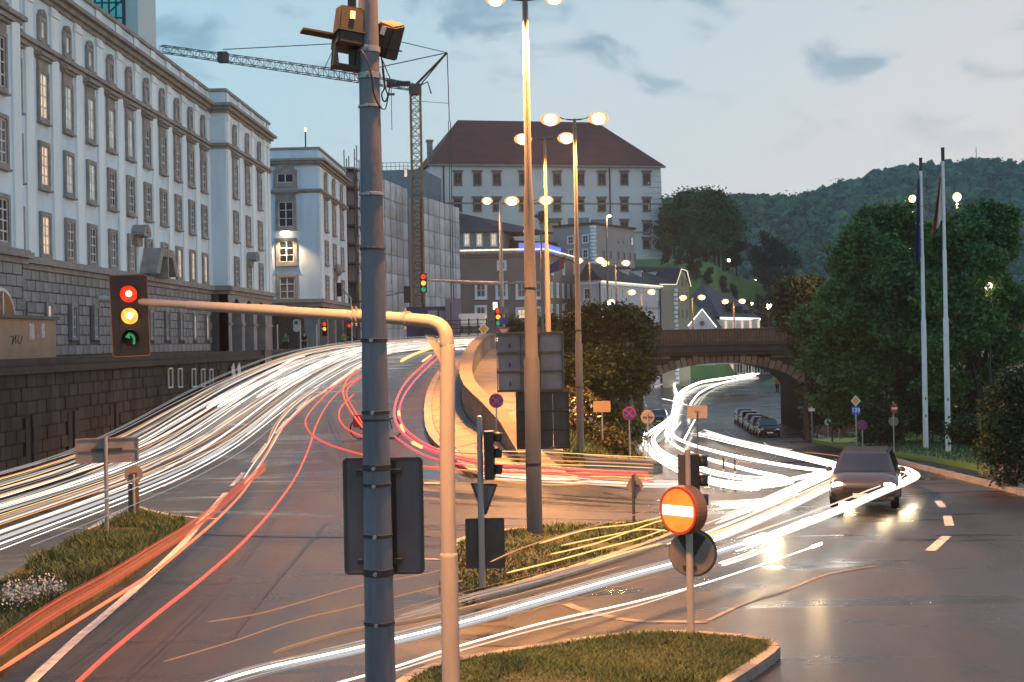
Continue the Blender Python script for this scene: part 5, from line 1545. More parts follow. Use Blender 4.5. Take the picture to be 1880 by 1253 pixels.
for z in (0.36, -0.36): MB().box((-0.18, 0.10, z - 0.02), (0.18, 0.15, z + 0.02)).build('clamp', M['dark'], sgn, (0, 0, cS.z))
# its own pair of sodium lamps, above the picture
ar = MB()
for s_ in (-1, 1): ar.tube([(0, 0, hh - 0.05), (s_*0.3, 0, hh - 0.02)], 0.028, 6)
ar.build('arm', M['dark'], fp)
for s_ in (-1, 1): lamp_light(fp, head(fp, s_*0.3, hh - 0.03, s_, 0.55, 'sodium'), 10000, spot=True)
# floodlights at its top
def floodbox(label, px, py, w_, d_, h_, rot, arm):
    p = atD(px, py, D0)
    root = thing('floodlight', label, 'floodlight', p)
    root.rotation_euler = rot
    t_ = 0.82
    vs = [(-w_/2, -d_/2, -h_/2), (w_/2, -d_/2, -h_/2), (w_/2, d_/2, -h_/2), (-w_/2, d_/2, -h_/2), (-w_/2, -d_/2, h_/2*0.7), (w_/2, -d_/2, h_/2*0.7), (w_/2*0.9, d_/2*0.7, h_/2), (-w_/2*0.9, d_/2*0.7, h_/2)]
    MB().add(vs, [(3, 2, 1, 0), (4, 5, 6, 7), (0, 1, 5, 4), (1, 2, 6, 5), (2, 3, 7, 6), (3, 0, 4, 7)]).build('housing', M['flood'], root, bevel=0.012)
    MB().box((-w_/2 - 0.012, -d_/2 - 0.012, -h_*0.22), (w_/2 + 0.012, d_/2 + 0.004, -h_*0.18)).build('seam_band', M['dark'], root)
    MB().box((-0.022, -d_/2 - 0.016, 0.02), (0.018, -d_/2 - 0.003, 0.085)).build('label_plate', mat('plate_white', (0.8, 0.8, 0.78), 0.5), root)
    return root
fl1 = floodbox('left dark box floodlight with a flap and yoke on the foreground pole', 639, 50, 0.20, 0.26, 0.36, (R(-6), R(7), R(22)), 0)
MB().box((-0.36, -0.02, -0.09), (-0.10, 0.10, -0.075)).build('flap', M['flood'], fl1)
yk = MB(); yk.box((-0.105, -0.05, -0.32), (-0.075, 0.05, -0.17)); yk.box((0.075, -0.05, -0.32), (0.105, 0.05, -0.17)); yk.box((-0.105, -0.05, -0.345), (0.19, 0.05, -0.32)); yk.build('yoke', M['flood'], fl1)
fl2 = floodbox('right dark box floodlight tilted sideways behind the foreground pole', 709, 64, 0.16, 0.22, 0.30, (R(4), R(24), R(-20)), 0)
fl2.location += Vector((0, 0.16, 0))
br_ = MB(); br_.box((-0.16, -0.02, 6.26), (-0.10, 0.05, 6.75)); br_.box((-0.16, -0.03, 6.2), (-0.11, 0.03, 6.3)); br_.build('bracket', M['flood'], fp)
# cables
cb = MB()
def at0(px, py, dy=-0.13): 
    q = atD(px, py, D0 + dy); return q - Vector((pb0.x, pb0.y, zb))
cb.tube(smooth_path([at0(663, 92), at0(674, 110, -0.14), at0(682, 140, -0.14), at0(686, 170, -0.13), at0(694, 190, -0.11), at0(699, 198, -0.08)], 5), 0.0065, 6)
cb.tube(smooth_path([at0(700, 105, -0.05), at0(704, 130, 0), at0(706, 160, 0), at0(701, 172, 0), at0(703, 184, 0), at0(708, 186, 0), at0(712, 176, 0), at0(709, 166, 0), at0(705, 150, 0), at0(702, 125, 0)], 5), 0.0065, 6)
cb.tube(smooth_path([at0(702, 110, 0), at0(710, 130, 0), at0(716, 150, 0), at0(709, 196, 0), at0(702, 200, -0.02), at0(698, 196, -0.05)], 5), 0.005, 6)
cb.build('cable', M['black'], fp, smooth=True)

# ------------------------------------------------------------------ signal mast with long arm
D_m = 15.0
mb_ = atD(829, 1300, D_m); zm = H(mb_.x, mb_.y)
sg = thing('signal_mast', 'pale cranked signal mast with its long arm reaching left over the road', 'signal mast', (mb_.x, mb_.y, zm))
def lm(px, py, D): return atD(px, py, D) - sg.location
z_arm0 = lm(815, 600, D_m)
path = [Vector((0, 0, 0.0)), Vector((lm(826, 1022, D_m).x, 0, lm(826, 1022, D_m).z))]
body = MB()
xj = lm(826, 1022, D_m)
body.lathe([(0.098, -0.2), (0.094, xj.z), (0.094, xj.z + 0.03), (0.086, xj.z + 0.04)], n=24); body.build('lower_shaft', M['mastpaint'], sg, smooth=True)
up_ = [Vector((0, 0, xj.z + 0.03)), Vector((0, 0, xj.z + 0.9)), lm(822, 660, D_m), lm(820.5, 632, D_m)]
bend = [lm(818, 612, D_m), lm(810, 599, D_m + 0.02), lm(797, 592, D_m + 0.05), lm(780, 589, D_m + 0.1)]
arm = [lm(720, 584, D_m + 0.35), lm(655, 580, D_m + 0.65)]
pts_ = up_ + bend + arm
pts_[2].y = 0; pts_[3].y = 0
body = MB(); body.tube(smooth_path(pts_, 5), [0.084 - 0.02*i/(5*(len(pts_)-1)) for i in range(5*(len(pts_)-1)+1)], 20); body.build('upper_shaft', M['mastpaint'], sg, smooth=True)
b = MB(); b.tube([lm(662, 580.5, D_m + 0.62), lm(523, 572, D_m + 1.2)], [0.062, 0.057], 18); b.build('arm_section', M['mastpaint'], sg, smooth=True)
b = MB(); b.tube([lm(523.5, 571.5, D_m + 1.2), lm(347, 561, D_m + 1.9)], [0.064, 0.056], 18); b.build('arm_section', M['mastpaint'], sg, smooth=True)
b = MB(); b.tube([lm(348, 560.6, D_m + 1.9), lm(184, 549, D_m + 2.5)], [0.046, 0.042], 18); b.build('arm_tip', M['mastpaint'], sg, smooth=True)
for px_, py_, dd, rr in ((655, 580, 0.65, 0.078), (648, 580, 0.68, 0.074), (745, 585, 0.25, 0.082)):
    c = lm(px_, py_, D_m + dd); c2 = lm(px_ + 5, py_ + 0.35, D_m + dd - 0.025)
    b = MB(); b.tube([c, c2], rr, 18); o = b.build('sleeve', M['mastpaint'], sg, smooth=True)
    b = MB(); b.tube([c + Vector((0, -0.05, -rr)), c + Vector((0, -0.05, -rr - 0.035))], 0.012, 6); b.tube([c + Vector((0, -0.05, rr - 0.01)), c + Vector((0, -0.05, rr + 0.03))], 0.012, 6); b.build('bolt', M['steel'], o)
gp = [lm(779, 614, D_m + 0.12), lm(800, 616, D_m + 0.06), lm(811, 640, D_m), lm(812, 676, D_m), lm(803, 655, D_m + 0.04)]
b = MB(); b.add([p + Vector((0, -0.005, 0)) for p in gp] + [p + Vector((0, 0.02, 0)) for p in gp], [tuple(range(5)), tuple(range(9, 4, -1))] + [(i, 5+i, 5+(i+1) % 5, (i+1) % 5) for i in range(5)]); b.build('gusset', M['mastpaint'], sg)
b = MB(); b.tube([lm(779, 889, D_m) + Vector((0, 0.05, 0)), lm(816, 889, D_m)], 0.017, 8); b.tube([lm(779, 1028, D_m) + Vector((0, 0.05, 0)), lm(816, 1028, D_m)], 0.010, 8); b.build('spigot', M['mastpaint'], sg)
b = MB(); b.box(lm(812, 880, D_m) + Vector((0, -0.03, 0)), lm(816, 898, D_m) + Vector((0, 0.03, 0))); b.box(lm(812, 1016, D_m) + Vector((0, -0.03, 0)), lm(816, 1040, D_m) + Vector((0, 0.03, 0))); b.build('clamp', M['dark'], sg)

# ------------------------------------------------------------------ traffic signals
M['red_on'] = emat('signal_red', (1.0, 0.03, 0.01), 1.8, var=0.5, vscale=14)
M['red_hot'] = emat('signal_red_hot', (1.0, 0.28, 0.08), 8.0)
M['amber_on'] = emat('signal_amber', (1.0, 0.36, 0.05), 2.2, var=0.4, vscale=14)
M['green_on'] = emat('signal_green', (0.02, 0.7, 0.25), 0.5)
M['lens_off'] = mat('lens_off', (0.03, 0.012, 0.01), 0.2)
def signal(label, p, rz, s, states, backboard=True, group=None, arrow=False):
    """three aspect signal head; s = lens radius; states = list of materials top to bottom; faces local -Y"""
    root = thing('traffic_light', label, 'traffic light', p, rz, group)
    pitch = s*2.45
    n = len(states)
    hw, hh = s*1.3, pitch*n/2
    MB().prism(rrect(hw*2, hh*2, s*0.25), 'y', -s*0.35, s*1.1).build('housing', M['black'], root)
    if backboard:
        bd = MB().prism(rrect(s*4.1, pitch*n*1.24, s*0.28), 'y', -s*0.33, -s*0.2).build('backboard', M['black'], root)
        ou, inn = rrect(s*4.14, pitch*n*1.24 + s*0.06, s*0.3), rrect(s*3.96, pitch*n*1.24 - s*0.14, s*0.25)
        k = len(ou); rm = MB()
        rm.add([(x, -s*0.36, z) for x, z in ou] + [(x, -s*0.36, z) for x, z in inn] + [(x, -s*0.18, z) for x, z in ou] + [(x, -s*0.18, z) for x, z in inn], [(i, (i+1) % k, k+(i+1) % k, k+i) for i in range(k)] + [(i, 2*k+i, 2*k+(i+1) % k, (i+1) % k) for i in range(k)] + [(k+i, k+(i+1) % k, 3*k+(i+1) % k, 3*k+i) for i in range(k)])
        rm.build('edge_trim', mat('board_edge', (0.16, 0.085, 0.06), 0.5), root)
    for i, st in enumerate(states):
        z = (n-1)/2*pitch - i*pitch
        lens = MB(); lens.lathe([(s*0.95, -s*0.36), (s*0.9, -s*0.42), (s*0.6, -s*0.52), (s*0.02, -s*0.57)], n=20, axis='y')
        lo = lens.build('lens', M[st] if st in M and not (arrow and st == 'green_on') else M['lens_off'], root, (0, 0, z), smooth=True)
        if arrow and st == 'green_on':
            a = MB()
            a.tube(smooth_path([(s*0.32, -s*0.6, -s*0.75), (s*0.34, -s*0.6, -s*0.1), (s*0.1, -s*0.6, s*0.32), (-s*0.2, -s*0.6, s*0.3)], 4), s*0.13, 6)
            a.prism([(-s*0.62, s*0.1), (-s*0.12, s*0.62), (-s*0.1, -s*0.12)], 'y', -s*0.66, -s*0.55)
            a.build('arrow', M['green_on'], lo)
        if st in ('red_on', 'amber_on') and backboard:
            h_ = MB(); h_.lathe([(s*0.36, -s*0.555), (s*0.25, -s*0.6), (s*0.02, -s*0.62)], n=14, axis='y'); h_.build('lamp_core', emat('core_' + st, (1.0, 0.5, 0.22) if st == 'red_on' else (1, 0.8, 0.5), 5.0), lo)
        vz = MB(); m_ = 12; vs, fs = [], []
        for k in range(m_ + 1):
            a = R(-20 + 220*k/m_)
            vs += [(s*1.04*math.cos(a), -s*0.3, s*1.04*math.sin(a)), (s*1.0*math.cos(a), -s*(1.75 - 0.3*abs(math.cos(a))), s*1.0*math.sin(a) - 0.05*s)]
        for k in range(m_): fs.append((2*k, 2*k+1, 2*k+3, 2*k+2))
        vz.add(vs, fs); vo_ = vz.build('visor', M['black'], root, (0, 0, z), smooth=True)
        md = vo_.modifiers.new('thick', 'SOLIDIFY'); md.thickness = s*0.07
    return root
pS = atD(245, 580, 17.35)
s1 = signal('large black signal with red, amber and green arrow on the mast arm', pS + Vector((0, -0.14, 0)), R(13), 0.108, ['red_on', 'amber_on', 'green_on'], arrow=True)
s1.rotation_euler = (R(2), R(-1.5), R(13))
lamp_light(s1, (0, -0.35, 0.27), 1.2, (1, 0.1, 0.03), 0.1); lamp_light(s1, (0, -0.35, 0.0), 2.0, (1, 0.5, 0.1), 0.1)
MB().box((-0.05, -0.02, -0.05), (0.05, 0.18, 0.05)).build('clamp', M['dark'], s1)
M['g2'] = M['green_on']
p = atD(777.5, 520, 85); signal('small signal with red and amber above green at the end of the far arm', p, R(4), 0.155, ['red_on', 'amber_on', 'green_on'], backboard=False)
p = atD(914.5, 582, 85.7); signal('small signal with red, amber and green glow on the pale lamp mast', p, R(3), 0.15, ['red_on', 'amber_on', 'green_on'], backboard=False)
def post(root, h_, r=0.038, m_='pole', name='post', z0=-0.15): return MB().lathe([(r, z0), (r, h_)], n=12).build(name, M[m_], root, smooth=True)
def mast_signal(label, px, py, D, by, states, rz=0.0, s=0.13, extra=None):
    q = atD(px + (by - py)*0.0183 + 4, by, D); p = atD(px, py, D)
    t = thing('signal_post', 'pale post under ' + label, 'post', q); post(t, p.z - q.z + 0.9, 0.07, 'steel')
    signal(label, p + Vector((0, -0.25, 0)), rz, s, states, backboard=False)
mast_signal('red and amber lit signal by the arcade of the corner building', 597, 604, 124, 646, ['red_on', 'amber_on', 'lens_off'], s=0.17)
mast_signal('red lit signal just left of the foreground pole', 642, 606, 128, 646, ['red_on', 'lens_off', 'lens_off'], s=0.16)
p = atD(747, 541, 100); t = signal('dark unlit signal hanging left of the crane mast', p, R(200), 0.16, ['lens_off']*3, backboard=False)
gw_ = thing('arm_mast', 'thin signal arm carrying the dark unlit signal behind the foreground pole', 'signal mast', (atD(700, 640, 101).x, atD(700, 640, 101).y, 3.3))
a0_ = atD(747, 535, 100.3) - gw_.location; a1_ = atD(700, 545, 101) - gw_.location
MB().tube([(0, 0, 0), a1_, a0_], 0.06, 8).build('pole', M['steel'], gw_)
p = atD(624, 532, 122); signal('dark signal seen from behind in front of the corner building side', p, R(160), 0.16, ['lens_off']*3, backboard=False)
q = atD(646, 646, 122.5); gw2 = thing('arm_mast', 'grey post whose thin arm holds the dark signal by the corner building', 'signal mast', q)
MB().tube([(0, 0, 0), atD(644, 548, 122.5) - q, atD(630, 532, 122.3) - q], 0.07, 8).build('pole', M['steel'], gw2)
# bus stop and small posts at the crossing
q = atD(545, 646, 118); bs = thing('bus_stop_sign', 'white rounded bus stop panel with a green disc before the arcade', 'bus stop sign', q)
zt = atD(543, 588, 118).z - q.z
MB().prism([(x, z + zt - 0.45) for x, z in rrect(0.52, 1.05, 0.22)], 'y', -0.06, 0.0).build('panel', mat('panel_white', (0.65, 0.68, 0.68), 0.5), bs)
MB().lathe([(0.17, -0.075), (0.17, -0.061)], c=(0, 0, zt - 0.2), n=16, axis='y').build('disc', mat('disc_green', (0.04, 0.20, 0.10), 0.5), bs)
MB().lathe([(0.05, 0), (0.05, zt)], c=(0.30, 0.03, 0), n=8).build('post', M['steel'], bs)
for px_, lab in ((510, 'pale thin post at the left of the crossing'), (552, 'pale thin post right of the bus stop panel'), (582, 'pale thin post left of the lit red signal')):
    q = atD(px_, 647, 117); t = thing('thin_post', lab, 'post', q, 0, 'thin posts by the arcade'); post(t, atD(px_, 596, 117).z - q.z, 0.055, 'sash')
# people waiting in front of the arcade (tiny, one in green)
def person(label, p, h_, top, legs, rz=0):
    root = thing('person', label, 'person', p, rz)
    s_ = h_/1.75
    vs = {'pel': (0, 0, 0.92), 'ch': (0, 0.02, 1.28), 'nk': (0, 0.01, 1.48), 'hd': (0, -0.01, 1.64), 'ht': (0, 0, 1.72),
          'ls': (-0.19, 0.01, 1.42), 'le': (-0.24, 0.03, 1.14), 'lh': (-0.23, -0.06, 0.88), 'rs': (0.19, 0.01, 1.42), 're': (0.24, 0.04, 1.14), 'rh': (0.24, -0.05, 0.88),
          'lp': (-0.1, 0, 0.88), 'lk': (-0.11, -0.02, 0.48), 'lf': (-0.11, 0.02, 0.07), 'lt': (-0.12, -0.16, 0.04), 'rp': (0.1, 0, 0.88), 'rk': (0.12, -0.01, 0.48), 'rf': (0.13, 0.03, 0.07), 'rt': (0.14, -0.15, 0.04)}
    rad = {'pel': 0.15, 'ch': 0.155, 'nk': 0.06, 'hd': 0.105, 'ht': 0.075, 'ls': 0.06, 'le': 0.045, 'lh': 0.035, 'rs': 0.06, 're': 0.045, 'rh': 0.035, 'lp': 0.095, 'lk': 0.065, 'lf': 0.05, 'lt': 0.04, 'rp': 0.095, 'rk': 0.065, 'rf': 0.05, 'rt': 0.04}
    ed = [('pel', 'ch'), ('ch', 'nk'), ('nk', 'hd'), ('hd', 'ht'), ('ch', 'ls'), ('ls', 'le'), ('le', 'lh'), ('ch', 'rs'), ('rs', 're'), ('re', 'rh'), ('pel', 'lp'), ('lp', 'lk'), ('lk', 'lf'), ('lf', 'lt'), ('pel', 'rp'), ('rp', 'rk'), ('rk', 'rf'), ('rf', 'rt')]
    def skinned(name, keys, m_, grow=1.0):
        ks = [k for k in vs if k in keys]; ix = {k: i for i, k in enumerate(ks)}
        me = bpy.data.meshes.new(name); me.from_pydata([tuple(c*s_ for c in vs[k]) for k in ks], [(ix[a], ix[b_]) for a, b_ in ed if a in ix and b_ in ix], [])
        me.materials.append(m_)
        o = put(name, me, root)
        md = o.modifiers.new('skin', 'SKIN'); md.use_smooth_shade = True
        for k in ks:
            v = me.skin_vertices[0].data[ix[k]]; v.radius = (rad[k]*s_*grow, rad[k]*s_*grow*(0.72 if k in ('ch', 'pel') else 1)); v.use_root = (ix[k] == 0)
        o.modifiers.new('sub', 'SUBSURF').levels = 1
        return o
    skinned('body', set(vs), mat('skin', (0.42, 0.27, 0.2), 0.6), 1.0)
    skinned('jacket', {'pel', 'ch', 'ls', 'le', 'rs', 're'}, top, 1.12)
    skinned('trousers', {'pel', 'lp', 'lk', 'lf', 'rp', 'rk', 'rf'}, legs, 1.1)
    b = MB(); b.ell((0, 0.015*s_, 1.70*s_), (0.1*s_, 0.112*s_, 0.085*s_), 12, 8); b.build('hair', mat('hair_dark', (0.02, 0.014, 0.01), 0.7), root, smooth=True)
    b = MB(); b.ell((0, -0.105*s_, 1.635*s_), (0.014*s_, 0.02*s_, 0.022*s_), 6, 5); b.build('nose', mat('skin', (0.42, 0.27, 0.2), 0.6), root)
    return root
dk = mat('cloth_dark', (0.02, 0.02, 0.024), 0.9)
person('waiting person in a green jacket in front of the dark arcade', atD(525, 648, 119), 1.75, mat('cloth_green', (0.06, 0.28, 0.05), 0.8), dk)
person('waiting person in dark clothes beside the bus stop panel', atD(559, 648, 120), 1.8, dk, dk, 0.6)
person('person in a lime top standing left of the foreground pole', atD(631, 645, 126), 1.75, mat('cloth_lime', (0.30, 0.40, 0.05), 0.8), dk, -0.4)
person('pedestrian in a pink top walking under the right end of the arch', atD(1427, 723, 142), 1.75, mat('cloth_pink', (0.5, 0.12, 0.12), 0.8), dk, 0.5)

# ------------------------------------------------------------------ road signs
M['disc_back'] = mat('disc_back', (0.22, 0.19, 0.175), 0.5, 0.35, var=0.2, vscale=4)
M['sred'] = mat('sign_red', (0.42, 0.02, 0.02), 0.4); M['sblue'] = mat('sign_blue', (0.02, 0.05, 0.30), 0.4); M['swhite'] = mat('sign_white', (0.75, 0.75, 0.73), 0.4); M['syellow'] = mat('sign_yellow', (0.70, 0.40, 0.04), 0.4)
def disc(root, z, r, m_, y=-0.06, t=0.006, name='disc', n=28): return MB().lathe([(r*0.98, y - t), (r, y - t*0.6), (r, y), (r*0.98, y + 0.002)], c=(0, 0, z), n=n, axis='y').build(name, M[m_], root)
def nostop(label, px, py, D, by, r=0.26, rz=None):
    q = atD(px + (by - py)*0.0183, by, D); z = atD(px, py, D).z - q.z
    t = thing('no_stopping_sign', label, 'road sign', q, face(px) if rz is None else rz); post(t, z + r, 0.03, 'steel')
    disc(t, z, r, 'sred'); o = disc(t, z, r*0.82, 'sblue', -0.067, 0.004, 'blue_field')
    MB().prism([(-r*0.62, r*0.48), (-r*0.48, r*0.62), (r*0.62, -r*0.48), (r*0.48, -r*0.62)], 'y', -0.078, -0.0715).build('red_bar', M['sred'], t, (0, 0, z))
    MB().prism([(r*0.62, r*0.48), (r*0.48, r*0.62), (-r*0.62, -r*0.48), (-r*0.48, -r*0.62)], 'y', -0.075, -0.0715).build('red_bar', M['sred'], t, (0, 0, z))
    return t
def gpt(px, by): return (gnd(px, by) - CAM).dot(FWD)
d_ = 46.5; nostop('blue and red no stopping disc in front of the curved parapet', 911, 736, d_, 812, 0.24)
nostop('blue and red no stopping disc right of the sloping handrail', 1155, 759, 52, 838, 0.25)
nostop('purple blue no stopping disc on a leaning post before the hedge', 1583, 781, 74, 822, 0.27)
def backdisc(label, px, py, D, by, r, m_='disc_back'):
    q = atD(px + (by - py)*0.0183, by, D); z = atD(px, py, D).z - q.z
    t = thing('round_sign', label, 'road sign', q, face(px)); post(t, z + r*0.6, 0.03, 'steel'); disc(t, z, r, m_, 0.05); MB().box((-r*0.7, 0.02, z - 0.02), (r*0.7, 0.043, z + 0.02)).build('clamp', M['dark'], t); return t
backdisc('pinkish back of a round sign beside the dark parked car at the arch', 1189, 766, 56, 840, 0.27)
bd = backdisc('small pale round sign on a post at the bridge buttress', 1520, 775, 98, 822, 0.23, 'swhite')
# sign board on the left verge
dS = gpt(197, 985); q = gnd(197, 985); t = thing('direction_sign', 'low wide sign board seen from behind on the left verge', 'sign', q, face(200))
z0_, z1_ = atD(200, 850, dS).z - q.z, atD(200, 804, dS).z - q.z
post(t, z1_ + 0.03, 0.045, 'steel')
MB().box((-0.60, 0.055, z0_), (0.66, 0.07, z1_)).build('board', M['signback'], t)
fr = MB()
for z in (z0_, z1_ - 0.03): fr.box((-0.62, 0.03, z), (0.68, 0.054, z + 0.03))
fr.box((-0.62, 0.03, z0_ + 0.031), (-0.59, 0.054, z1_ - 0.031)); fr.box((0.65, 0.03, z0_ + 0.031), (0.68, 0.054, z1_ - 0.031)); fr.build('rim', M['signback'], t)
MB().box((-0.30, 0.035, (z0_+z1_)/2 - 0.04), (0.34, 0.054, (z0_+z1_)/2 + 0.04)).build('clamp_rail', M['dark'], t)
MB().box((-0.60, 0.03, (z0_+z1_)/2 - 0.01), (-0.301, 0.054, (z0_+z1_)/2 + 0.02)).box((0.341, 0.03, (z0_+z1_)/2 - 0.01), (0.65, 0.054, (z0_+z1_)/2 + 0.02)).build('stiffener', M['signback'], t)
dS = gpt(250, 962); q = gnd(247, 962); t = thing('keep_right_bollard', 'round sign seen from behind over a box bollard at the tip of the left verge', 'bollard', q, face(250))
zc = atD(250, 871, dS).z - q.z
post(t, zc, 0.03, 'steel'); disc(t, zc, 0.205, 'disc_back', 0.05); MB().box((-0.08, 0.01, zc - 0.03), (0.08, 0.043, zc + 0.03)).build('clamp', M['dark'], t)
MB().box((-0.13, 0.03, 0.0), (0.11, 0.18, zc - 0.22)).build('box_body', M['brown'], t, bevel=0.015)
# little mast with a signal back, yield sign back and square back
dM = gpt(886, 1092); q = gnd(886, 1092); t = thing('sign_post', 'pale post on the centre verge with triangle and square sign backs and a signal', 'sign post', q, face(886))
zz = lambda py: atD(884, py, dM).z - q.z
MB().lathe([(0.052, -0.1), (0.05, zz(880)), (0.046, zz(878)), (0.044, zz(765)), (0.02, zz(763))], n=16).build('post', M['mastpaint'], t, smooth=True)
z0_, z1_ = zz(1044), zz(953)
MB().prism([(x, z + (z0_+z1_)/2) for x, z in rrect(0.61, z1_ - z0_, 0.03)], 'y', 0.06, 0.072).build('square_back', M['signdark'], t, (0.055, 0, 0))
ou = rrect(0.625, z1_ - z0_ + 0.015, 0.03); inn = rrect(0.58, z1_ - z0_ - 0.03, 0.02); k = len(ou); rm = MB()
rm.add([(x, 0.045, z) for x, z in ou] + [(x, 0.045, z) for x, z in inn] + [(x, 0.074, z) for x, z in ou], [(i, (i+1) % k, k+(i+1) % k, k+i) for i in range(k)] + [(i, 2*k+i, 2*k+(i+1) % k, (i+1) % k) for i in range(k)])
rm.build('square_rim', M['brown'], t, (0.055, 0, (z0_+z1_)/2))
tz1, tz0 = zz(890), zz(944)
tri = [(-0.25, tz1), (0.25, tz1), (0.03, tz0), (-0.03, tz0)]
o = MB().prism(tri, 'y', 0.0, 0.02).build('triangle_back', M['signback'], t, (0.06, 0.07, 0), R(-38))
o2 = MB()
for a, b_ in zip(tri, tri[1:] + tri[:1]): o2.tube([(a[0], -0.012, a[1]), (b_[0], -0.012, b_[1])], 0.016, 6)
o2.build('triangle_rim', M['signdark'], t, (0.06, 0.07, 0), R(-38))
ts = signal('side turned signal with dark visors on the pale post of the centre verge', q + Vector((0.19, 0.02, zz(836))), R(88), 0.105, ['lens_off']*3, backboard=False)
# big sign backs on the tall lamp post
t = thing('gantry_sign', 'large gantry of six grey sign backs framed on the tall lamp post', 'sign', (LP1.x, LP1.y, 0), face(975))
dL = 28.9
def zL(py): return atD(970, py, dL).z
W0, W1 = -0.73, 0.66
zt_, zb2 = zL(613), zL(720)
rows = 3; rhh = (zt_ - zb2)/rows
for i in range(rows):
    for (xa_, xb_) in ((W0 + 0.03, -0.235), (-0.22, 0.17), (0.185, W1 - 0.02)):
        MB().box((xa_, 0.22, zb2 + i*rhh + 0.025), (xb_, 0.235, zb2 + (i+1)*rhh - 0.025)).build('panel', M['signback'], t)
    for xx in (-0.5,):
        MB().box((xx + 0.03, 0.19, zb2 + (i+0.28)*rhh), (xx + 0.06, 0.219, zb2 + (i+0.5)*rhh)).build('latch', M['dark'], t)
fr = MB()
for i in range(rows + 1): fr.box((W0, 0.17, zb2 + i*rhh - 0.024), (W1, 0.219, zb2 + i*rhh + 0.024))
for xx in (W0, -0.235, 0.17, W1 - 0.02): fr.box((xx, 0.175, zb2 + 0.025), (xx + 0.015, 0.218, zt_ - 0.025))
fr.build('frame', M['signdark'], t)
fr = MB(); fr.box((W0 - 0.01, 0.17, zt_ + 0.0245), (W1 + 0.01, 0.24, zt_ + 0.04)); fr.box((W1 + 0.001, 0.17, zb2), (W1 + 0.014, 0.24, zt_ + 0.024)); fr.build('edge_trim', M['conc'], t)
t2 = thing('gantry_sign', 'darker lower sign back of six panels under the grey gantry on the tall lamp post', 'sign', (LP1.x, LP1.y, 0), face(990))
zt_, zb2 = zL(724), zL(829); rhh = (zt_ - zb2)/3
for i in range(3):
    for (xa_, xb_) in ((-0.33, 0.02), (0.03, 0.42), (0.43, 0.745)):
        MB().box((xa_, 0.2, zb2 + i*rhh + 0.02), (xb_, 0.215, zb2 + (i+1)*rhh - 0.02)).build('panel', M['signdark'], t2)
fr = MB()
for i in range(4): fr.box((-0.34, 0.16, zb2 + i*rhh - 0.019), (0.755, 0.199, zb2 + i*rhh + 0.019))
for xx in (-0.345, 0.745): fr.box((xx, 0.155, zb2 + 0.02), (xx + 0.015, 0.2, zt_ - 0.02))
fr.build('frame', M['black'], t2)
# diamond back
dD = gpt(1164, 972); q = gnd(1164, 972); t = thing('diamond_sign', 'dark diamond sign seen from behind at the far tip of the centre verge', 'road sign', q, face(1165))
z = atD(1168, 892, dD).z - q.z; post(t, z + 0.25, 0.035, 'signdark')
MB().prism([(0, -0.3), (0.2, 0), (0, 0.3), (-0.2, 0)], 'y', 0.05, 0.062).build('plate', M['signback'], t, (0.04, 0, z)); MB().box((-0.08, 0.02, -0.02), (0.1, 0.045, 0.02)).build('clamp', M['dark'], t, (0.04, 0, z))
# lit no-entry sign with round back
dN = gpt(1268, 1182); q = gnd(1269, 1182); t = thing('no_entry_sign', 'round lit no entry lightbox glowing amber with a white bar on the near verge post', 'road sign', q, face(1268))
zz = lambda py: atD(1266, py, dN).z - q.z
MB().lathe([(0.05, -0.1), (0.047, zz(978)), (0.042, zz(975)), (0.04, zz(826)), (0.02, zz(824))], n=16).build('post', M['mastpaint'], t, smooth=True)
def ang_part(mb, name, m_, z, rzz, x=0, y=0, par=None): return mb.build(name, M[m_] if isinstance(m_, str) else m_, par or t, (x, y, z), rzz)
az = R(-40); zc = zz(934); rN = 0.30
lbx = ang_part(MB().lathe([(rN + 0.012, -0.10), (rN + 0.02, -0.09), (rN + 0.02, 0.09), (rN - 0.02, 0.11)], n=36, axis='y'), 'lightbox', mat('lightbox_shell', (0.22, 0.10, 0.06), 0.5), zc, az, -0.06, -0.12)
ang_part(MB().lathe([(rN + 0.012, -0.125), (rN + 0.012, -0.1005)], n=36, axis='y'), 'bezel', mat('bezel_red', (0.5, 0.06, 0.02), 0.4), zc, az, -0.06, -0.12)
ang_part(MB().lathe([(rN - 0.02, -0.128), (rN - 0.02, -0.1255)], n=36, axis='y'), 'lit_face', emat('noentry_face', (1.0, 0.25, 0.025), 1.35, var=0.35, vscale=2.5), zc, az, -0.06, -0.12)
ang_part(MB().box((-rN + 0.045, -0.131, -0.065), (rN - 0.045, -0.1285, 0.065)), 'white_bar', emat('noentry_bar', (1, 0.95, 0.85), 3.0), zc, az, -0.06, -0.12)
t3 = thing('round_sign', 'large round sign back with a dark sector under the lit no entry sign', 'road sign', q, face(1268))
zc = zz(1017)
MB().lathe([(0.285, 0.052), (0.297, 0.055), (0.297, 0.075), (0.285, 0.078)], c=(0.03, 0, zc), n=36, axis='y').build('disc', M['disc_back'], t3)
MB().lathe([(0.31, 0.045), (0.318, 0.06), (0.31, 0.1)], c=(0.045, 0.03, zc), n=36, axis='y').build('rim', M['signdark'], t3)
MB().prism([(0, -0.1)] + [(0.28*math.cos(R(a)), 0.28*math.sin(R(a))) for a in range(48, 133, 12)], 'y', 0.046, 0.0515).build('dark_sector', M['black'], t3, (0.03, 0, zc))
MB().box((-0.09, 0.02, zc + 0.12), (0.09, 0.045, zc + 0.17)).box((-0.09, 0.02, zc - 0.2), (0.09, 0.045, zc - 0.16)).build('clamp', M['dark'], t3)
s_b = signal('side turned signal box behind the lit no entry sign', q + Vector((0.10, 0.12, zz(888))), R(96), 0.105, ['lens_off']*3, backboard=False)
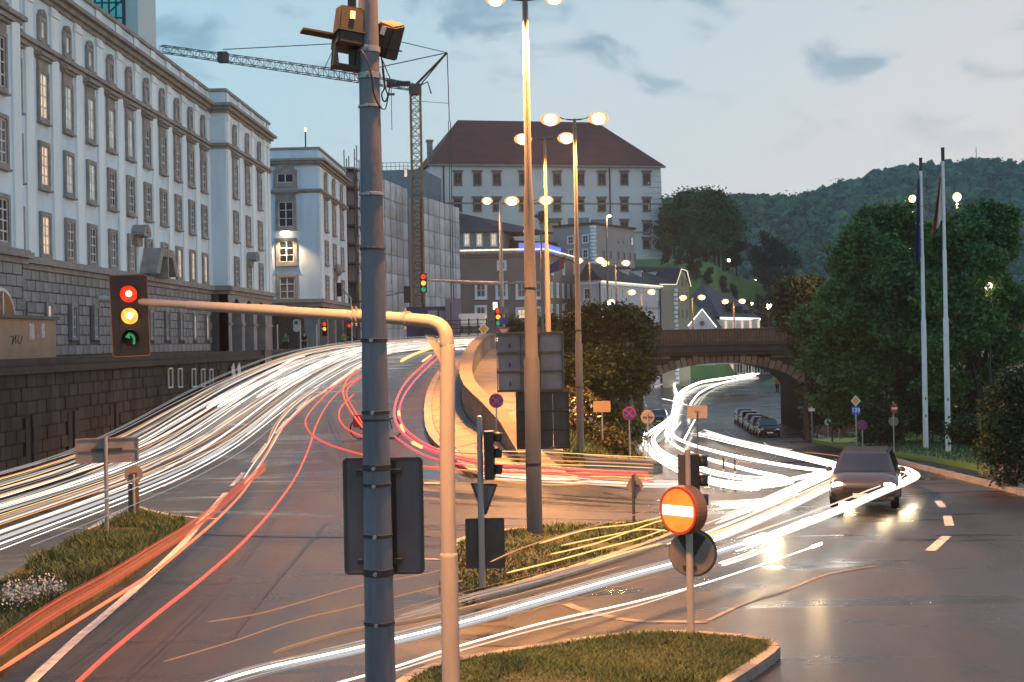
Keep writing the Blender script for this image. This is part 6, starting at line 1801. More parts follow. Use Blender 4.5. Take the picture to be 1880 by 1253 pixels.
MB().box((-0.13, -0.14, -0.37), (0.13, -0.10, 0.38)).build('back_cover', M['brown'], s_b, (0, 0.3, 0))
# signs on the right
def simple_sign(name, label, px, py, D, by): 
    q = atD(px + (by - py)*0.0183, by, D); z = atD(px, py, D).z - q.z
    return thing(name, label, 'road sign', q, face(px)), z
t, z = simple_sign('no_entry_sign', 'small red no entry disc with a square white plate by the bridge buttress', 1490, 742, 100, 808); post(t, z + 0.2, 0.03, 'steel'); disc(t, z + 0.1, 0.24, 'sred'); MB().box((-0.21, -0.07, -0.5), (0.21, -0.06, -0.16)).build('plate', M['swhite'], t, (0, 0, z))
t, z = simple_sign('priority_sign', 'yellow priority diamond above a blue route plate reading 129', 1571, 736, 76, 824); post(t, z + 0.1, 0.035, 'steel')
MB().prism([(0, -0.30), (0.26, 0), (0, 0.30), (-0.26, 0)], 'y', -0.06, -0.05).build('diamond', M['swhite'], t, (0, 0, z)); MB().prism([(0, -0.22), (0.19, 0), (0, 0.22), (-0.19, 0)], 'y', -0.065, -0.0605).build('yellow_field', M['syellow'], t, (0, 0, z))
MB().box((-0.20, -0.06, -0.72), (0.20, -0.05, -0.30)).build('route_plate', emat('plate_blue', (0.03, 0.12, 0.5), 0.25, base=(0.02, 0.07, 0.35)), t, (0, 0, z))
fc = bpy.data.curves.new('route_number', 'FONT'); fc.body = '129'; fc.size = 0.30; fc.align_x = 'CENTER'; fc.align_y = 'CENTER'; fc.extrude = 0.002; fc.offset = 0.006
fo = bpy.data.objects.new('route_number', fc); COL.objects.link(fo); bpy.context.view_layer.update()
me = bpy.data.meshes.new_from_object(fo); bpy.data.objects.remove(fo); me.materials.clear(); me.materials.append(M['swhite'])
put('route_number', me, t, (0, -0.064, z - 0.51), (R(90), 0, 0))
t, z = simple_sign('no_entry_sign', 'tilted red no entry disc above a pale round sign back by the flag poles', 1640, 750, 70, 830); post(t, z + 0.35, 0.032, 'steel')
MB().lathe([(0.27, -0.066), (0.27, -0.058)], n=24, axis='y').build('disc', M['sred'], t, (0, 0, z), R(50)); MB().box((-0.19, -0.071, -0.05), (0.19, -0.0665, 0.05)).build('white_bar', M['swhite'], t, (0, 0, z), R(50)); disc(t, z - 0.64, 0.24, 'disc_back', 0.06, name='round_back')
t, z = simple_sign('thin_post', 'bare thin post between the signs at the bridge buttress', 1540, 760, 92, 822); post(t, z + 0.3, 0.04, 'steel'); t['category'] = 'post'
t, z = simple_sign('square_sign', 'orange lit square sign back on a thin post in the bright traffic', 1280, 757, 60, 850); post(t, z, 0.03, 'dark'); MB().box((-0.42, 0.035, -0.26), (0.42, 0.05, 0.28)).build('board', M['disc_back'], t, (-0.0, 0, z)); MB().box((-0.1, 0.02, 0.0), (0.1, 0.034, 0.04)).build('clamp', M['dark'], t, (0, 0, z))
t, z = simple_sign('yellow_sign', 'yellowish rectangular sign under the dark tree', 1105, 747, 53, 800); post(t, z, 0.03, 'steel'); MB().box((-0.32, -0.05, -0.2), (0.32, -0.04, 0.22)).build('board', mat('sign_ochre', (0.42, 0.27, 0.12), 0.5), t, (0, 0, z))
t, z = simple_sign('priority_sign', 'small diamond sign at the ramp crest', 888, 604, 105, 640); post(t, z, 0.05, 'steel'); MB().prism([(0, -0.45), (0.4, 0), (0, 0.45), (-0.4, 0)], 'y', -0.07, -0.06).build('diamond', M['swhite'], t, (0, 0, z)); MB().prism([(0, -0.34), (0.3, 0), (0, 0.34), (-0.3, 0)], 'y', -0.075, -0.0705).build('yellow_field', M['syellow'], t, (0, 0, z))
t, z = simple_sign('yield_sign', 'small give way triangle under a blue plate on the pale lamp mast', 925, 604, 85.8, 612)
MB().prism([(-0.42, 0.35), (0.42, 0.35), (0, -0.4)], 'y', -0.28, -0.27).build('triangle', M['sred'], t); MB().prism([(-0.27, 0.26), (0.27, 0.26), (0, -0.22)], 'y', -0.287, -0.281).build('white_field', mat('field_peach', (0.65, 0.5, 0.42), 0.5), t)
MB().box((-0.25, -0.28, 0.55), (0.25, -0.27, 0.95)).build('blue_plate', M['sblue'], t); MB().box((-0.28, -0.28, 1.15), (0.28, -0.27, 1.6)).build('grey_plate', M['disc_back'], t)
# lit floodlight by the brown building
p = atD(909, 562, 120); t = thing('floodlight', 'small white floodlight glaring before the brown building', 'floodlight', p)
MB().cbox((0, 0, 0), (0.32, 0.2, 0.6)).build('lamp', emat('flood_white', (1, 0.97, 0.9), 5.0), t); MB().cbox((0, 0.2, 0), (0.4, 0.16, 0.7)).build('housing', M['dark'], t); MB().tube([(0, 0.2, -0.4), (0.5, 0.2, -3.2)], 0.05, 6).build('post', M['steel'], t)
# site containers, hoarding and barrier by the crane
t = thing('site_container', 'dark blue site container with pale panels below the crane', 'container', (-16.3, 140, 3.5))
a0, a1 = atD(746, 564, 140), atD(829, 600, 140)
MB(t.location).box((a0.x, 139.5, 3.3), (a1.x, 143, a0.z)).build('body', mat('container_blue', (0.03, 0.045, 0.11), 0.5, var=0.2), t)
for px_ in (785, 806): 
    p = atD(px_, 574, 139.3); MB(t.location).box((p.x, 139.4, p.z - 0.9), (p.x + 0.95, 139.499, p.z + 0.2)).build('panel', mat('panel_grey', (0.33, 0.33, 0.36), 0.5), t)
p = atD(822, 566, 138); MB(t.location).box((p.x - 0.3, 138.8, 3.4), (p.x + 1.2, 139.3, atD(822, 548, 138).z)).build('notice_board', mat('board_violet', (0.16, 0.17, 0.24), 0.5), t)
t = thing('construction_fence', 'dark mesh site fence with posts at the ramp crest', 'fence', (-8.6, 128, 3.5))
f = MB()
for k in range(9): f.tube([(-3.2 + k*0.8, 0, 0), (-3.2 + k*0.8, 0, 2.6 + (1.4 if k in (1, 4) else 0))], 0.07, 5)
f.build('post', M['dark'], t)
f = MB()
for k in range(7): f.tube([(-3.2, 0, 0.3 + k*0.36), (3.2, 0, 0.3 + k*0.36)], 0.035, 4)
f.build('rail', M['dark'], t)
t = thing('white_van', 'pale box van body behind the site fence', 'van', (-6.6, 131, 3.5))
MB().box((-1.5, 0, 0.5), (0.9, 4.8, 3.1)).build('box_body', M['white'], t, bevel=0.06); MB().box((-1.4, -1.6, 0.45), (0.8, -0.01, 2.2)).build('cab', M['white'], t, bevel=0.15); MB().box((-1.2, -1.63, 1.3), (0.6, -1.601, 1.95)).build('windscreen', M['glass'], t)
for x in (-1.3, 0.7):
    for y in (-0.9, 3.6): MB().lathe([(0.36, -0.12), (0.36, 0.12)], c=(x, y, 0.36), n=14, axis='x').build('wheel', M['black'], t)

# handrail wall with steps and low wall in the middle
hw_ = thing('handrail', 'grey handrail sloping down the grassy bank beside the steps', 'handrail', gnd(1130, 822))
a0, a1 = gnd(1052, 795), gnd(1180, 842)
A_ = atD(1052, 779, (a0-CAM).dot(FWD)); Bp = atD(1178, 842, (a1-CAM).dot(FWD)) + Vector((0, 0, 0.15))
MB(hw_.location).tube([A_, A_.lerp(Bp, 0.5) + Vector((0, 0, 0.05)), Bp], 0.075, 8).build('rail', M['steel'], hw_, smooth=True)
for k in range(7):
    p = A_.lerp(Bp, k/6); MB(hw_.location).tube([p, (p.x, p.y, H(p.x, p.y) - 0.1)], 0.03, 6).build('baluster', M['steel'], hw_)
st = thing('steps', 'concrete steps running down beside the sloping handrail', 'steps', gnd(1130, 830))
for k in range(12):
    p = A_.lerp(Bp, (k+0.5)/12)
    MB().box((-0.12, 0.1, -0.6), (0.18, 1.7, 0)).build('step', M['concd'], st, Vector((p.x + 0.1, p.y + 0.1, H(p.x, p.y) + 0.12 - 0.02*(k % 2))) - st.location)
lw_ = thing('low_wall', 'low dark concrete edge wall at the foot of the handrail', 'wall', gnd(1120, 862))
a0, a1 = gnd(1075, 862), gnd(1214, 868)
za0, za1 = H(a0.x, a0.y), H(a1.x, a1.y)
def lwall(h0, h1, g_, name, m_):
    P4 = [(a0.x - g_, a0.y - g_, za0), (a1.x + g_, a1.y - g_, za1), (a1.x + g_ + 0.1, a1.y + 0.5 + g_, za1), (a0.x - g_ + 0.1, a0.y + 0.5 + g_, za0)]
    MB(lw_.location).add([(x, y, z + h0) for x, y, z in P4] + [(x, y, z + h1) for x, y, z in P4], [(3, 2, 1, 0), (4, 5, 6, 7), (0, 1, 5, 4), (1, 2, 6, 5), (2, 3, 7, 6), (3, 0, 4, 7)]).build(name, m_, lw_)
lwall(-0.5, 0.34, 0.0, 'wall', M['concd']); lwall(0.344, 0.46, 0.07, 'coping', M['conc'])
# thin poles standing in the light stream
for px_, by_, ty_, lab in ((1329, 895, 840, 'thin marker pole in the light stream, left of a pair'), (1350, 900, 842, 'thin marker pole in the light stream, right of a pair'), (1279, 852, 740, None)):
    if lab:
        q = gnd(px_, by_); D = (q-CAM).dot(FWD); t = thing('marker_pole', lab, 'post', q, 0, 'marker poles'); post(t, atD(px_, ty_, D).z - q.z, 0.03, 'dark'); MB().lathe([(0.034, 0.5), (0.034, 0.62)], n=10).build('band', M['swhite'], t)
q = gnd(1190, 853); D = (q-CAM).dot(FWD); t = thing('lit_bollard', 'thin bent post with a small white light at the curve of the traffic', 'post', q); z = atD(1184, 797, D).z - q.z
MB().tube([(-0.3, 0, -0.1), (-0.1, 0, z)], 0.03, 6).build('post', M['steel'], t); MB().ell((-0.1, 0, z + 0.04), (0.07, 0.07, 0.07), 10, 8).build('bulb', emat('tiny_white', (1, 0.97, 0.9), 10), t)
q = gnd(1859, 887); D = (q-CAM).dot(FWD); t = thing('delineator_post', 'white roadside marker post with a black band on the right footway', 'post', q + Vector((0, 0, 0.1))); z = atD(1858, 834, D).z - q.z
MB().lathe([(0.06, 0), (0.055, z - 0.06), (0.01, z)], n=14).build('post', M['white'], t, smooth=True); MB().lathe([(0.061, z*0.68), (0.061, z*0.73)], n=14).build('band', M['black'], t); MB().box((-0.03, -0.065, z*0.84), (0.03, -0.055, z*0.95)).build('reflector', M['sblue'], t)
# flag poles
def flagpole(label, tx, ty, bx, by, D):
    q = gnd(bx, by); D = (q-CAM).dot(FWD); hz = atD(tx, ty, D).z - q.z
    t = thing('flagpole', label, 'flagpole', q + Vector((0, 0, 0.2)), 0, 'flag poles')
    hz -= 0.2
    MB().lathe([(0.135, -0.3), (0.13, hz*0.44), (0.10, hz*0.445), (0.095, hz*0.66), (0.08, hz*0.665), (0.07, hz*0.955)], n=18).build('pole', M['white'], t, smooth=True)
    MB().lathe([(0.085, hz*0.955), (0.085, hz)], n=18).build('cap', M['dark'], t)
    for z in (0.055, 0.085): MB().box((-0.03, -0.15, hz*z*2), (0.03, -0.11, hz*z*2 + 0.14)).build('cleat', M['dark'], t)
    return t, hz, q
t1, hz1, q1 = flagpole('white flag pole with the blue flag, left of two', 1691, 290, 1700, 832, 60)
t2_, hz2, q2 = flagpole('white flag pole with the red and white flag, right of two', 1732, 271, 1741, 838, 60)
def flag(label, q, hz, ztop, zbot, wtop, wbot, mats_split, side=-1):
    t = thing('flag', label, 'flag', q + Vector((0, 0, 0.2)), 0)
    ncol, nr = 8, 22
    for (u0, u1, nm, m_) in mats_split:
        vs, fs = [], []
        for i in range(nr + 1):
            f = i/nr; z = ztop + (zbot - ztop)*f
            wd = wtop + (wbot - wtop)*f
            for k in range(ncol + 1):
                u = u0 + (u1 - u0)*k/ncol
                x = side*(0.09 + wd*u)
                y = 0.12*math.sin(u*9 + f*2.5)*(0.35 + u) - 0.02
                vs.append((x, y, z - 0.9*u*(0.3 + f*0.7) + 0.05*math.sin(u*13)))
        for i in range(nr):
            for k in range(ncol): fs.append((i*(ncol+1)+k, i*(ncol+1)+k+1, (i+1)*(ncol+1)+k+1, (i+1)*(ncol+1)+k))
        o = MB().add(vs, fs).build(nm, m_, t, smooth=True)
        md = o.modifiers.new('cloth', 'SOLIDIFY'); md.thickness = 0.012
    return t
M['flagblue'] = mat('flag_blue', (0.03, 0.04, 0.17), 0.85, var=0.2, vscale=2)
kz = lambda q, D, py: atD(1690, py, (q-CAM).dot(FWD)).z - q.z - 0.2
f1 = flag('furled dark blue flag with yellow stars on the left flag pole', q1, hz1, kz(q1, 0, 322), kz(q1, 0, 470), 0.06, 0.36, [(0, 1, 'cloth', M['flagblue'])])
def star(r, n=5): return [((r if i % 2 == 0 else r*0.4)*math.sin(math.pi*i/n), (r if i % 2 == 0 else r*0.4)*math.cos(math.pi*i/n)) for i in range(2*n)]
for px_, py_ in ((1693, 379), (1692, 440), (1689, 412)):
    p = atD(px_, py_, (q1-CAM).dot(FWD) - 0.22) - f1.location; MB().prism(star(0.07), 'y', -0.006, 0.006).build('star', M['syellow'], f1, p)
f2 = flag('furled red and white flag on the right flag pole', q2, hz2, kz(q2, 0, 318), kz(q2, 0, 405), 0.05, 0.62, [(0.0, 0.48, 'white_stripe', mat('flag_white', (0.55, 0.53, 0.52), 0.85)), (0.48, 1.0, 'red_stripe', mat('flag_redcloth', (0.24, 0.035, 0.04), 0.85))])
# antenna on the ridge
p = atD(1793, 326, 1090); t = thing('antenna_mast', 'thin antenna mast on the wooded ridge', 'antenna', p); MB().lathe([(1.0, -12), (0.8, atD(1793, 290, 1090).z - p.z), (0.35, atD(1793, 290, 1090).z - p.z + 0.2), (0.3, atD(1793, 270, 1090).z - p.z)], n=8).build('shaft', M['steel'], t)

# ------------------------------------------------------------------ bicycle waiting behind the foreground pole
q = gnd(690, 806); t = thing('bicycle', 'bicycle with red panniers standing behind the foreground pole', 'bicycle', q, R(6))
for x in (-0.52, 0.55):
    w_ = MB(); n = 26
    w_.tube([(x + 0.33*math.cos(2*math.pi*k/n), 0, 0.35 + 0.33*math.sin(2*math.pi*k/n)) for k in range(n+1)], 0.024, 6); wo = w_.build('wheel', M['black'], t)
    sp = MB()
    for k in range(12): sp.tube([(x, 0, 0.35), (x + 0.32*math.cos(math.pi*k/6), 0, 0.35 + 0.32*math.sin(math.pi*k/6))], 0.004, 3)
    sp.build('spokes', M['steel'], wo)
f = MB()
for a, b_ in (((-0.52, 0, 0.35), (-0.12, 0, 0.32)), ((-0.12, 0, 0.32), (0.42, 0, 0.78)), ((-0.12, 0, 0.32), (-0.25, 0, 0.9)), ((-0.25, 0, 0.82), (0.4, 0, 0.86)), ((0.55, 0, 0.35), (0.38, 0, 0.98)), ((-0.52, 0, 0.35), (-0.24, 0, 0.8))): f.tube([a, b_], 0.02, 6)
f.build('frame', M['dark'], t); MB().ell((-0.27, 0, 0.96), (0.14, 0.08, 0.05), 10, 6).build('saddle', M['black'], t)
f = MB(); f.tube([(0.36, -0.27, 1.05), (0.4, 0, 1.02), (0.36, 0.27, 1.05)], 0.015, 6); f.build('handlebar', M['steel'], t)
MB().cbox((-0.58, -0.16, 0.62), (0.34, 0.14, 0.42)).build('pannier', mat('pannier_red', (0.45, 0.03, 0.03), 0.6), t, bevel=0.03); MB().cbox((-0.72, 0, 0.55), (0.05, 0.08, 0.08)).build('tail_light', emat('bike_tail', (1, 0.1, 0.06), 3), t)

# ------------------------------------------------------------------ cars
def car_meshes(paint, lit=False):
    prof = [(-2.1, 0.42, 0.66, 0.70), (-2.02, 0.30, 0.78, 0.80), (-1.75, 0.22, 0.92, 0.86), (-0.9, 0.20, 0.98, 0.88), (0.3, 0.20, 0.97, 0.88), (1.1, 0.20, 0.93, 0.87), (1.75, 0.24, 0.88, 0.84), (2.02, 0.32, 0.74, 0.76), (2.1, 0.42, 0.62, 0.66)]
    n = 12
    body = MB(); vs, fs = [], []
    for y, z0, z1, hw in prof:
        for k in range(n):
            a = 2*math.pi*k/n + math.pi/n
            cx2, cz2 = math.cos(a), math.sin(a)
            e_ = 0.45
            x = hw*math.copysign(abs(cx2)**e_, cx2); z = (z0+z1)/2 + (z1-z0)/2*math.copysign(abs(cz2)**e_, cz2)
            vs.append((x, y, z))
    for i in range(len(prof)-1):
        for k in range(n): fs.append((i*n+k, i*n+(k+1) % n, (i+1)*n+(k+1) % n, (i+1)*n+k))
    fs.append(tuple(range(n))); fs.append(tuple((len(prof)-1)*n + k for k in range(n)))
    body.add(vs, fs)
    cab = MB()
    C0 = [(-0.80, -1.45), (0.80, -1.45), (0.80, 1.75), (-0.80, 1.75)]; C1 = [(-0.60, -0.62), (0.60, -0.62), (0.62, 1.25), (-0.62, 1.25)]
    zb_, zt2 = 0.90, 1.42
    cab.add([(x, y, zb_) for x, y in C0] + [(x, y, zt2) for x, y in C1], [(4, 5, 6, 7), (0, 1, 5, 4), (1, 2, 6, 5), (2, 3, 7, 6), (3, 0, 4, 7)])
    def quad(i, j, inset=0.10, lift=0.012, v0=0.12, v1=0.9, u0=0.06, u1=0.94):
        a, b_ = Vector((*C0[i], zb_)), Vector((*C0[j], zb_)); c, d = Vector((*C1[j], zt2)), Vector((*C1[i], zt2))
        nrm = (b_-a).cross(d-a).normalized()
        P_ = lambda u, v: (a.lerp(b_, u)).lerp(d.lerp(c, u), v) + nrm*lift
        return [P_(u0, v0), P_(u1, v0), P_(u1, v1), P_(u0, v1)]
    m = {}
    m['body'] = body.mesh('body', paint, True, 0.0); m['cabin'] = cab.mesh('cabin', paint, None, 0.05)
    m['windscreen'] = MB().add(quad(0, 1), [(0, 1, 2, 3)]).mesh('windscreen', M['glass']); m['rear_window'] = MB().add(quad(2, 3), [(0, 1, 2, 3)]).mesh('rear_window', M['glass'])
    m['side_windows'] = MB().add(quad(1, 2, u0=0.1, u1=0.5), [(0, 1, 2, 3)]).add(quad(1, 2, u0=0.53, u1=0.9), [(0, 1, 2, 3)]).add(quad(3, 0, u0=0.1, u1=0.47), [(0, 1, 2, 3)]).add(quad(3, 0, u0=0.5, u1=0.9), [(0, 1, 2, 3)]).mesh('side_windows', M['glass'])
    m['tyre'] = MB().lathe([(0.2, -0.11), (0.31, -0.1), (0.33, -0.04), (0.33, 0.04), (0.31, 0.1), (0.2, 0.11)], n=18, axis='x').mesh('wheel', M['black'], True); m['rim'] = MB().lathe([(0.19, -0.115), (0.17, -0.12), (0.02, -0.10)], n=14, axis='x').lathe([(0.19, 0.115), (0.17, 0.12), (0.02, 0.10)], n=14, axis='x').mesh('rim', M['steel'])
    m['headlight'] = MB().ell((0, 0, 0), (0.19, 0.07, 0.085), 10, 8).mesh('headlight', emat('headlight_on', (1, 0.93, 0.8), 30) if lit else mat('headlight_off', (0.55, 0.55, 0.55), 0.15), True)
    m['tail_light'] = MB().cbox((0, 0, 0), (0.26, 0.08, 0.16)).mesh('tail_light', mat('tail_red', (0.25, 0.01, 0.01), 0.2))
    m['licence_plate'] = MB().cbox((0, 0, 0), (0.5, 0.02, 0.11)).mesh('licence_plate', M['swhite'])
    m['grille'] = MB().cbox((0, 0, 0), (1.0, 0.05, 0.14)).mesh('grille', M['black'])
    m['mirror'] = MB().ell((0, 0, 0), (0.1, 0.06, 0.07), 8, 6).mesh('mirror', paint, True)
    m['bumper'] = MB().cbox((0, 0, 0), (1.55, 0.10, 0.12)).mesh('bumper', M['black'], bevel=0.03)
    return m
def car(label, p, rz, paint, lit=False, group=None, wheels=True):
    m = car_meshes(paint, lit)
    t = thing('parked_car' if not lit else 'car', label, 'car', p, rz, group)
    for k in ('body', 'cabin', 'windscreen', 'rear_window', 'side_windows'): put(k, m[k], t)
    for x in (-0.76, 0.76):
        for y in (-1.3, 1.28):
            w_ = put('wheel', m['tyre'], t, (x, y, 0.33)); put('rim', m['rim'], w_)
        put('headlight', m['headlight'], t, (x*0.80, -2.02, 0.66)); put('tail_light', m['tail_light'], t, (x*0.86, 2.02, 0.72)); put('mirror', m['mirror'], t, (x*1.22, -0.85, 0.98))
    put('licence_plate', m['licence_plate'], t, (0, -2.13, 0.42)); put('licence_plate', m['licence_plate'], t, (0, 2.12, 0.62)); put('grille', m['grille'], t, (0, -2.09, 0.55)); put('bumper', m['bumper'], t, (0, -2.08, 0.34)); put('bumper', m['bumper'], t, (0, 2.08, 0.36))
    return t
pc_ = [mat('car_black', (0.012, 0.012, 0.014), 0.25, 0.3, coat=0.8), mat('car_dark', (0.03, 0.032, 0.036), 0.25, 0.5, coat=0.8), mat('car_blue', (0.16, 0.20, 0.24), 0.3, 0.6, coat=0.8), mat('car_silver', (0.30, 0.30, 0.32), 0.3, 0.7, coat=0.6), mat('car_bronze', (0.06, 0.045, 0.03), 0.3, 0.5, coat=0.8)]
row = [(1409, 801, 'black estate car at the near end of the parked row under the arch', 0), (1386, 788, 'dark bronze car second from the near end of the parked row', 4), (1372, 774, 'pale roofed grey car third in the parked row', 2), (1362, 760, 'dark car fourth in the parked row, half hidden', 1), (1356, 750, 'dark car at the far end of the parked row', 0)]
dirv = None
base_pts = []
for px_, by_, lab, k in row:
    q = gnd(px_, by_); base_pts.append(q)
u = (base_pts[-1] - base_pts[0]); 
for i, (px_, by_, lab, k) in enumerate(row):
    q0 = base_pts[0]; hdg = Vector((0.05, 1.0, 0)).normalized()
    p = Vector((q0.x, q0.y, 0)) + hdg*(5.4*i) ; p.z = H(p.x, p.y)
    car(lab, p, R(-3), pc_[k], False, 'cars parked under the arch')
q = gnd(1210, 779); car('dark car with a pale plate waiting left of the light streams', q, R(-6), pc_[1], False)
q = gnd(1606, 953); car('dark hatchback with lit headlights turning in the bright bend', q + Vector((0.75, 4.2, -0.1)), R(-15), mat('car_mauve', (0.06, 0.054, 0.057), 0.28, 0.4, coat=0.7), True)
# ================================================================== trees and shrubs
M['bark'] = mat('bark', (0.05, 0.038, 0.028), 0.95, var=0.4, vscale=4, bump=0.5, bscale=12)
def leafmat(name, col, col2):
    m = mat(name, col, 0.6, col2=col2, var=0.3, vscale=0.45, island=0.4, spec=0.3)
    t = m.node_tree; b = t.nodes['Principled BSDF']
    tr = t.nodes.new('ShaderNodeBsdfTranslucent'); mx = t.nodes.new('ShaderNodeMixShader'); mx.inputs[0].default_value = 0.25
    src = b.inputs['Base Color'].links[0].from_socket
    t.links.new(src, tr.inputs['Color'])
    out_ = [n for n in t.nodes if n.type == 'OUTPUT_MATERIAL'][0]
    t.links.new(b.outputs[0], mx.inputs[1]); t.links.new(tr.outputs[0], mx.inputs[2]); t.links.new(mx.outputs[0], out_.inputs[0])
    return m
M['leaf_green'] = leafmat('leaf_green', (0.12, 0.23, 0.06), (0.045, 0.105, 0.03))
M['leaf_dark'] = leafmat('leaf_dark', (0.045, 0.085, 0.032), (0.018, 0.042, 0.015))
M['leaf_mid'] = leafmat('leaf_mid', (0.05, 0.075, 0.025), (0.02, 0.036, 0.013))
M['leaf_brown'] = leafmat('leaf_olive', (0.085, 0.08, 0.028), (0.04, 0.045, 0.016))
M['leaf_blue'] = leafmat('leaf_far', (0.075, 0.15, 0.05), (0.03, 0.07, 0.028))
M['blossom_lit_leaf'] = mat('blossom_white', (0.62, 0.56, 0.45), 0.7, island=0.2)
def crown_cards(blobs, n, size, seed=1, clump=24, spread=0.55, squash=0.8):
    """leaf-sized cards gathered in clumps through the shell of several lobes"""
    rng = np.random.default_rng(seed)
    sub_ = []
    for b in blobs:
        sub_.append([b[0], b[1], b[2], b[3]*0.6, b[4]*0.6, b[5]*0.6])
        for k in range(9):
            q = rng.normal(size=3); q /= np.linalg.norm(q); f = rng.uniform(0.26, 0.46)
            sub_.append([b[0] + q[0]*b[3]*0.74, b[1] + q[1]*b[4]*0.74, b[2] + q[2]*b[5]*0.74, b[3]*f, b[4]*f, b[5]*f*0.8])
    blobs = sub_
    vol = np.array([b[3]*b[4]*b[5] for b in blobs])**0.67
    nc = max(1, n // clump)
    pick = rng.choice(len(blobs), nc, p=vol/vol.sum())
    B = np.array(blobs)[pick]
    d = rng.normal(size=(nc, 3)); d /= np.linalg.norm(d, axis=1)[:, None]
    rad = rng.uniform(0.5, 1.0, nc)**0.5*rng.uniform(0.85, 1.12, nc)
    c = B[:, :3] + d*B[:, 3:6]*rad[:, None]
    cs = np.repeat(c, clump, 0); N = len(cs)
    sp = np.repeat(rng.uniform(0.6, 1.3, nc)*spread, clump)
    p = cs + rng.normal(size=(N, 3))*sp[:, None]*np.array([1, 1, squash])*0.6
    a = rng.normal(size=(N, 3)); a[:, 2] *= 0.7; a /= np.linalg.norm(a, axis=1)[:, None]
    b = np.cross(a, rng.normal(size=(N, 3))); b /= np.linalg.norm(b, axis=1)[:, None]
    s = size*rng.uniform(0.55, 1.35, N)[:, None]
    V = np.empty((N, 4, 3)); V[:, 0] = p - a*s; V[:, 1] = p + b*s*0.55; V[:, 2] = p + a*s; V[:, 3] = p - b*s*0.55
    return V.reshape(-1, 3)
def limbs(blobs, base_h, r, seed=3):
    rng = random.Random(seed); mb = MB()
    top = max(b[2] for b in blobs); c = sum((Vector(b[:3]) for b in blobs), Vector())/len(blobs)
    fork = Vector((0, 0, base_h))
    mb.tube([(0, 0, -0.4), (0.03, 0, base_h*0.4), fork, (c.x*0.5, c.y*0.5, (base_h + top)/2), (c.x, c.y, top)], [r*1.35, r, r*0.85, r*0.5, r*0.12], 10)
    for b_ in blobs:
        e = Vector(b_[:3]); s = fork.lerp(Vector((c.x*0.5, c.y*0.5, (base_h+top)/2)), rng.uniform(0, 0.6))
        mid = s.lerp(e, 0.5) + Vector((rng.uniform(-.3, .3), rng.uniform(-.3, .3), 0.3))
        mb.tube([s, mid, e], [r*0.45, r*0.28, r*0.08], 6)
        for k in range(3):
            q = e + Vector((rng.uniform(-1, 1)*b_[3], rng.uniform(-1, 1)*b_[4], rng.uniform(-.3, .9)*b_[5]))*0.8
            mb.tube([mid, mid.lerp(q, 0.6), q], [r*0.18, r*0.11, r*0.03], 5)
    return mb
def tree(name, label, base, blobs, n, size, m_, trunk_h=2.0, r=0.22, seed=1, cat='tree', group=None, clump=24, spread=0.55, rz=0):
    t = thing(name, label, cat, base, rz, group)
    put('crown', rawmesh('crown', crown_cards(blobs, n, size, seed, clump, spread), 4, M[m_]), t)
    limbs(blobs, trunk_h, r, seed).build('trunk', M['bark'], t, smooth=True)
    return t
def blobs_px(base, D, lst):
    """lobes given as photo pixels (centre x, y, half width, half height) at depth D"""
    res = []
    for px, py, hw, hh, dd in lst:
        p = atD(px, py, D + dd) - base
        s = (D + dd)/F
        res.append((p.x, p.y, p.z, hw*s, hw*s*0.9, hh*s))
    return res
# big trees on the right
D = 88
b = atD(1590, 800, D); b.z = H(b.x, b.y)
tree('large_tree', 'large green tree between the bridge end and the flag poles', b, blobs_px(b, D, [(1640, 420, 70, 55, 2), (1560, 470, 65, 60, 0), (1640, 500, 80, 70, -2), (1540, 560, 70, 60, -1), (1620, 600, 90, 70, -3), (1520, 640, 60, 55, 0), (1590, 690, 80, 50, -2), (1540, 740, 60, 40, 0), (1680, 560, 60, 80, 1), (1670, 680, 60, 60, 0), (1490, 600, 32, 40, 1), (1690, 470, 40, 50, 1), (1610, 755, 60, 34, 0), (1680, 745, 50, 40, 1)]), 74000, 0.15, 'leaf_green', 2.2, 0.36, 11, spread=0.42)
b = atD(1800, 800, D - 6); b.z = H(b.x, b.y)
tree('large_tree', 'large green tree behind and right of the flag poles', b, blobs_px(b, D - 6, [(1800, 405, 45, 48, 2), (1840, 440, 36, 60, 1), (1760, 450, 60, 60, 0), (1810, 520, 62, 60, -2), (1740, 540, 60, 60, -1), (1850, 570, 30, 50, 0), (1780, 610, 70, 55, -2), (1850, 635, 36, 40, 0), (1730, 640, 50, 60, -1), (1800, 680, 40, 36, 1), (1705, 600, 44, 60, 2), (1720, 500, 40, 50, 2), (1740, 715, 50, 36, 0), (1800, 730, 40, 34, 1)]), 68000, 0.145, 'leaf_green', 2.2, 0.34, 12, spread=0.4)
b = atD(1480, 800, 104); b.z = H(b.x, b.y)
tree('small_tree', 'darker olive tree in front of the right end of the bridge parapet', b, blobs_px(b, 104, [(1470, 545, 42, 35, 0), (1500, 580, 40, 50, 1), (1440, 575, 28, 25, 0), (1510, 660, 45, 60, 0), (1490, 620, 35, 40, 0), (1520, 720, 40, 50, 1)]), 14000, 0.2, 'leaf_brown', 2.0, 0.2, 13, spread=0.7)
# dark tree in the middle, lamp lit from above
D = 66
b = atD(1115, 790, D); b.z = H(b.x, b.y)
tree('dark_tree', 'dark round olive tree in the middle beside the ramp, lit by lamps', b, blobs_px(b, D, [(1110, 610, 62, 48, 0), (1060, 640, 40, 50, 1), (1160, 640, 40, 55, 0), (1100, 680, 72, 55, -1), (1160, 690, 38, 42, 0), (1050, 690, 32, 40, 1), (1150, 590, 36, 28, 1), (1085, 588, 40, 28, 1), (1185, 610, 16, 24, 1)]), 52000, 0.105, 'leaf_mid', 1.6, 0.24, 14, spread=0.34)
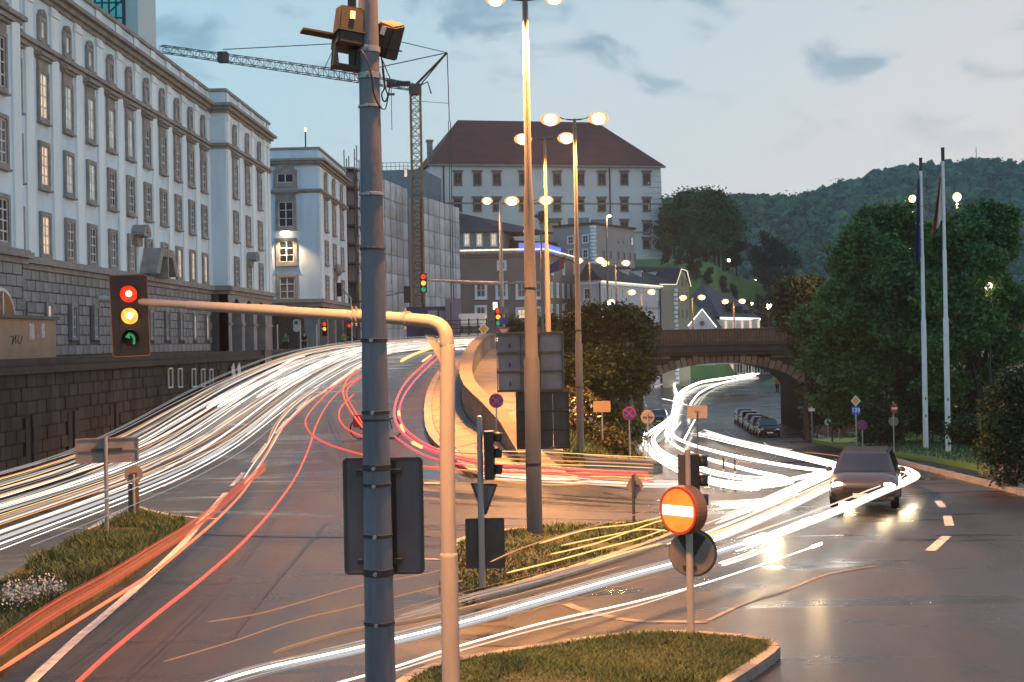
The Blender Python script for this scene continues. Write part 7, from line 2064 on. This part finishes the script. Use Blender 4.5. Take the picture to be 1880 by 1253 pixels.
# big bush, lamp-lit leaves put into tan cards, at the right edge
D = 44
b = atD(1862, 885, D); b.z = H(b.x, b.y) + 0.1
bushb = blobs_px(b, D, [(1862, 720, 42, 48, 0), (1840, 780, 38, 60, 0), (1890, 770, 50, 70, 0), (1850, 840, 46, 45, 0), (1915, 840, 50, 50, 0), (1905, 700, 30, 30, 1)])
t = tree('lamplit_bush', 'tall dark bush with warm lit leaves at the right edge beside the marker post', b, bushb, 30000, 0.07, 'leaf_dark', 0.5, 0.07, 15, 'bush', spread=0.24)
put('blossom_lit_leaf', rawmesh('blossom_lit_leaf', crown_cards([(x, y, z, a*1.03, c*1.03, e*1.03) for x, y, z, a, c, e in bushb], 5200, 0.06, 25, 6, 0.2), 4, mat('bush_lit_leaf', (0.30, 0.22, 0.14), 0.8, island=0.3)), t)
# white bush by the ramp
D = 57
b = atD(1064, 790, D); b.z = H(b.x, b.y)
bb_ = blobs_px(b, D, [(1055, 735, 20, 20, 0), (1078, 750, 18, 22, 0), (1062, 768, 26, 18, 0)])
t = tree('blossom_bush', 'pale flowering bush at the foot of the dark tree behind the sign frame', b, bb_, 3500, 0.09, 'leaf_brown', 0.3, 0.05, 16, 'bush', spread=0.3)
put('blossom_lit_leaf', rawmesh('blossom_lit_leaf', crown_cards([(x, y, z, a*1.1, c*1.1, e*1.1) for x, y, z, a, c, e in bb_], 1400, 0.085, 26, 8, 0.22), 4, M['blossom_lit_leaf']), t)
# hedges and undergrowth
def bush(label, px, py, D, lst, n, sz, m_, seed, name='bush', group=None):
    b = atD(px, py, D); b.z = H(b.x, b.y)
    return tree(name, label, b, blobs_px(b, D, lst), n, sz, m_, 0.3, 0.06, seed, 'bush', group, spread=0.4)
bush('dark rounded bush behind the purple no stopping sign', 1615, 815, 80, [(1610, 770, 32, 34, 0), (1640, 785, 24, 28, 0), (1595, 795, 22, 22, 0)], 7000, 0.1, 'leaf_dark', 31)
bush('black hedge mass between and behind the flag poles', 1710, 800, 82, [(1690, 760, 40, 40, 1), (1740, 770, 44, 36, 1), (1780, 775, 32, 32, 0), (1720, 720, 40, 36, 4)], 9000, 0.13, 'leaf_dark', 32)
bush('clipped hedge right of the flag poles', 1790, 815, 64, [(1765, 790, 20, 22, 0), (1795, 795, 26, 24, 0)], 5000, 0.09, 'leaf_dark', 33)
bush('dark undergrowth at the bridge buttress', 1500, 800, 104, [(1540, 760, 34, 30, 2), (1500, 740, 30, 40, 3)], 6000, 0.13, 'leaf_dark', 34)
bush('low shrubs on the grassy bank above the handrail', 1090, 800, 60, [(1080, 795, 24, 10, 0), (1115, 806, 26, 14, 0), (1145, 822, 20, 12, 0)], 3200, 0.08, 'leaf_brown', 35)
bush('dark shrub at the trunk of the dark tree', 1140, 800, 66, [(1135, 770, 26, 24, 0), (1160, 790, 18, 22, 1)], 3600, 0.09, 'leaf_dark', 36)
bush('small green bush by the brown building, left of the lamp posts', 940, 600, 112, [(945, 596, 20, 12, 0), (1008, 590, 20, 16, 0)], 3000, 0.14, 'leaf_dark', 37)
for px_, py_ in ((1000, 400),):
    b = atD(995, 398, 292); t = thing('roof_tree', 'small dark tree growing over the round tower cap', 'tree', b + Vector((0, 0, -2)))
    put('crown', rawmesh('crown', crown_cards([(0, 0, 2.2, 1.1, 1.0, 1.7)], 900, 0.18, 5), 4, M['leaf_dark']), t); limbs([(0, 0, 2.2, 1, 1, 1.5)], 0.6, 0.1).build('trunk', M['bark'], t)
# bank grass
bank = [G2(1035, 800), G2(1080, 785), G2(1180, 842), G2(1200, 862), G2(1080, 858), G2(1036, 850)]
sheet('bank', bank, 0.03, M['soil'], step=1.2, skirt=0.05)
blades('grass', bank, 260, 0.28, 0.03, wd=0.025, cap=16000)

# trees on the castle slope: three source trees, copied
def src_tree(seed, hgt, m_, nblob=8, n=5200):
    rng = random.Random(seed)
    bl = []
    for k in range(nblob):
        z = hgt*(0.35 + 0.58*k/(nblob-1)); w_ = hgt*0.30*(1.05 - 0.55*abs(k/(nblob-1) - 0.35))
        bl.append((rng.uniform(-.17, .17)*hgt, rng.uniform(-.17, .17)*hgt, z, w_*rng.uniform(.6, .85), w_*rng.uniform(.6, .85), hgt*0.15))
    me = rawmesh('crown', crown_cards(bl, n, hgt*0.022, seed, 20, hgt*0.055), 4, M[m_])
    tm = limbs(bl, hgt*0.25, hgt*0.016, seed).mesh('trunk', M['bark'], True)
    return me, tm
srcs = [src_tree(51, 16, 'leaf_blue'), src_tree(52, 15, 'leaf_dark'), src_tree(53, 17, 'leaf_green'), src_tree(54, 14, 'leaf_blue')]
slope = [(1238, 470, 330, 11, 2), (1252, 466, 332, 14.5, 0), (1272, 470, 328, 15, 2), (1292, 474, 324, 15, 2), (1312, 480, 320, 15, 2), (1328, 486, 318, 13, 0), (1262, 450, 345, 13, 0), (1296, 456, 345, 13.5, 2), (1320, 464, 345, 12, 0),
         (1364, 500, 310, 9, 1), (1390, 505, 305, 10, 1), (1352, 476, 330, 9, 1), (1404, 535, 300, 12, 1), (1428, 550, 292, 11, 1), (1446, 545, 280, 10, 1), (1418, 575, 262, 8, 1), (1396, 590, 268, 5, 1), (1450, 590, 255, 9, 0),
         (1245, 495, 285, 4.5, 0), (1268, 505, 285, 5, 1), (1278, 520, 270, 4.5, 0), (1300, 528, 276, 4, 0), (1330, 545, 270, 4, 0), (1350, 560, 265, 4, 0), (1228, 492, 290, 4.5, 1)]
TL = ['slim tree touching the right hand corner of the castle', 'tall tree second from the castle corner', 'tall leafy tree third from the castle corner', 'tall tree in the middle of the row beside the castle', 'tall tree right of the middle of the row beside the castle',
      'last tree at the right end of the row beside the castle', 'tree behind the gap between the second and third trees beside the castle', 'tree behind the middle of the row beside the castle', 'tree behind the right end of the row beside the castle',
      'small dark tree at the top edge of the meadow', 'dark tree right of the top of the meadow', 'small dark tree tucked behind the right end of the castle row', 'dark tree half way down the right edge of the meadow', 'dark tree left of the pale obelisk', 'dark tree behind the pale obelisk', 'low dark tree under the obelisk', 'smallest dark tree at the foot of the meadow', 'dark tree beside the olive tree at the bridge end',
      'small tree under the castle wall, on the upper bank', 'small tree right of the gable house roof, on the upper bank', 'small tree just above the gable house', 'small tree in the middle of the bank', 'small tree low on the bank above the steep roof', 'small tree at the lower right end of the bank', 'small tree at the far left of the bank under the castle']
for i, (px_, by_, D_, hg, k) in enumerate(slope):
    p, t_ = hillhit(px_, by_)
    if p is None or i < 9:
        p = atD(px_, by_, D_); p.z = castle_h(p.x, p.y); t_ = D_
        hg = min(22, (4 + 268/2611*D_ - p.z)*random.uniform(0.88, 1.03)) if i < 9 else hg
    p.z -= 0.2; hg *= t_/D_
    lab = 'tall leafy tree right of the castle on the hill slope' if i < 9 else ('dark tree on the slope between the castle hill meadow and the big tree' if i < 18 else 'small tree on the steep bank under the castle meadow')
    grp = 'tall trees beside the castle' if i < 9 else ('dark trees right of the meadow' if i < 18 else 'small trees under the castle')
    lab = TL[i] if i < len(TL) else lab
    t = thing('slope_tree', lab, 'tree', p, random.uniform(0, 6.28), grp)
    sc_k = hg/(16, 15, 17, 14)[k]
    for nm, me in zip(('crown', 'trunk'), srcs[k]):
        o = put(nm, me, t); o.scale = (sc_k*random.uniform(.9, 1.1), sc_k*random.uniform(.9, 1.1), sc_k)
# wooded ridge: one mass of canopies on real hills
rng = np.random.default_rng(5)
ico = bmesh.new(); bmesh.ops.create_icosphere(ico, subdivisions=2, radius=1.0); ico.verts.ensure_lookup_table()
IV = np.array([v.co[:] for v in ico.verts]); IF = np.array([[v.index for v in f.verts] for f in ico.faces]); ico.free()
VV = []
cnt = 0
while cnt < 3000:
    y = rng.uniform(575, 1110); px_ = rng.uniform(1180, 1960); x = (px_ - 1004)*y/2611
    z = ridge_h(x, y)
    s = rng.uniform(3.4, 6.6)*(0.8 + 0.2*y/1000)
    bump_ = 1 + 0.22*np.sin(IV @ rng.normal(size=(3, 1))*4.0 + rng.uniform(0, 6))[:, 0] + rng.normal(0, 0.10, len(IV))
    v = IV*bump_[:, None]*np.array([s, s, s*rng.uniform(0.9, 1.35)]) + np.array([x, y, z + s*0.35])
    VV.append(v[IF].reshape(-1, 3)); cnt += 1
wood = put('far_wood', rawmesh('far_wood', np.concatenate(VV), 3, mat('leaf_ridge', (0.075, 0.15, 0.05), 0.8, col2=(0.025, 0.06, 0.026), vscale=0.09, var=0.3, island=0.45, bump=0.6, bscale=0.9, world=True)))
tag(wood, kind='stuff')
# fringe of rough leaf clumps over the same canopies
RB = []
for k in range(1500):
    y = rng.uniform(590, 1105); px_ = rng.uniform(1200, 1940); x = (px_ - 1004)*y/2611
    RB.append((x, y, ridge_h(x, y) + 4.8, 5.5, 5.5, 5.0))
w2 = put('far_wood', rawmesh('far_wood', crown_cards(RB, 120000, 1.35, 77, 20, 2.4), 4, MATS['leaf_ridge'])); tag(w2, kind='stuff')
# ================================================================== streams of head- and tail-light, as glowing tubes above the road
TW = emat('trail_white', (1.0, 0.92, 0.82), 1.9)
TW2 = emat('trail_white_soft', (1.0, 0.86, 0.70), 0.9)
TW3 = emat('trail_cool', (0.82, 0.92, 1.0), 0.6)
TH = emat('trail_hot', (1.0, 0.93, 0.82), 4.0)
TO = emat('trail_orange', (1.0, 0.36, 0.09), 1.0)
TOd = emat('trail_orange_dim', (1.0, 0.42, 0.15), 0.42)
TY = emat('trail_amber', (1.0, 0.58, 0.16), 1.5)
TR = emat('trail_red', (1.0, 0.075, 0.045), 1.25)
TP = emat('trail_pink', (1.0, 0.085, 0.12), 1.15)
def trail(label, pts, r, m_, group, per=6, n=6, flat=None, name='light_trail', taper=True):
    P_ = smooth_path(pts, per)
    k = len(P_)
    rad = [r*(min(1.0, 0.35 + 2.5*min(i, k-1-i)/max(1, k*0.12)) if taper else 1.0) for i in range(k)] if not hasattr(r, '__len__') else r
    o = MB().tube(P_, rad, n, flat=flat).build(name, m_, smooth=True)
    # origin at the stream's start
    tag(o, label, 'light trail', group)
    return o
def ptrail(label, pxs, r, m_, group, h=0.65, **k):
    return trail(label, [gnd(x, y, h) for x, y in pxs], r, m_, group, **k)
rnd = random.Random(21)
def gndL(px, py, h=0.62):
    d = ray(px, py); t = 10.0
    for _ in range(4000):
        p = CAM + d*t
        if p.z <= HL(p.y) + h: return p
        t += 0.1
    return CAM + d*t
# --- headlights streaming down the ramp lanes
def ramp_pts(x, h, y0, y1, curl=0.0, shift=0.0):
    res = []
    y = y0
    while y <= y1:
        xx = x + shift*sstep((y - 42)/26)
        if y > 84: xx += curl*((y - 84)/40)**1.4 + (x + 5.4)*-0.55*sstep((y - 80)/45)
        res.append((xx, y, HR(y) + h)); y += 6
    return res
G1 = 'white headlight trails on the ramp'
for i in range(25):
    x = rnd.choice([rnd.gauss(-13.2, 0.35), rnd.gauss(-12.0, 0.4), rnd.gauss(-10.6, 0.45), rnd.gauss(-9.7, 0.35), rnd.gauss(-11.2, 0.5)])
    h = rnd.uniform(0.5, 0.85)
    r = rnd.choice([0.006, 0.008, 0.011, 0.015, 0.021])
    m_ = rnd.choice([TW, TW2, TW, TW3, TW2])
    y1 = rnd.choice([112, 122, 128])
    P0 = ramp_pts(x, h, 14, y1, rnd.uniform(2.5, 4.5), rnd.uniform(-0.25, 0.5))
    trail('white headlight streak running down the left lanes of the ramp', P0, [r*(0.62 + p[1]/70) for p in smooth_path(P0, 3)], m_, G1, per=3)
for i in range(12):
    x = rnd.uniform(-13.4, -9.4)
    trail('thin amber streak among the white trails on the ramp', ramp_pts(x, rnd.uniform(0.4, 1.0), 14, 122, 3.0, rnd.uniform(-0.2, 0.4)), rnd.uniform(0.007, 0.012), rnd.choice([TO, TY, TOd]), 'thin amber trails on the ramp', per=3)
for i in range(6):
    x = rnd.uniform(-11.2, -8.6)
    trail('white headlight streak over the upper half of the ramp', ramp_pts(x, rnd.uniform(0.45, 0.75), rnd.uniform(50, 66), rnd.choice([118, 126]), rnd.uniform(2.5, 4.0), 0), rnd.choice([0.03, 0.045, 0.06]), rnd.choice([TW, TW2]), 'white trails on the upper ramp', per=3)
FA = emat('trail_ramp_faint', (1.0, 0.88, 0.74), 0.42); FB = emat('trail_ramp_grey', (0.88, 0.92, 1.0), 0.30)
for i in range(34):
    P0 = ramp_pts(rnd.uniform(-13.8, -9.3), rnd.uniform(0.3, 1.1), rnd.uniform(14, 30), rnd.uniform(95, 126), rnd.uniform(2.5, 4.5), rnd.uniform(-0.25, 0.5))
    trail('faint grey streak between the white trails of the ramp', P0, [0.008*(0.62 + p[1]/70) for p in smooth_path(P0, 3)], rnd.choice([FA, FB]), 'faint trails of the ramp', per=3, n=5)
trail('topmost white streak swinging off early under the arcade', [atY(x, y, Y) for x, y, Y in ((380, 748, 49), (452, 705, 60), (515, 672, 74), (545, 657, 86), (575, 650, 98), (614, 641, 112))], 0.06, TW, None)
trail('white streak lying just under the topmost one near the crest', [atY(x, y, Y) for x, y, Y in ((400, 747, 49), (470, 708, 60), (525, 674, 75), (560, 660, 88), (600, 653, 100), (655, 643, 116))], 0.055, TW, None)
for j, (pts, lab) in enumerate((([(660, 654), (700, 646), (760, 640), (830, 636), (880, 632)], 'white streak across the crest behind the foreground pole'), ([(690, 662), (760, 650), (830, 643), (890, 637)], 'lower white streak across the crest right of the foreground pole'), ([(712, 648), (770, 641), (850, 640), (895, 641)], 'white dashes along the crest beside the cranked mast'))):
    trail(lab, [atY(x, y, 96 + 7*k) for k, (x, y) in enumerate(pts)], 0.055, TW, None)
for j, (pts, lab) in enumerate((([(715, 637), (760, 629), (800, 625)], 'thin red streak above the crest right of the foreground pole'), ([(800, 634), (850, 631), (905, 629)], 'thin red streak at the top of the crest by the sign frame'), ([(840, 640), (870, 643), (898, 640)], 'short red smear at the crest beside the footway'))):
    trail(lab, [atY(x, y, 110 + 8*k) for k, (x, y) in enumerate(pts)], 0.05, TR, None)
# white pair cutting down the middle of the ramp
ptrail('left one of the white pair dropping from the middle of the ramp', [(585, 712), (548, 738), (515, 772), (492, 815), (468, 848), (448, 878)], 0.022, TW2, None)
ptrail('right one of the white pair dropping from the middle of the ramp', [(600, 716), (560, 742), (524, 778), (498, 820), (474, 858), (448, 890)], 0.03, TW2, None)
ptrail('thin orange streak hugging the white pair on the ramp', [(578, 712), (540, 740), (505, 780), (488, 820), (470, 838)], 0.018, TO, None)
# --- tail lights
def ribbon(label, pxs, h0, h1, thick, m_, grp=None):
    P_ = smooth_path([gnd(x, y, (h0+h1)/2) for x, y in pxs], 6)
    vs, fs = [], []
    k = len(P_)
    for i, p in enumerate(P_):
        t = P_[min(k-1, i+1)] - P_[max(0, i-1)]; r_ = Vector((t.y, -t.x, 0)).normalized()*thick/2
        hh = (h1-h0)/2
        for a, b_ in ((-1, -1), (1, -1), (1, 1), (-1, 1)): vs.append(p + r_*a + Vector((0, 0, hh*b_)))
    for i in range(k-1):
        for q in range(4): fs.append((i*4+q, i*4+(q+1) % 4, (i+1)*4+(q+1) % 4, (i+1)*4+q))
    fs += [(3, 2, 1, 0), tuple((k-1)*4+q for q in range(4))]
    return tag(MB().add(vs, fs).build('light_trail', m_), label, 'light trail', grp)
BAND = [(-10, 1192), (100, 1118), (200, 1062), (290, 1006), (345, 972), (400, 930), (450, 886), (488, 856)]
ptrail('bright red streak under the flat band along the left verge', [(-10, 1236), (90, 1172), (185, 1112), (280, 1052), (345, 1000), (400, 952), (445, 905), (470, 868), (490, 832), (515, 790), (560, 745), (612, 705)], 0.022, emat('trail_red_hot', (1.0, 0.14, 0.05), 1.9), None, h=0.75)
ptrail('long red streak sweeping down the middle of the ramp to the bottom edge', [(120, 1275), (200, 1200), (300, 1118), (380, 1055), (450, 992), (505, 930), (545, 872), (568, 820), (580, 782), (600, 745), (630, 712), (665, 688)], 0.024, TR, None, h=0.75)
ptrail('red loop curving left behind the foreground pole then right along the link road', [(664, 678), (620, 705), (585, 738), (562, 768), (566, 790), (590, 810), (640, 828), (700, 842), (790, 858), (900, 866), (1020, 868), (1110, 872), (1190, 874)], 0.026, TR, None, h=0.8)
ptrail('orange red curl left of the foreground pole in the ramp middle', [(655, 678), (636, 700), (630, 722), (640, 748), (658, 775), (680, 802)], 0.035, emat('trail_curl', (1.0, 0.16, 0.04), 1.0), None, h=0.8)
ptrail('second orange red curl just inside the first one', [(668, 690), (645, 706), (636, 724), (650, 752), (668, 782)], 0.028, TR, None, h=0.8)
ptrail('small red hook beside the foreground pole', [(650, 724), (628, 745), (622, 765), (634, 785), (662, 800), (690, 808)], 0.026, TR, None, h=0.8)
ptrail('outer pink red streak of the pair curving round right of the foreground pole', [(806, 645), (780, 668), (752, 694), (733, 722), (724, 752), (727, 775), (742, 798), (775, 820), (830, 840), (900, 852), (1000, 858), (1110, 866), (1190, 868)], 0.045, TP, None, h=0.8)
ptrail('inner pink red streak of the pair curving round right of the foreground pole', [(818, 646), (792, 668), (764, 696), (742, 726), (733, 752), (735, 772), (750, 794), (786, 818), (840, 838), (920, 852)], 0.04, TP, None, h=0.8)
ptrail('faint lower pink red streak running out to the link road', [(722, 800), (770, 832), (830, 850), (910, 862), (1010, 870), (1120, 880), (1200, 884)], 0.03, TP, None, h=0.7)
for k, (pts, lab) in enumerate((([(732, 755), (733, 765)], 'short yellow blink in the pink pair, upper'), ([(736, 780), (741, 795)], 'short yellow blink in the pink pair, middle'), ([(756, 812), (775, 822)], 'short yellow blink in the pink pair, lower'), ([(775, 664), (792, 652)], 'short yellow blink at the top of the pink pair'))):
    ptrail(lab, [pts[0], ((pts[0][0]+pts[1][0])/2, (pts[0][1]+pts[1][1])/2), pts[1]], 0.05, TY, None, h=0.8)
ptrail('orange streak on the crest between the pole and the mast', [(735, 664), (757, 652), (790, 640), (812, 634)], 0.07, TY, None, h=0.7)
for k in range(9):
    y = 826 + k*6.5
    ptrail('thin amber streak crossing the link road behind the sign posts', [(800 + 10*k, y - 3), (900, y + 2), (1000, y + 4 + k), (1110, y + 10), (1200, y + 14)], 0.014 + 0.004*(k % 3), (TY, TOd, TO)[k % 3], 'amber trails on the link road', h=0.7)
for k in range(3):
    ptrail('white streak on the link road by the diamond sign', [(880, 868 + 5*k), (1000, 874 + 5*k), (1110, 880 + 5*k), (1210, 884 + 5*k), (1290, 882 + 4*k)], 0.03, (TW2, TW, TW2)[k], 'white trails on the link road', h=0.6)
# thin amber sweeps over the near road and verge
sw = [[(380, 1142), (470, 1128), (560, 1104), (660, 1076), (760, 1058), (830, 1042)], [(300, 1215), (420, 1180), (540, 1140), (660, 1112), (800, 1078), (850, 1066)], [(900, 1032), (960, 1006), (1040, 980), (1120, 958), (1200, 935), (1260, 915)], [(990, 998), (1080, 972), (1160, 962), (1225, 946)], [(1030, 1002), (1110, 985), (1180, 972), (1225, 975)], [(1080, 1036), (1150, 1014), (1215, 998)], [(930, 1052), (1020, 1030), (1100, 1008), (1170, 990), (1220, 972)], [(1010, 1018), (1100, 996), (1200, 960), (1260, 945)]]
for k, s_ in enumerate(sw):
    ptrail(['upper hair thin amber line left of the foreground pole', 'lower hair thin amber line left of the foreground pole', 'longest hair thin amber line over the centre verge to the lit no entry sign', 'amber line passing the foot of the diamond sign', 'short amber line ending left of the lit no entry sign', 'low short amber line on the right end of the centre verge', 'amber line starting right of the square sign back', 'amber line rising steeply over the centre verge'][k], s_, 0.008 if k < 2 else 0.011, TOd if k < 3 else TY, 'hair thin amber trails', h=0.9)
def bundle(label, pxs, n, lat, hs, r, mats, grp, h=0.62, per=7, low=False, ragged=0.12, core=None):
    base = [(gndL(x, y, h) if low else gnd(x, y, h)) for x, y in pxs]
    for k in range(n):
        a0 = rnd.uniform(0, ragged); a1 = 1 - rnd.uniform(0, ragged)
        o_ = rnd.gauss(0, lat*0.5); oh = rnd.uniform(-hs, hs); dr = rnd.uniform(-0.3, 0.3)*lat
        P_ = smooth_path(base, per); m_ = len(P_)
        Q = []
        for i, p in enumerate(P_):
            f = i/(m_-1)
            if f < a0 or f > a1: continue
            t = (P_[min(m_-1, i+1)] - P_[max(0, i-1)]).normalized(); s_ = Vector((t.y, -t.x, 0))
            Q.append(p + s_*(o_ + dr*(f-0.5)) + Vector((0, 0, oh)))
        if len(Q) < 3: continue
        rr = r*rnd.uniform(0.5, 1.4)
        trail(label, Q, rr, rnd.choice(mats), grp, per=1)
T0 = emat('trail_faint', (1.0, 0.80, 0.60), 0.28); T1 = emat('trail_grey', (0.85, 0.90, 1.0), 0.45)
TRd = emat('trail_red_dim', (1.0, 0.045, 0.012), 0.60); TRo = emat('trail_red_orange', (1.0, 0.10, 0.02), 0.34)
# --- the great headlight bend on the right
for q_ in range(15):
    trail('fine red orange strand of the broad band along the left verge', [gnd(x, y, 0.84) + Vector((0, 0, -0.11 + 0.0155*q_ + rnd.uniform(-0.003, 0.003))) for x, y in BAND], rnd.choice([0.003, 0.0045, 0.007]), rnd.choice([TRd, TRo, TRd]), 'red strands of the verge side band', taper=False, n=5)
G4 = 'headlight trails in the lower foreground sweep'
BEAM = [(370, 1262), (480, 1228), (660, 1188), (840, 1144), (1000, 1099), (1170, 1051), (1300, 1017), (1400, 985), (1480, 957), (1550, 930), (1610, 905), (1655, 886), (1674, 874), (1664, 864), (1640, 856)]
bundle('strand of the thick white beam sweeping from the bottom edge to the bend', BEAM, 26, 0.10, 0.07, 0.009, [TW3, T1, T1, TW2, T0, T0, T1], 'strands of the foreground beam', per=8)
ptrail('bright core of the thick white beam in the foreground sweep', BEAM[:9], 0.013, TH, None, h=0.66)
RIM = [(1350, 1004), (1400, 988), (1470, 963), (1550, 932), (1612, 906), (1656, 888), (1678, 876), (1672, 866), (1648, 858), (1622, 853)]
bundle('hot white strand on the outer rim of the right hand bend', RIM, 22, 0.20, 0.09, 0.017, [TH, TW, TW2, TH, TW2], 'strands of the outer rim', per=8, ragged=0.2)
ptrail('double white streak at the bottom, upper strand', [(590, 1262), (720, 1226), (840, 1187), (1000, 1143), (1170, 1104), (1290, 1072), (1400, 1036), (1508, 999)], 0.012, TW, None, h=0.6)
ptrail('double white streak at the bottom, lower strand', [(700, 1240), (840, 1196), (1000, 1152), (1170, 1112), (1290, 1072)], 0.008, TW2, None, h=0.6)
bundle('pale faint strand above the thick beam along the centre verge', [(660, 1155), (760, 1128), (860, 1098), (1000, 1062), (1110, 1030), (1190, 1005), (1300, 972), (1420, 930), (1540, 885)], 14, 0.22, 0.06, 0.006, [T0, T0, T1, TOd], 'pale strands above the beam')
ptrail('dim brownish streak beside the pale greenish one', [(500, 1200), (640, 1160), (760, 1140), (880, 1112), (1020, 1076), (1150, 1040)], 0.03, emat('trail_brown', (0.8, 0.45, 0.25), 0.30), None, h=0.6)
for j in range(4):
    ptrail('thin amber line under the thick white beam', [(760, 1168 + 4*j), (880, 1130 + 5*j), (1000, 1096 + 6*j), (1110, 1066 + 6*j), (1210, 1036 + 7*j)], 0.007, TOd, 'amber lines under the white beam', h=0.5)
mid = [([(1220, 1012), (1310, 985), (1400, 948), (1480, 912), (1545, 880), (1592, 858)], 16, 'hot strand of the second white beam into the bend'), ([(1300, 960), (1380, 930), (1450, 898), (1520, 868), (1556, 850)], 12, 'hot strand of the third white beam into the bend'), ([(1310, 926), (1390, 922), (1440, 914), (1480, 905)], 10, 'hot strand in the flat white strip left of the bend'), ([(1290, 930), (1330, 926), (1380, 926), (1430, 928)], 8, 'hot strand in the strip right of the lit no entry sign'), ([(1320, 1035), (1360, 1022), (1390, 1010), (1404, 1000)], 5, 'strand of the short beam right of the round sign back')]
for pts, n_, lab in mid: bundle(lab, pts, n_, 0.22, 0.09, 0.018, [TH, TW, TW2, TW2], lab.replace('hot strand', 'strands').replace('strand of', 'strands of'), ragged=0.25)
ptrail('thin amber strand between the bend beams', [(1270, 990), (1360, 960), (1460, 915), (1560, 870), (1630, 852)], 0.015, TY, None, h=0.62)
# streams from the arch into the bend
G5 = 'headlight streams from the arch into the bend'
A0 = [(1392, 686), (1340, 694), (1290, 702), (1255, 718), (1246, 740), (1236, 765), (1222, 782)]
ends = [[(1235, 795), (1260, 812), (1330, 832), (1420, 850), (1500, 862), (1562, 868)], [(1225, 800), (1240, 822), (1300, 846), (1380, 868), (1450, 884), (1400, 896), (1330, 892)], [(1200, 792), (1188, 806), (1200, 832), (1250, 860), (1320, 884), (1410, 888), (1500, 872), (1552, 862)], [(1208, 792), (1198, 808), (1212, 830), (1270, 856), (1350, 876), (1440, 880)], [(1192, 800), (1187, 815), (1205, 840), (1260, 872), (1340, 896), (1400, 900)]]
for k in range(15):
    e_ = ends[k % 5]
    jx, jy = rnd.gauss(0, 3.0), rnd.gauss(0, 1.6)
    pts = [(x + jx*(0.3 + 0.1*i), y + jy*0.4) for i, (x, y) in enumerate(A0)][:6] + [(x + jx, y + jy*1.6) for x, y in e_]
    hh_ = rnd.uniform(0.5, 0.8)
    P0 = [gndL(x, y, hh_) for x, y in pts]; r0_ = rnd.choice([0.013, 0.02, 0.027, 0.036])
    trail('white headlight stream curling from the arch into the bright bend', P0, [r0_*max(1.0, p.y/85) for p in smooth_path(P0, 5)], rnd.choice([TH, TW, TH]), G5, per=5)
for k in range(9):
    jy = rnd.uniform(-6, 8)
    trail('straight white stream across the upper part of the bend', [gndL(x, y) for x, y in [(1282 + rnd.uniform(-40, 20), 792 + jy), (1340, 806 + jy), (1410, 822 + jy), (1480, 838 + jy), (1530, 850 + jy), (1562, 862 + jy*0.4)]], rnd.choice([0.02, 0.03, 0.042]), rnd.choice([TH, TW, TW2]), 'straight white streams in the bend')
for pts, r, m_, lab in (([(1296, 794), (1330, 804), (1352, 809)], 0.07, TW, 'short white arc below the parked cars'), ([(1352, 810), (1375, 815)], 0.03, TW2, 'faint white dash after the short arc'), ([(1402, 812), (1410, 818), (1440, 824), (1455, 826)], 0.02, TW2, 'tiny curl of light right of the parked cars'), ([(1476, 830), (1530, 836), (1560, 842)], 0.02, TOd, 'thin orange streak toward the turning car roof'),
                        ([(1388, 690), (1330, 702), (1290, 718), (1268, 742), (1264, 762)], 0.12, TH, 'inner white arc bending out of the bridge arch'), ([(1382, 694), (1340, 704), (1305, 718), (1285, 740), (1278, 756)], 0.04, TW2, 'dotted pale arc inside the arch stream'), ([(1252, 700), (1238, 706), (1242, 722), (1240, 748), (1234, 776)], 0.16, TH, 'glaring white column of light before the arch'), ([(1240, 728), (1236, 755), (1230, 778)], 0.16, TH, 'hottest knot of light before the arch'), ([(1215, 732), (1234, 736), (1262, 744)], 0.06, TW, 'white streak crossing toward the dark waiting car'),
                        ([(1276, 770), (1268, 785), (1256, 808)], 0.07, TH, 'steep white beam left of the orange lit sign board'), ([(1250, 775), (1232, 796), (1222, 812)], 0.06, TH, 'steep white beam further left in the curl'), ([(1198, 712), (1215, 706), (1230, 702)], 0.05, TW2, 'faint white arc at the left foot of the arch')):
    pts3 = [gndL(x, y, 0.62) for x, y in pts]
    if len(pts3) == 2: pts3 = [pts3[0], (pts3[0]+pts3[1])/2, pts3[1]]
    trail(lab, pts3, r, m_, None)

# headlamps of paused cars as hot dashes, overdriven golden to gild the wet road
HK = emat('trail_knot', (1.0, 0.70, 0.36), 130.0)
for pts, r, lab in (([(1646, 891), (1664, 883), (1676, 876)], 0.07, 'hottest golden dash at the outermost point of the bend'), ([(1612, 906), (1630, 898), (1642, 892)], 0.06, 'hot golden dash just before the outermost point of the bend'), ([(1488, 1005), (1500, 1001), (1508, 998)], 0.018, 'hot dash ending the double white streak'), ([(1462, 965), (1478, 958), (1490, 953)], 0.05, 'hot dash on the outer rim at the left of the bend'), ([(1376, 993), (1392, 987), (1404, 983)], 0.045, 'hot dash above the double white streak'), ([(1540, 862), (1556, 865), (1568, 866)], 0.08, 'glaring dash where the straight streams end'), ([(1402, 926), (1416, 923), (1430, 921)], 0.05, 'glaring dash in the flat white strip')):
    ptrail(lab, pts, r, HK, 'burnt in headlamp dashes', h=0.64, n=8)
